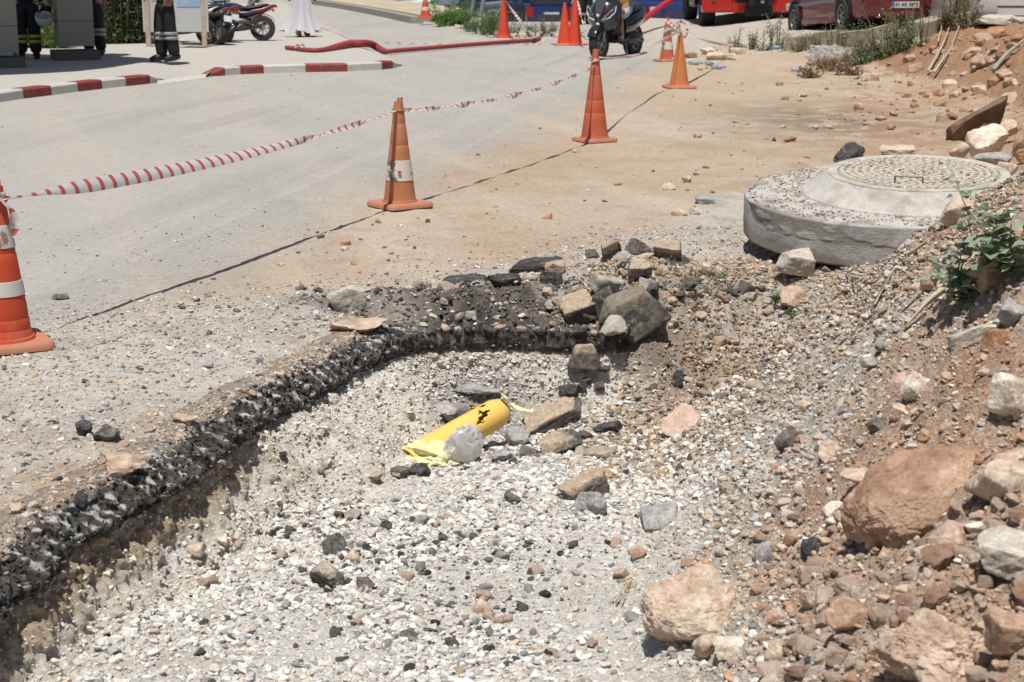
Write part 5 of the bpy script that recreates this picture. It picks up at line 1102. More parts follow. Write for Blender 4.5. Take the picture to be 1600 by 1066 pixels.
for k, (px, lb) in enumerate((([(1550, 118), (1570, 98), (1590, 82), (1604, 70)], 'longest grey-green cut stalk on the crest of the bank'), ([(1532, 110), (1548, 100), (1566, 88)], 'middle cut stalk with a torn white end'), ([(1518, 118), (1528, 105), (1542, 90)], 'lowest cut stalk lying on the dark-sided slab'))):
    o = branch(px, .035, lb, 'cut_stalk', 'cut stalks on the bank'); o.data.materials[0] = M_DEAD2
# ------------------------------------------------------------------ canopy on grey columns
PZ = .115
M_COLM = mat('grey_column_paint', C(176, 172, 162), rough=.8, nz=.05, nsc=3, bump=.1)
M_PLI = mat('dark_plinth', C(122, 116, 106), rough=.8, nz=.1, nsc=4)
can = thing('entrance_canopy', 'entrance canopy carried by two grey square columns with dark plinths', 'canopy', P(117, 95, PZ))
o = np.array(can.location)
def column(u, v, wx, wy, rz):
    c = P(u, v, PZ)-o; m = MB(); m.box((0, 0, 2.08), (wx, wy, 3.72)); ob = m.build('column', M_COLM, can); ob.location = c; ob.rotation_euler = (0, 0, rz)
    m = MB(); m.box((0, 0, .075), (wx+.15, wy+.15, .15)); pl = m.build('plinth', M_PLI, ob)
    m = MB(); m.box((0, 0, .62), (wx+.006, wy+.006, .012)); m.build('joint', MATS['dark_plinth'], ob)
column(118, 92.5, .56, .50, .42); c1 = P(-2, 104.5, PZ)-o
column(-2, 104.5, .56, .50, .42)
m = MB(); m.box((0, 0, .10), (.05, .05, .14)); bx_ = m.build('pipe_stub', M_COLM, can); bx_.location = P(26, 103, PZ)-o+np.array([0, -.02, .06])
shp = [(-400, 124), (-100, 121), (0, 117.5), (60, 115), (120, 111.5), (170, 106), (215, 98.5), (262, 94), (200, 89.5), (155, 88), (60, 85.5), (0, 82), (-400, 74)]
hh = 3.82; k_ = hh/math.tan(SUN_EL); sh = np.array([SUN_AZ[0], SUN_AZ[1]])/np.hypot(*SUN_AZ)*k_
lo_ = [np.array([*(P(a, b, PZ)[:2]+sh), PZ+hh])-o for a, b in shp]
m = MB(); m.loft([lo_, [p+np.array([0, 0, .35]) for p in lo_]]); m.build('roof', M_COLM, can)

# ------------------------------------------------------------------ people
SKIN = mat('skin', C(176, 126, 100), rough=.55, nz=.05); DARK = mat('navy_uniform', C(38, 39, 46), rough=.8, nz=.2, nsc=12, bump=.3, bsc=20, bd=.01); BLACK = mat('black_leather', C(40, 38, 38), rough=.5)
HAIR = mat('dark_hair', C(44, 38, 34), rough=.6); SILV = mat('silver_stripe', C(176, 178, 176), rough=.4); YELS = mat('yellow_stripe', C(206, 206, 96), rough=.5)
def skin_mesh(name, pts, edges, m, parent, root=0, sub=2):
    me = bpy.data.meshes.new(name); me.from_pydata([p[:3] for p in pts], edges, []); ob = link(name, me, m, parent)
    sk = ob.modifiers.new('skin', 'SKIN'); sk.use_smooth_shade = True
    for i, p in enumerate(pts):
        v = me.skin_vertices[0].data[i]; v.radius = (p[3], p[4] if len(p) > 4 else p[3]); v.use_root = i == root
    ob.modifiers.new('subdivision', 'SUBSURF').levels = sub; ob.modifiers[-1].render_levels = sub
    return ob
def person(label, loc, rz, legs, arms, pants, top, shoes=BLACK, band=None, bandz=(.42, .50), shorts=False, skirt=None, pelvis=(0, 0, .95), lean=(0, 0), group='people on the pavement and road', s=1., sandals=False):
    t = thing('person', label, 'person', loc, rz, group); t.scale = (s, s, s)
    px, py, pz = pelvis; lx, ly = lean
    pts = [(px, py, pz, .13, .10), (px+lx*.3, py+ly*.3, pz+.22, .13, .09), (px+lx*.8, py+ly*.8, pz+.42, .15, .10), (px+lx, py+ly, pz+.54, .055), (px+lx, py+ly-.01, pz+.62, .075), (px+lx, py+ly-.02, pz+.71, .085, .10), (px+lx, py+ly-.01, pz+.79, .06)]
    ed = [(0, 1), (1, 2), (2, 3), (3, 4), (4, 5), (5, 6)]
    for sgn, (kn, an, to) in zip((-1, 1), legs):
        b = len(pts); pts += [(px+sgn*.095, py, pz-.06, .085), (*kn, .058), (*[(kn[i]*.6+an[i]*.4) for i in range(3)], .056), (*an, .036), (*to, .03)]
        ed += [(0, b), (b, b+1), (b+1, b+2), (b+2, b+3), (b+3, b+4)]
    sh_ = [(px+lx*.8, py+ly*.8, pz+.44)]*2
    hands = []
    for sgn, (el, wr) in zip((-1, 1), arms):
        b = len(pts); d = np.array(wr)-np.array(el); d /= np.linalg.norm(d); h = np.array(wr)+d*.05
        pts += [(px+lx*.8+sgn*.185, py+ly*.8, pz+.45, .055), (*el, .042), (*wr, .026), (*h, .036, .018)]
        ed += [(2, b), (b, b+1), (b+1, b+2), (b+2, b+3)]
        side = np.cross(d, [0, 1, 0]); side = side/max(np.linalg.norm(side), 1e-6)
        for f, L in ((-1.3, .07), (-.45, .085), (.4, .08), (1.2, .06)):
            q = h+side*f*.017+d*.04; q2 = q+d*L*.6+np.array([0, -.02, 0]); n_ = len(pts); pts += [(*q, .009), (*q2, .0075)]; ed += [(b+3, n_), (n_, n_+1)]
        q = h+side*-.04+np.array([0, -.015, 0]); n_ = len(pts); pts += [(*q, .010), (*(q+d*.04), .008)]; ed += [(b+2, n_), (n_, n_+1)]
    skin_mesh('body', pts, ed, SKIN, t)
    # jacket or shirt
    g = [(px, py, pz-.13, .185, .14), (px, py, pz+.02, .175, .13), (px+lx*.3, py+ly*.3, pz+.22, .165, .12), (px+lx*.8, py+ly*.8, pz+.43, .18, .125), (px+lx, py+ly, pz+.51, .08)]; ge = [(0, 1), (1, 2), (2, 3), (3, 4)]
    for sgn, (el, wr) in zip((-1, 1), arms):
        b = len(g); f = .85 if not shorts and skirt is None else .15; m_ = [el[i]*(1-f)+wr[i]*f for i in range(3)]
        g += [(px+lx*.8+sgn*.19, py+ly*.8, pz+.45, .075), (*el, .06), (*m_, .05)]; ge += [(3, b), (b, b+1), (b+1, b+2)]
    skin_mesh('jacket' if not shorts else 'shirt', g, ge, top, t, sub=1)
    if skirt is None:
        g = [(px, py, pz+.04, .16, .125), (px, py, pz-.05, .155, .125)]; ge = [(0, 1)]
        for sgn, (kn, an, to) in zip((-1, 1), legs):
            b = len(g); hp_ = (px+sgn*.1, py, pz-.12); w_ = 1.18
            if shorts:
                m_ = [hp_[i]*.22+kn[i]*.78 for i in range(3)]; g += [(*hp_, .105), (*m_, .095)]; ge += [(1, b), (b, b+1)]
            else:
                md = [kn[i]*.5+an[i]*.5 for i in range(3)]; lo2 = [an[0], an[1], an[2]-.005]
                g += [(*hp_, .125), (*kn, .108), (*md, .104), (*lo2, .092)]; ge += [(1, b), (b, b+1), (b+1, b+2), (b+2, b+3)]
        skin_mesh('shorts' if shorts else 'trousers', g, ge, pants, t, sub=2)
    else: skirt(t)
    for kn, an, to in legs:
        m = MB(); a, b = np.array(an), np.array(to); m.tube([a+(a-b)*.45+np.array([0, 0, -.028]), a+(b-a)*.15+np.array([0, 0, -.012]), a+(b-a)*.6+np.array([0, 0, -.004]), b+(b-a)*.18], [.045, .062, .055, .034], 10) if not sandals else m.box(tuple((a+b)/2+np.array([0, 0, -.035])), (.09, .27, .025))
        m.build('shoe' if not sandals else 'sandal', shoes, t, smooth=not sandals)
        if sandals: m = MB(); m.box(tuple(a*.4+b*.6+np.array([0, 0, .0])), (.10, .05, .06)); m.build('strap', SILV, t)
        if band:
            for z0 in bandz:
                f = (kn[2]-z0)/(kn[2]-an[2]) if z0 < kn[2] else 0
                c = [kn[i]*(1-f)+an[i]*f for i in range(3)]; m = MB(); m.lathe([(.104, -.025), (.110, -.02), (.110, .02), (.104, .025)], 20, c=c); m.build('stripe', band, t, smooth=True)
    m = MB(); m.lathe([(.0, .16), (.06, .145), (.095, .09), (.105, .03), (.10, -.02), (.07, -.05)], 16, c=(px+lx, py+ly+.01, pz+.69)); m.build('hair', HAIR, t, smooth=True)
    return t
stand = [((-.1, -.02, .5), (-.11, .03, .09), (-.13, -.13, .045)), ((.1, -.02, .5), (.11, .03, .09), (.13, -.13, .045))]
hang = [((-.27, .0, 1.14), (-.27, -.06, .88)), ((.27, .0, 1.14), (.27, -.06, .88))]
t = person('person in navy uniform trousers with silver stripes below the knee, by the notice board', P(261, 96.5, PZ-.01), -.95, [((-.075, -.06, .5), (-.08, -.04, .09), (-.1, -.2, .045)), ((.08, .03, .5), (.085, .10, .09), (.1, -.06, .045))], [((-.26, .02, 1.14), (-.18, -.16, 1.0)), ((.26, .02, 1.14), (.2, -.15, 1.0))], DARK, DARK, band=SILV, bandz=(.36, .43), s=1.04)
ff = person('firefighter in dark gear with yellow stripes standing between the columns, a helmet in hand', P(46, 93, PZ-.01), .2, stand, [((-.27, .02, 1.2), (-.20, -.2, 1.05)), ((.28, .02, 1.16), (.36, -.12, .93))], DARK, DARK, band=YELS, bandz=(.28, .36), s=1.05)
for z0 in (1.02, 1.12):
    m = MB(); m.lathe([(.175, -.03), (.182, -.025), (.182, .025), (.175, .03)], 24, c=(0, 0, z0)); st_ = m.build('stripe', YELS, ff, smooth=True); st_.scale = (1, .8, 1)
hl = thing('helmet', 'white helmet with dark inside held by the firefighter', 'helmet', PD(69, 29, P(46, 93, PZ)[1]-.12)); hl.rotation_euler = (math.radians(205), math.radians(12), 0)
m = MB(); m.lathe([(.0, .13), (.06, .122), (.11, .09), (.14, .03), (.148, -.03), (.142, -.06), (.136, -.06), (.136, .0), (.11, .07), (0, .115)], 24); m.build('shell', mat('helmet_white', C(226, 226, 228), rough=.35), hl, smooth=True)
m = MB(); m.loft([[(.1*math.cos(a), .155*math.sin(a)-.02, -.03), (.1*math.cos(a), .165*math.sin(a)-.05, -.12)] for a in np.linspace(math.pi*1.05, math.pi*1.95, 12)], cap=False); m.build('visor', BLACK, hl, smooth=True)
person('person in dark clothes almost hidden behind the second column', P(148, 88, PZ-.01), -.3, stand, hang, DARK, DARK, band=SILV, bandz=(.36, .43), s=1.04)
def skirt_of(t):
    n = 72; rings = []; prof = [(.99, .135), (.90, .17), (.75, .19), (.55, .215), (.35, .255), (.2, .31), (.12, .345)]
    for z, r in prof:
        f = 1-(z-.12)/.87; ring = []
        for k in range(n):
            a = 2*math.pi*k/n; fl = 1+f*(.17*math.sin(9*a+1.3*math.sin(2*a))+.09*math.sin(17*a+z*3)); ext = .13*f*f*max(0, math.cos(a-.1))**3
            ring.append(((r*fl+ext)*math.cos(a), r*.72*fl*math.sin(a), z+f*.03*math.sin(5*a)))
        rings.append(ring)
    m = MB(); m.loft(rings, cap=False); m.build('skirt', mat('white_cotton', C(226, 224, 229, 1.4), rough=.8, nz=.03), t, smooth=True)
person('woman in a long flared white skirt walking away up the road', P(474, 58, .112), math.pi-.15, [((-.09, -.12, .5), (-.06, -.06, .09), (-.06, -.2, .045)), ((.09, .02, .5), (.06, .18, .12), (.06, .05, .03))], [((-.29, .03, 1.16), (-.27, -.02, .88)), ((.29, .03, 1.16), (.30, -.02, .88))], None, mat('white_top', C(236, 234, 236), rough=.8), shoes=mat('tan_leather', C(150, 104, 74)), skirt=skirt_of)
g5 = P(914, 45, 0.0); person('person in black trousers with a silver band standing behind the twin cones', g5, .2, stand, hang, mat('black_cloth', C(34, 33, 36), rough=.85), mat('black_cloth', C(34, 33, 36)), band=SILV, bandz=(.36,), s=1.02)
for u, v, lb in ((522, 2.2, 'left one of two people far up the road, only dark shoes in view'), (538, 2.0, 'right one of two people far up the road, only dark shoes in view')):
    person(lb, P(u, v, 0), 0, stand, hang, DARK, DARK)

# ------------------------------------------------------------------ notice board
nb = thing('notice_board', 'pale two-panel notice board on wooden legs', 'notice board', P(302, 73, PZ)); o = np.array(nb.location)
M_BRD = mat('board_white', C(214, 214, 214), rough=.5, nz=.03); M_TIM = mat('pale_timber', C(206, 188, 164), rough=.7)
kk = P(302, 73, PZ)[1]/F
m = MB(); m.box((-.01, 0, .95), (.62*1.02, .04, 1.35)); pn = m.build('panel', M_BRD, nb)
m = MB(); m.box((-.02, -.024, .82), (.5, .008, .16)); m.build('blue_strip', mat('blue_strip', C(176, 200, 236), rough=.4), pn)
m = MB(); m.box((-.02, -.026, .95), (.54, .012, .03)); m.build('bar', M_TIM, pn)
for x_ in (.22, -.84):
    m = MB(); m.box((x_, .0, .8), (.085, .06, 1.6)); m.build('leg', M_TIM, nb)
m = MB(); m.box((-.78, .02, .95), (.30, .03, 1.35), (0, 0, .25)); m.build('panel', M_BRD, nb)
m = MB(); m.box((-.30, .3, .04), (1.0, .05, .05)); m.build('foot_bar', M_TIM, nb)
stone(286, 72, 8, 9, 'white', 'white stone lying under the notice board', 'rock', seed=991, sub=3, lift=.06)

# ------------------------------------------------------------------ motorbikes
TYRE = mat('tyre_rubber', C(58, 56, 55), rough=.85, nz=.1, nsc=20); RIM = mat('alloy', C(176, 178, 180), rough=.35, metal=.8); STEEL = mat('chrome', C(200, 200, 204), rough=.2, metal=1.)
BLKP = mat('black_plastic', C(42, 42, 45), rough=.35, spec=.5); LAMP = mat('clear_lamp', C(228, 230, 234), rough=.1, spec=.8); REDL = mat('red_lamp', C(190, 34, 30), rough=.2)
def wheel(parent, c, r, w_, rimr=.62, spokes=6, rim=None, hub=True):
    m = MB(); rr = r*rimr; h = w_/2
    m.lathe([(rr, -h*.8), (r*.90, -h), (r*.975, -h*.82), (r, -h*.4), (r, h*.4), (r*.975, h*.82), (r*.90, h), (rr, h*.8), (rr, -h*.8)], 32, axis='x'); wh = m.build('wheel', TYRE, parent, angle=40); wh.location = c
    m = MB(); m.lathe([(rr*1.01, -h*.75), (rr*1.01, h*.75), (rr*.88, h*.7), (rr*.85, 0), (rr*.88, -h*.7), (rr*1.01, -h*.75)], 28, axis='x')
    for k in range(spokes):
        a = 2*math.pi*k/spokes; m.box((0, math.cos(a)*rr*.5, math.sin(a)*rr*.5), (h*1.1, rr*.86, rr*.17), (a, 0, 0))
    m.lathe([(0, -h*.8), (rr*.22, -h*.75), (rr*.22, h*.75), (0, h*.8)], 14, axis='x'); m.build('rim', rim or RIM, wh, angle=40); return wh
def motorbike(label, loc, rz, c1, c2, front=True, lean=.14, plate=True, r=.29, topbox=False, group='motorbikes parked beside the notice board'):
    t = thing('motorbike', label, 'motorbike', loc, group=group, rot=(0, lean, rz)); t.scale = (.82,)*3
    wheel(t, (0, .64, r), r, .12, .6, 6, mat('grey_rim', C(150, 148, 146), metal=.5)); wheel(t, (0, -.62, r), r, .14, .58, 8, mat('grey_rim', C(150, 148, 146)))
    m = MB()
    for x_ in (-.09, .09): m.tube([(x_, .64, r), (x_*.9, .48, .62), (x_*.8, .38, .92)], .022, 8)
    m.build('fork', STEEL, t, smooth=True)
    m = MB(); m.tube([(-.36, .28, 1.02), (-.2, .36, 1.0), (0, .38, .97), (.2, .36, 1.0), (.36, .28, 1.02)], .016, 8); m.build('handlebar', BLKP, t, smooth=True)
    def blob(nm, secs, mt):
        m = MB(); m.loft([[(hw*math.cos(a), y, zc+hz*math.sin(a)) for a in np.linspace(0, 2*math.pi, 14, endpoint=False)] for y, hw, zc, hz in secs]); return m.build(nm, mt, t, angle=50)
    blob('tank', [(.36, .06, .84, .05), (.26, .15, .82, .12), (.02, .17, .80, .12), (-.14, .10, .78, .08)], c1)
    blob('seat', [(-.08, .11, .80, .04), (-.3, .16, .79, .06), (-.62, .14, .86, .05), (-.78, .08, .88, .03)], BLKP)
    blob('tail', [(-.3, .13, .70, .06), (-.6, .13, .74, .09), (-.86, .09, .83, .06), (-.95, .04, .86, .03)], c2)
    blob('engine', [(.3, .13, .42, .12), (.1, .17, .42, .20), (-.2, .16, .42, .17), (-.34, .08, .42, .1)], mat('engine_grey', C(110, 106, 102), rough=.4, metal=.6))
    blob('side_cover', [(.30, .06, .68, .05), (.05, .18, .64, .10), (-.35, .17, .66, .09), (-.5, .1, .7, .04)], c1)
    for nm, y0, a0, a1, mt in (('mudguard', .64, .6, 2.4, c2), ('mudguard', -.62, .5, 2.6, BLKP)):
        m = MB(); m.loft([[(x_, y0+math.cos(a)*(r+.05-abs(x_)*.2), r+math.sin(a)*(r+.05-abs(x_)*.2)) for x_ in (-.08, -.04, 0, .04, .08)] for a in np.linspace(a0, a1, 10)], cap=False); m.build(nm, mt, t, smooth=True)
    m = MB(); m.tube([(.17, .0, .3), (.19, -.4, .34), (.20, -.85, .5)], [.03, .05, .055], 10); m.build('exhaust', STEEL, t, smooth=True)
    m = MB(); m.tube([(-.17, -.62, r), (-.15, -.2, .4)], .03, 8); m.tube([(.15, -.62, r), (.13, -.2, .4)], .03, 8); m.build('swing_arm', BLKP, t, smooth=True)
    m = MB(); m.lathe([(0, .06), (.07, .05), (.095, -.02), (.06, -.08)], 16, axis='y', c=(0, .48, .86)); m.build('headlight', LAMP, t, smooth=True)
    m = MB(); m.box((0, -.97, .84), (.14, .03, .06)); m.build('tail_light', REDL, t)
    if plate: m = MB(); m.box((0, -1.0, .62), (.19, .01, .15), (-.45, 0, 0)); m.build('number_plate', mat('plate_white', C(226, 226, 226), rough=.4), t)
    for x_ in (-.13, .13): m = MB(); m.lathe([(0, -.03), (.03, -.02), (.035, .02), (0, .03)], 10, axis='y', c=(x_, -.88, .76)); m.build('indicator', mat('amber_lamp', C(226, 140, 50), rough=.2), t, smooth=True)
    for x_ in (-.3, .3): m = MB(); m.tube([(x_, .3, 1.02), (x_*1.3, .3, 1.2)], .008, 6); m.lathe([(0, -.01), (.055, -.008), (.055, .008), (0, .012)], 14, axis='y', c=(x_*1.3, .3, 1.22)); m.build('mirror', BLKP, t, smooth=True)
    return t
ORG = mat('orange_paint', C(226, 92, 46), rough=.3, coat=.4); BLU = mat('blue_paint', C(70, 140, 220), rough=.3, coat=.4); WHP = mat('white_paint', C(236, 234, 236), rough=.3, coat=.4); DRD = mat('dark_red_paint', C(140, 42, 44), rough=.3, coat=.4); SLV = mat('silver_paint', C(140, 142, 150), rough=.3, metal=.4, coat=.4); NVY = mat('navy_paint', C(48, 50, 66), rough=.3, coat=.4)
motorbike('navy motorbike with dark red tail, last in the parked row', P(384, 66, PZ)+np.array([-.25, .55, 0]), -math.pi/2-.45+math.pi+.5, NVY, DRD, r=.31)
motorbike('navy motorbike with silver tail between the red-tailed one and the dark one', P(355, 67, PZ)+np.array([-.3, .6, 0]), .55, NVY, SLV)
motorbike('dark motorbike with a grey rear box, half behind the notice board', P(338, 71, PZ)+np.array([-.2, .6, 0]), .5, NVY, SLV)
motorbike('motorbike with a white front mudguard sticking out behind the notice board', P(232, 70, PZ)+np.array([.62, .2, 0]), math.pi/2-.1, NVY, WHP)
motorbike('silver motorbike at the far end of the row, beyond the red-tailed one', P(407, 40, PZ)+np.array([-.3, .4, 0]), .3, SLV, SLV)

# ------------------------------------------------------------------ shrubs, grass and weeds
def leaves_mesh(name, cen, n, sz, m, parent, seed, asp=2.2, up=0.):
    r = np.random.default_rng(seed); k = r.integers(0, len(cen), n); P0 = np.array(cen)[k][:, :3]+r.normal(size=(n, 3))*np.array(cen)[k][:, 3:4]*.5
    d = r.normal(size=(n, 3)); d[:, 2] = d[:, 2]*.6+up; d /= np.linalg.norm(d, axis=1, keepdims=True); e = np.cross(d, r.normal(size=(n, 3))); e /= np.linalg.norm(e, axis=1, keepdims=True); nn = np.cross(d, e)
    s = sz*r.uniform(.5, 1.2, n)[:, None]
    V = np.stack([P0, P0+d*s*.5+e*s/asp*.5+nn*s*.08, P0+d*s, P0+d*s*.5-e*s/asp*.5+nn*s*.08], 1).reshape(-1, 3)
    me = np_mesh(name, V, np.arange(4*n).reshape(n, 4)); return link(name, me, m, parent)
def leafm(name, c, k=.35):
    if name in MATS: return MATS[name]
    m, n, p = _new(name); gm = n.nodes.new('ShaderNodeNewGeometry'); col = _mix(n, gm.outputs['Random Per Island'], np.array(C(*c))*(1-k), np.array(C(*c))*(1+k)); n.links.new(col, p.inputs['Base Color']); p.inputs['Roughness'].default_value = .5
    tl = n.nodes.new('ShaderNodeBsdfTranslucent'); n.links.new(col, tl.inputs[0]); a = n.nodes.new('ShaderNodeMixShader'); a.inputs[0].default_value = .3; n.links.new(p.outputs[0], a.inputs[1]); n.links.new(tl.outputs[0], a.inputs[2]); n.links.new(a.outputs[0], n.nodes['Material Output'].inputs[0]); MATS[name] = m; return m
def bush(name, label, cat, loc, size, n, leaf, c, seed, stems=8, group=None, k=.35, up=0., asp=2.2):
    t = thing(name, label, cat, loc, group=group); r = np.random.default_rng(seed); m = MB(); cen = []
    for i in range(stems):
        tip = r.uniform(-1, 1, 3)*np.array(size)*.5; tip[2] = abs(tip[2])*2*.85+size[2]*.12; base = np.array([tip[0]*.45, tip[1]*.45, 0]); mid = (base+tip)/2+r.normal(size=3)*.04*size[2]
        m.tube([base, mid, tip], [.012*size[2]+.004, .008*size[2]+.003, .002], 5)
        for f in np.linspace(.15, 1, 6): q = base*(1-f)+tip*f; cen.append((*q, min(size)*.20))
    m.build('stem', mat('shrub_stem', C(120, 108, 80), rough=.8), t, smooth=True)
    leaves_mesh('foliage', cen, n, leaf, leafm('leaf_%d_%d_%d' % c, c, k), t, seed, asp, up); return t
for k, (u, wd) in enumerate(((180, 1.1), (205, 1.2), (232, 1.2), (160, .9))):
    bush('hedge_shrub', ['dark green hedge shrub right beside the second column', 'dark green hedge shrub in the middle of the hedge', 'dark green hedge shrub behind the white mudguard', 'dark green hedge shrub half behind the second column'][k], 'shrub', P(u, 70-k*.5, PZ)+np.array([0, .6, -.02]), (wd, .9, 2.2), 3600, .085, (88, 112, 70), 60+k, 26, 'shrubs of the hedge', k=.6)
for k, u in enumerate((40, 66, 82)): bush('garden_plant', ['green garden plant behind the firefighter', 'strap-leaved green plant under the helmet', 'yellow-green plant left of the second column'][k], 'plant', P(u, 76, PZ)+np.array([0, .3, -.02]), (.8, .6, .75+.2*(k == 0)), 900, .13, (136, 160, 84), 70+k, 12, 'garden plants between the columns', asp=5, up=.8, k=.5)
for k, u in enumerate((-30, 30, 70, 100)): bush('garden_shrub', ['dark shrub at the picture edge behind the first column', 'dark shrub behind the firefighter', 'dark shrub above the strap-leaved plant', 'dark shrub behind the second column'][k], 'shrub', P(u, 68, PZ)+np.array([0, 1.5, -.02]), (1.2, 1., 2.3), 2200, .09, (66, 84, 54), 75+k, 22, 'dark shrubs behind the columns', k=.5)
lawn = bush('garden_bed', 'low green bed behind the columns', 'plants', P(60, 74, PZ)+np.array([-.6, .4, 0]), (3.4, .8, .22), 3500, .12, (126, 156, 78), 80, 10, k=.5, up=.6, asp=5); lawn['kind'] = 'stuff'
bush('round_bush', 'round bright green bush at the end of the far stone kerb', 'bush', hit(708, 40), (1.25, .9, .70), 5200, .065, (112, 156, 60), 90, 24, k=.45)
def weed(label, u, v, h, w_, n, c, seed, leaf=.05, name='tall_weed', stems=7, group='weeds along the verge', z=None, k=.4): return bush(name, label, 'weed', hit(u, v) if z is None else P(u, v, z), (w_, w_*.7, h), n, leaf, c, seed, stems, group, k, .3, 3.)
weed('low weed spilling over the end of the stone kerb', 678, 34, .25, .7, 600, (116, 134, 86), 101)
weed('low weed right of the end of the stone kerb', 694, 40, .22, .7, 500, (120, 138, 90), 102)
for k, (u, v) in enumerate(((737, 50), (750, 53), (762, 55), (772, 57))):
    bush('grass_tuft', ['grass tuft nearest the green bush', 'grass tuft between the green bush and the lone far cone', 'grass tuft in front of the steel posts', 'grass tuft touching the lone far cone'][k], 'grass', hit(u, v), (.42, .3, .5), 420, .22, (122, 148, 92), 110+k, 6, 'grass tufts by the lone far cone', up=1.6, asp=16)
for k, (u, v) in enumerate(((803, 56), (826, 58), (842, 57), (858, 57))):
    bush('grass_tuft', ['grass tuft behind the squared pale stone', 'grass tuft under the sagging tape', 'bright grass tuft before the blue hatchback bumper', 'small grass tuft left of the twin cones'][k], 'grass', hit(u, v), (.36, .3, .32), 240, .16, (134, 152, 96), 120+k, 5, 'grass tufts before the blue hatchback', up=1.4, asp=14)
WE = [(1150, 84, .40, .3, 'thin weed at the left of the weedy strip below the fire engine'), (1172, 82, .5, .3, 'thin tall weed under the winch of the fire engine'), (1192, 84, .45, .35, 'weed with dry stems before the fire engine'), (1212, 82, .75, .45, 'tallest leafy weed before the right wheel of the fire engine'),
      (1228, 84, .35, .3, 'weed at the corner of the concrete kerb'), (1246, 86, .40, .35, 'brown-green weed by the front wheel of the maroon car'), (1270, 84, .35, .22, 'small upright bright green weed against the kerb'), (1305, 84, .55, .35, 'weed growing up past the kerb below the maroon sill')]
for k, (u, v, h, w_, lb) in enumerate(WE): weed(lb, u, v-4, h, w_, int(260*h/.4), (134, 148, 104) if k != 6 else (120, 160, 70), 130+k, .05)
BU = [(1360, 98, .55, .75, 'bushy grey-green weed at the left of the big clump on the red bank'), (1385, 88, .75, .85, 'bushiest grey-green weed of the big clump on the red bank'), (1412, 76, .6, .7, 'grey-green weed at the upper right of the big clump'), (1338, 102, .3, .45, 'low grey weed in front of the big clump')]
for k, (u, v, h, w_, lb) in enumerate(BU): weed(lb, u, v, h, w_, 1500, (138, 156, 112), 150+k, .045, 'bushy_weed', 22, 'bushy weeds on the red bank', k=.45)
for k, (u, v) in enumerate(((1395, 62), (1408, 58), (1424, 58), (1440, 56))): weed(['flowering weed in front of the maroon bumper, nearest its exhaust', 'flowering weed under the maroon number plate', 'flowering weed before the middle of the maroon bumper', 'flowering weed near the end of the maroon bumper'][k], u, v+16, .75, .3, 260, (150, 160, 124), 160+k, .035, 'flowering_weed', 9, 'flowering weeds before the maroon car')
for k, (u, v, h) in enumerate(((1478, 45, .85), (1496, 40, .9), (1512, 40, .75))): weed(['tall dry weed at the corner of the maroon car', 'tall brown-green weed between the maroon and the white car', 'tall weed at the corner of the white car'][k], u, v+6, h, .45, 700, (140, 134, 94), 170+k, .05, 'tall_weed', 16, 'tall weeds between the cars', k=.5)
for k, (u, v) in enumerate(((1266, 122), (1292, 108), (1310, 112), (1320, 118))): weed(['dry brown tuft on the slope above the blue bottle', 'dry brown tuft under the plastic sheet', 'dry tuft right of the plastic sheet', 'grey-green dry tuft at the foot of the red bank'][k], u, v, .2, .45, 380, (150, 124, 96), 180+k, .06, 'dry_tuft', 14, 'dry tufts below the plastic sheet')
gsp = [(1040+int(i*6.3) % 130, 440+(i*37) % 60) for i in range(24)]
for k, (u, v) in enumerate(gsp[:16]): bush('grass_tuft', 'sparse young grass tuft between the heaped plates and the manhole slab', 'grass', hit(u, v), (.10, .08, .05), 26, .045, (132, 150, 118), 200+k, 3, 'sparse grass tufts at the trench head', up=.7, asp=9)
for k, (u, v) in enumerate(((1200, 468), (1215, 476), (1240, 500), (1262, 492), (1290, 505), (1440, 300))): bush('grass_tuft', 'little green runner of grass below the manhole slab', 'grass', hit(u, v), (.14, .10, .05), 30, .05, (122, 150, 96), 220+k, 3, 'grass runners below the manhole slab', up=.4, asp=8) if k < 5 else None

# ------------------------------------------------------------------ concrete kerb of the car park
M_CK = mat('weathered_kerb', C(184, 168, 146), rough=.9, nz=.14, nsc=5, bump=.5, bsc=30, dust=.2)
ck = [(1228, 82), (1268, 80), (1306, 77), (1350, 73), (1392, 66), (1438, 62), (1480, 50), (1526, 42)]
t = thing('concrete_kerb', 'weathered concrete kerb blocks along the edge of the car park', 'kerb', hit(1350, 76)); o = np.array(t.location)
for i in range(len(ck)-1):
    (u0, v0), (u1, v1) = ck[i], ck[i+1]
    if i == 4: continue
    a = hit(u0, v0-1); b = hit(u1, v1-1); a2 = np.array([a[0], a[1], 0]); b2 = np.array([b[0], b[1], 0]); d = (b2-a2)/np.linalg.norm(b2-a2); nr_ = np.array([-d[1], d[0], 0]); hgt = .26+.04*(i % 3 == 1)
    k = MB(); g = .012
    k.loft([[p-o for p in (q+np.array([0, 0, -.2]), q+np.array([0, 0, hgt-.02]), q+nr_*.03+np.array([0, 0, hgt]), q+nr_*.28+np.array([0, 0, hgt]), q+nr_*.28+np.array([0, 0, -.2]))] for q in (a+d*g, b-d*g)])
    k.build('kerb_block', M_CK, t)
stone(1412, 66, 36, 16, 'conc', 'broken kerb block half hidden in the flowering weeds', 'kerb block', name='kerb_block_fragment', seed=801, box=True, sub=3); stone(1560, 42, 60, 16, 'conc', 'jagged pale kerb stone below the white bumper', 'kerb block', name='kerb_block_fragment', seed=803, box=True, sub=3); stone(1438, 60, 18, 20, 'pink', 'pinkish kerb fragment between the flowering weeds', 'kerb block', name='kerb_block_fragment', seed=805, box=True, sub=3); stone(1592, 40, 26, 12, 'conc', 'kerb stone at the picture edge below the white bumper', 'kerb block', name='kerb_block_fragment', seed=807, box=True, sub=3)

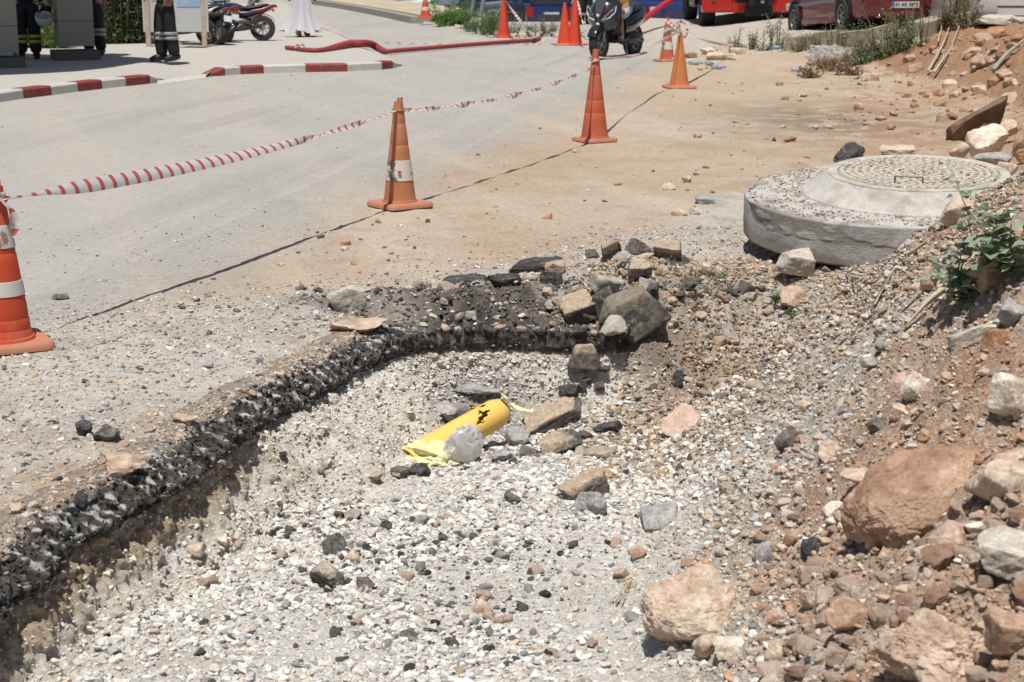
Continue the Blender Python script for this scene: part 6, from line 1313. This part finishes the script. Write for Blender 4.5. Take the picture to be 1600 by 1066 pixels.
# ------------------------------------------------------------------ litter
M_PET = film('bottle_plastic', (214, 226, 240), .45, .15)
def bottle(label, u, v, rz, cap):
    g = hit(u, v); t = thing('plastic_bottle', label, 'bottle', g+np.array([0, 0, .035]), group='bottles thrown on the verge', rot=(math.pi/2, .1, rz))
    m = MB(); m.lathe([(0, -.11), (.03, -.11), (.034, -.10), (.034, -.03), (.031, -.02), (.034, -.01), (.034, .05), (.024, .08), (.012, .095), (.012, .11)], 16); m.build('body', M_PET, t, smooth=True)
    m = MB(); m.lathe([(.0355, -.02), (.0355, .04)], 16); m.build('label_band', mat('bottle_label', C(170, 186, 220)), t)
    m = MB(); m.lathe([(.015, .105), (.015, .125), (0, .126)], 12); m.build('cap', cap, t)
BC = mat('blue_cap', C(70, 80, 170)); 
bottle('plastic bottle lying nearest the plain orange cone', 1086, 102, 1.2, BC); bottle('plastic bottle in the middle of three by the far stone pile', 1108, 103, .4, BC); bottle('plastic bottle with blue cap, farthest from the cone of three', 1122, 109, 1.8, BC)
bottle('blue-labelled plastic bottle at the foot of the slope', 1247, 113, 1.4, BC); bottle('crushed plastic bottle among the weeds before the kerb', 1214, 78, .9, BC)
M_SHT = film('plastic_sheet', (246, 242, 240), .5)
crumple('plastic_sheet', 'crumpled sheet of torn clear plastic below the kerb', 'plastic sheet', hit(1300, 98)+np.array([0, 0, .07]), (.28, .16, .12), M_SHT, 21, (.3, .2, .4), amp=.75)
crumple('plastic_scrap', 'scrap of white plastic hanging on the tallest weed', 'plastic scrap', hit(1208, 74)+np.array([0, -.05, .30]), (.04, .03, .09), M_SHT, 23, (.1, .2, .1), amp=.6)
for k, (u, v) in enumerate(((1148, 70), (1160, 76), (1135, 74))): crumple('paper_scrap', ['pale paper scrap beside the far stone pile', 'pale paper scrap in the weedy strip', 'pale paper scrap on top of the far stone pile'][k], 'paper', hit(u, v)+np.array([0, 0, .04]), (.09, .06, .04), mat('paper', C(226, 216, 206)), 30+k, (.3, .4, k), amp=.5, sub=3)
# ------------------------------------------------------------------ steel posts of a crash barrier behind the grass
M_GALV = mat('galvanised_steel', C(168, 174, 182), rough=.45, metal=.5, nz=.1)
t = thing('crash_barrier', 'galvanised crash barrier with leaning posts behind the green bush', 'barrier', P(768, 44, 0)); o = np.array(t.location)
for u0, v0, u1, v1, w_ in ((776, 48, 776, 16, .13), (748, 18, 758, -12, .10), (735, 14, 742, -14, .10)):
    a, b = PD(u0, v0, 44), PD(u1, v1, 44); m = MB(); m.tube([a-o+np.array([0, 0, -.3]), b-o], w_*.55, 6); m.build('post', M_GALV, t)
m = MB(); a, b = PD(752, 14, 44.1)-o, PD(786, 10, 44.6)-o
m.loft([[p+np.array([0, dy, dz]) for dy, dz in ((0, -.15), (-.06, -.1), (0, -.03), (0, .03), (-.06, .1), (0, .15), (.02, .15), (.02, -.15))] for p in (a, b)]); m.build('rail', M_GALV, t)

# ------------------------------------------------------------------ cars
GLS = mat('dark_glass', C(46, 54, 62), rough=.06, spec=.8); TRM = mat('bumper_trim', C(74, 76, 80), rough=.5)
def plate(t, c, rot, text=None, w_=.52):
    m = MB(); m.box((0, 0, 0), (w_, .012, .112)); pl = m.build('number_plate', mat('plate_white', C(226, 226, 226), rough=.4), t); pl.location = c; pl.rotation_euler = rot
    m = MB(); m.box((-w_/2+.022, -.008, 0), (.04, .004, .108)); m.build('blue_field', mat('plate_blue', C(60, 92, 190)), pl)
    if text:
        cu = bpy.data.curves.new('plate_text', 'FONT'); cu.body = text; cu.size = .086; cu.align_x = 'CENTER'; cu.align_y = 'CENTER'; cu.extrude = .001; cu.offset = .002; cu.space_character = 1.05
        ob = bpy.data.objects.new('plate_text', cu); COL.objects.link(ob); ob.parent = pl; ob.location = (.02, -.009, 0); ob.rotation_euler = (math.pi/2, 0, 0); cu.materials.append(mat('plate_black', C(40, 40, 42)))
        bpy.context.view_layer.update(); dg_ = bpy.context.evaluated_depsgraph_get(); me_ = bpy.data.meshes.new_from_object(ob.evaluated_get(dg_)); tm_ = bpy.data.objects.new('plate_text', me_); COL.objects.link(tm_); tm_.parent = pl; tm_.location = ob.location; tm_.rotation_euler = ob.rotation_euler; bpy.data.objects.remove(ob); tm_.name = 'plate_text'
def car(label, loc, rz, paint, L=4.4, W=1.72, rot=None, style='sedan', text=None, boxy=False, lower=None, group='parked cars', trimline=True, pz=.62):
    t = thing('car', label, 'car', loc, group=group, rot=rot if rot else (0, 0, rz)); hw = W/2; h = L/2
    k = .035 if boxy else .10
    bt = .92 if boxy else .98
    S = [(-h, hw*.86, .34, bt-.26, k), (-h+.04, hw*.93, .28, bt-.06, k), (-h+.16, hw*.965, .24, bt, k), (-h+.55, hw*.985, .21, bt+.02, k+.04), (-h+1.1, hw, .20, bt+.01, k+.04), (0, hw, .20, bt-.02, k+.04), (h-1.25, hw*.995, .20, bt-.05, k+.04), (h-.6, hw*.97, .22, bt-.16, k+.03), (h-.12, hw*.88, .26, bt-.26, k), (h, hw*.78, .34, bt-.34, k)]
    m = MB(); m.loft([rrect(a, b, c, y, r_, 4) for y, a, b, c, r_ in S]); m.build('body', paint, t, angle=35)
    y0 = -h+(.62 if style == 'sedan' else .06)
    G = [(y0, hw*.80, bt-.02, bt+.03), (y0+(.5 if style == 'sedan' else .22), hw*.72, bt-.04, 1.37), (y0+1.1, hw*.70, bt-.04, 1.44), (y0+1.9, hw*.71, bt-.05, 1.40), (h-1.02, hw*.80, bt-.10, bt-.02)]
    m = MB(); m.loft([[(a, y, b), (a*(.86 if c > 1.2 else .97), y, c), (-a*(.86 if c > 1.2 else .97), y, c), (-a, y, b)] for y, a, b, c in G]); gl_ = m.build('cabin_glass', GLS, t, angle=30)
    m = MB(); m.loft([[(a*.87, y, c-.02), (a*.80, y, c+.022), (-a*.80, y, c+.022), (-a*.87, y, c-.02)] for y, a, b, c in G[1:4]]); m.build('roof', paint, t, angle=40)
    for sgn in (-1, 1):
        m = MB()
        for (ya, aa, ba, ca), (yb, ab, bb, cb) in ((G[0], G[1]), (G[3], G[4])): m.tube([(sgn*aa*.93, ya, ca), (sgn*ab*.90, yb, cb)], .045, 6)
        m.tube([(sgn*hw*.82, y0+1.35, bt-.03), (sgn*hw*.63, y0+1.35, 1.41)], .035, 6); m.build('pillar', paint, t, smooth=True)
        for yy, fr in ((-h+.82, 0), (h-.86, 1)):
            m = MB(); m.lathe([(0, -.02), (.37, -.02), (.385, .022), (.35, .024), (.335, .004), (0, .004)] if sgn > 0 else [(0, .02), (.37, .02), (.385, -.022), (.35, -.024), (.335, -.004), (0, -.004)], 28, axis='x'); ar = m.build('wheel_arch', mat('arch_dark', C(34, 33, 34), rough=.9), t, angle=40); ar.location = (sgn*(hw-.002), yy, .33)
            wheel(t, (sgn*(hw-.028), yy, .315), .315, .17, .66, 7)
        m = MB(); m.box((sgn*hw*.83, -h+.035, bt-.24), (.20, .10, .26 if not boxy else .30)); m.build('tail_light', REDL, t)
        m = MB(); m.box((sgn*hw*.72, h-.09, bt-.38), (.32, .12, .14)); m.build('headlight', LAMP, t)
        m = MB(); m.box((sgn*(hw+.004), .1, .60), (.03, L*.5, .05)); m.build('side_moulding', STEEL if trimline else TRM, t)
        m = MB(); m.box((sgn*(hw*.99), 0, .26), (.035, L*.52, .12)); m.build('sill', lower or paint, t)
        m = MB(); m.box((sgn*(hw+.09), h-1.6, bt+.06), (.18, .08, .12)); m.build('mirror', paint, t)
    for sy, nm in ((-1, 'rear_bumper'), (1, 'front_bumper')):
        m = MB(); a = hw*(.97 if sy < 0 else .92); y1 = sy*(h+.05); m.loft([[(x_, y1-sy*(.28*(abs(x_)/a)**3), z_) for z_ in (.30, .34, .56, .60)]+[(x_, y1-sy*(.28*(abs(x_)/a)**3+.14), .60), (x_, y1-sy*(.28*(abs(x_)/a)**3+.14), .30)] for x_ in np.linspace(-a, a, 15)]); m.build(nm, lower or paint, t, angle=40)
        m = MB(); m.loft([[(x_, y1-sy*(.28*(abs(x_)/a)**3)+sy*.006, z_) for z_ in (.43, .455)] for x_ in np.linspace(-a*.98, a*.98, 15)], cap=False); m.build('bumper_strip', mat('strip_paint', C(150, 110, 108) if lower is None else C(150, 160, 186), rough=.4), t)
    plate(t, (0, -h-.068 if pz < .6 else -h-.014, pz), (.03, 0, 0), text)
    m = MB(); m.tube([(hw*-.55, -h-.03, .27), (hw*-.55, -h+.3, .28)], .03, 10); m.build('exhaust', STEEL, t, smooth=True)
    return t
MAR = mat('maroon_paint', C(120, 48, 50), rough=.28, nz=.05, coat=.6, dust=.25, dustcol=(150, 106, 96)); BLUP = mat('blue_car_paint', C(42, 52, 104), rough=.25, coat=.6, nz=.05); WHC = mat('white_car_paint', C(236, 235, 234), rough=.3, coat=.5, nz=.03); DKC = mat('dark_car_paint', C(52, 56, 66), rough=.25, coat=.5); LBC = mat('pale_blue_car_paint', C(140, 168, 206), rough=.25, coat=.5)
az = .16
rw = PD(1322, 51, 31.2); hd = np.array([-math.sin(az), math.cos(az), 0]); rt_ = np.array([math.cos(az), math.sin(az), 0])
cen = rw+rt_*.79+hd*(2.2-.82); cen[2] = rw[2]-.085
car('maroon saloon car seen from behind, parked on the bank above the kerb', cen, az, MAR, rot=(math.radians(-3.6), math.radians(.0), az), text='06 AK 5872', pz=.47)
cw = PD(1527, 25, 27.5); car('white car with only its smooth rear bumper in view, beside the maroon one', (cw[0]+.85, cw[1]+2.2, cw[2]-.29), -.02, WHC)
cb = PD(856, 42, 53.); car('dark blue boxy hatchback seen from behind, with the lone cone before it', (cb[0]-.1, cb[1]+2.0, cb[2]-.22), .10, BLUP, L=4.0, W=1.62, boxy=True, style='hatch', lower=TRM)
c2 = PD(1012, 34, 54.); car('dark blue car behind the rising red hose, facing the road', (c2[0]+.3, c2[1]+2.2, c2[2]-.2), math.pi+.25, BLUP)
c3 = PD(915, 36, 57.); car('white car behind the person in black trousers', (c3[0]-.3, c3[1]+2.6, c3[2]-.2), .5, WHC, boxy=True)
c4 = P(735, 22, 0); car('dark car behind the steel posts', (c4[0]+.9, c4[1]+1.5, -.55), 1.3, DKC, style='hatch')
c5 = P(690, 14, 0); car('white car whose bonnet shows above the green bush', (c5[0]-.2, c5[1]+3, -.62), 1.9, WHC)
c6 = P(652, 5, 0); car('red-trimmed dark car behind the small banded cone', (c6[0]-.3, c6[1]-2, -.85), .9, DKC)
c7 = P(797, 26, 0); car('pale blue car hidden behind the blue hatchback', (c7[0]-1.6, c7[1]+6.5, -.4), .3, LBC, style='hatch')

# ------------------------------------------------------------------ fire engine
RED = mat('fire_red', C(206, 44, 38), rough=.3, nz=.05, coat=.5, dust=.1); GRY = mat('grille_grey', C(122, 126, 130), rough=.5, nz=.08); BLK2 = mat('engine_black', C(36, 36, 38), rough=.6)
fx_, fy2 = 5.72, 39.6; tz = .16
T = thing('fire_engine', 'red fire engine seen from the front with a winch on its bumper', 'fire engine', (fx_, fy2, tz), -.02)
def tb(nm, c, d, m_, rot=None, par=None, bev=.02):
    m = MB(); m.box((0, 0, 0), d); o_ = m.build(nm, m_, par or T); o_.location = c
    if rot: o_.rotation_euler = rot
    b = o_.modifiers.new('bevel', 'BEVEL'); b.width = bev; b.segments = 2; return o_
cab = tb('cab', (0, 1.6, 1.95), (2.42, 2.2, 2.1), RED, bev=.08); tb('windscreen', (0, .47, 2.35), (2.2, .06, .85), GLS, (-.04, 0, 0))
tb('body', (0, 5.4, 1.85), (2.45, 5.0, 2.4), RED, bev=.04); tb('chassis', (0, 3.9, .72), (.9, 7.6, .28), BLK2)
for s in (-1, 1):
    cnr = tb('bumper_corner', (s*.86, .36, .78), (.70, .55, .86), RED, bev=.05)
    for k, (dx, dz) in enumerate(((-.02, .33), (-.16*s*0+.02, .12), (.04, -.10))):
        m = MB(); m.lathe([(0, -.03), (.052, -.028), (.058, -.012), (.072, -.012), (.076, .0), (.072, .02)], 20, axis='y'); l = m.build('lamp', GRY if k else LAMP, cnr, angle=40); l.location = (s*.05*0+(-.05 if s < 0 else .05)+dx*s, -.278, dz)
    if True:
        m = MB(); m.lathe([(0, -.03), (.05, -.028), (.06, -.012), (.07, .0), (.07, .02)], 20, axis='y'); l = m.build('lamp', LAMP, cnr, angle=40); l.location = (-.19*s*-1 if s > 0 else -.17, -.278, .34)
    tb('bumper_slot', (s*.41, .095, .74), (.26, .02, .14), BLK2, bev=.004); tb('step', (s*1.16, .78, .52), (.16, .30, .10), GRY)
    tb('cab_door', (s*1.222, 1.35, 2.0), (.03, 1.1, 1.7), RED); tb('door_window', (s*1.232, 1.3, 2.4), (.03, .85, .7), GLS)
    ff_ = tb('wing', (s*1.13, 1.15, 1.02), (.22, 1.25, .28), RED, bev=.06); m = MB(); m.loft([[(x_, 1.2+math.cos(a)*.60, .52+math.sin(a)*.60) for x_ in (-.16+s*1.1, .14+s*1.1)] for a in np.linspace(0, math.pi, 16)], cap=False); m.build('mudguard', BLK2, T, smooth=True)
    for yy in (1.2, 5.9): wheel(T, (s*1.0, yy, .52), .52, .34, .55, 8, GRY)
    tb('mirror', (s*1.42, .62, 2.3), (.18, .12, .5), BLK2); tb('locker', (s*1.236, 4.6, 1.55), (.03, 2.2, 1.5), GRY)
    tb('side_skirt', (s*1.2, 2.7, .68), (.10, 1.4, .5), GRY)
tb('bumper_bar', (0, .36, .56), (1.05, .5, .42), RED, bev=.03); tb('grille', (0, .44, 1.02), (1.06, .12, .46), GRY, bev=.01)
for k in range(3): tb('grille_bar', (0, .372, .90+.13*k), (1.0, .03, .03), TRM, bev=.006)
wn = tb('winch', (.12, .05, .66), (.54, .36, .30), BLK2); m = MB(); m.lathe([(.06, -.16), (.13, -.15), (.13, -.12), (.075, -.11), (.075, .11), (.13, .12), (.13, .15), (.06, .16)], 18, axis='x'); dr = m.build('drum', GRY, wn, angle=40); dr.location = (.02, -.12, .18)
m = MB(); m.box((0, 0, 0), (.34, .05, .05)); m.box((0, 0, -.14), (.34, .05, .04)); fl_ = m.build('fairlead', STEEL, wn); fl_.location = (.02, -.22, .20)
m = MB(); m.lathe([(0, -.02), (.05, -.015), (.05, .015), (0, .02)], 14, axis='y'); hk = m.build('hook', STEEL, wn, smooth=True); hk.location = (.05, -.20, -.04)
tb('winch_motor', (-.24, .02, .84), (.28, .3, .30), BLK2); tb('winch_lamp', (.44, .0, .93), (.07, .05, .10), LAMP)
tb('undertray', (.12, .3, .40), (.66, .5, .26), BLK2); m = MB(); m.tube([(-1.05, 1.2, .52), (1.05, 1.2, .52)], .10, 10); m.lathe([(.05, -.2), (.22, -.1), (.22, .1), (.05, .2)], 16, axis='x', c=(.15, 1.2, .5)); m.build('axle', BLK2, T, smooth=True)
tb('step_panel', (-1.22, 2.15, .78), (.06, .5, .55), mat('beige_panel', C(176, 164, 146), rough=.5)); tb('tread_plate', (-1.24, 2.5, .5), (.10, .9, .06), GRY)

# ------------------------------------------------------------------ scooter and rider
sc0 = P(963, 90.5, 0.0); S_ = thing('motor_scooter', 'black motor scooter with white-edged headlights coming down the road', 'scooter', sc0, group=None, rot=(0, math.radians(-1.5), math.pi+.34*-1)); 
S_.rotation_euler = (0, 0, math.pi-.52); S_.scale = (1.08,)*3
wheel(S_, (0, .64, .27), .27, .13, .62, 5, RIM); wheel(S_, (0, -.62, .27), .27, .15, .62, 5, RIM)
def sec(nm, secs, m_, par=S_, k=10, sm=True):
    """secs: (y, half width, z low, z high, shift of the upper edge along y)"""
    m = MB(); m.loft([[(hw*math.cos(a), y+(dy*(.5+.5*math.sin(a))), (z0+z1)/2+(z1-z0)/2*math.sin(a)) for a in np.linspace(0, 2*math.pi, 16, endpoint=False)] for y, hw, z0, z1, dy in secs]); return m.build(nm, m_, par, angle=45)
def shell(nm, rows, m_, par=S_, thick=.02):
    m = MB(); m.loft(rows, cap=False); o_ = m.build(nm, m_, par, angle=50); o_.modifiers.new('thickness', 'SOLIDIFY').thickness = thick; return o_
row = lambda y, z, hw, b=.10, n=9: [(hw*t, y-b*t*t, z) for t in np.linspace(-1, 1, n)]
GBK = mat('gloss_black', C(40, 42, 50), rough=.15, spec=.6, coat=.8)
shell('front_apron', [row(.50, .42, .12, .05), row(.60, .52, .20, .12), row(.66, .62, .27, .16), row(.64, .74, .29, .2), row(.56, .88, .25, .18), row(.48, .98, .16, .12)], GBK)
shell('leg_shield', [row(.38, .30, .16, .02), row(.40, .6, .26, .02), row(.38, .9, .22, .02)], BLKP)
for s in (-1, 1):
    shell('headlight', [[(s*.07, .672, .66), (s*.15, .640, .70), (s*.24, .575, .78)], [(s*.07, .665, .71), (s*.15, .628, .755), (s*.245, .555, .835)]], mat('smoked_lens', C(70, 74, 84), rough=.08, spec=.9), thick=.012)
    shell('light_edge', [[(s*.07, .690, .615), (s*.19, .640, .66), (s*.262, .575, .755), (s*.262, .545, .86)], [(s*.07, .690, .640), (s*.175, .648, .682), (s*.248, .583, .762), (s*.250, .555, .86)]], LAMP, thick=.01)
    shell('red_trim', [[(s*.05, .690, .735), (s*.17, .63, .79)], [(s*.05, .690, .755), (s*.17, .63, .81)]], mat('red_trim', C(176, 40, 44), rough=.3), thick=.008)
    m = MB(); m.tube([(s*.14, .40, 1.06), (s*.30, .42, 1.22)], .01, 6); m.lathe([(0, -.012), (.06, -.01), (.065, .01), (0, .014)], 14, axis='y', c=(s*.33, .42, 1.25)); m.build('mirror', BLKP, S_, smooth=True)
    m = MB(); m.tube([(s*.17, -.62, .27), (s*.15, -.05, .34)], .045, 8); m.build('swing_arm', BLKP, S_, smooth=True)
    m = MB(); m.tube([(s*.07, .64, .27), (s*.06, .52, .62)], .025, 8); m.build('fork', mat('fork_grey', C(150, 150, 152), rough=.4, metal=.5), S_, smooth=True)
shell('nose_panel', [[(-.05, .69, .70), (.05, .69, .70)], [(-.09, .60, .90), (.09, .60, .90)], [(-.07, .54, .99), (.07, .54, .99)]], SLV, thick=.012)
m = MB(); m.lathe([(0, .02), (.03, .015), (.035, 0)], 14, axis='y', c=(0, .70, .56)); m.lathe([(0, .02), (.022, .015), (.03, 0)], 12, axis='y', c=(0, .70, .70)); m.build('running_lamp', LAMP, S_, smooth=True)
m = MB(); m.loft([[(x_, .64+math.cos(a)*(.31-abs(x_)*.3), .27+math.sin(a)*(.31-abs(x_)*.3)) for x_ in (-.085, -.05, 0, .05, .085)] for a in np.linspace(.35, 2.3, 12)], cap=False); m.build('mudguard', GBK, S_, smooth=True)
sec('handlebar_cowl', [(.50, .06, .98, 1.08, 0), (.44, .15, .98, 1.12, 0), (.32, .14, 1.0, 1.10, 0), (.27, .05, 1.02, 1.08, 0)], GBK)
shell('windshield', [[(-.10, .50, 1.08), (0, .53, 1.08), (.10, .50, 1.08)], [(-.13, .44, 1.22), (0, .47, 1.24), (.13, .44, 1.22)]], SLV, thick=.008)
m = MB(); m.tube([(-.34, .24, 1.08), (-.16, .34, 1.06), (.16, .34, 1.06), (.34, .24, 1.08)], .02, 8); m.build('handlebar', BLKP, S_, smooth=True)
sec('floorboard', [(.40, .15, .26, .40, 0), (.1, .19, .24, .36, 0), (-.12, .18, .24, .40, 0)], BLKP)
sec('rear_body', [(-.08, .14, .30, .66, 0), (-.3, .20, .36, .74, 0), (-.7, .19, .50, .80, 0), (-.98, .08, .68, .82, 0)], GBK)
sec('seat', [(.0, .11, .68, .76, 0), (-.2, .16, .70, .80, 0), (-.55, .15, .74, .86, 0), (-.82, .10, .80, .86, 0)], BLKP)
sec('engine', [(-.25, .13, .20, .40, 0), (-.55, .16, .18, .44, 0), (-.80, .10, .24, .40, 0)], mat('engine_grey', C(110, 106, 102)))
m = MB(); m.tube([(.16, -.3, .3), (.19, -.6, .34), (.20, -.95, .46)], [.03, .06, .06], 10); m.build('exhaust', BLKP, S_, smooth=True)
m = MB(); m.box((0, -1.0, .76), (.2, .04, .06)); m.build('tail_light', REDL, S_); m = MB(); m.tube([(-.12, -.1, .24), (-.2, -.02, .03)], .012, 6); m.build('side_stand', STEEL, S_)
# rider faces the scooter's front: his own axes look along -y
rd = person('scooter rider in pale shorts and sandals, one bare leg showing', sc0, -.52, [((-.19, -.30, .70), (-.20, -.20, .36), (-.21, -.36, .33)), ((.19, -.30, .70), (.20, -.20, .36), (.21, -.36, .33))], [((-.30, -.06, 1.12), (-.33, -.30, 1.10)), ((.30, -.06, 1.12), (.33, -.30, 1.10))],
            mat('pale_shorts', C(196, 206, 226), rough=.8), mat('mustard_shirt', C(196, 150, 84), rough=.8), shoes=BLACK, shorts=True, pelvis=(0, .18, .88), lean=(0, -.04), group='x', sandals=True)
rd.scale = (1.08,)*3
del rd['group']
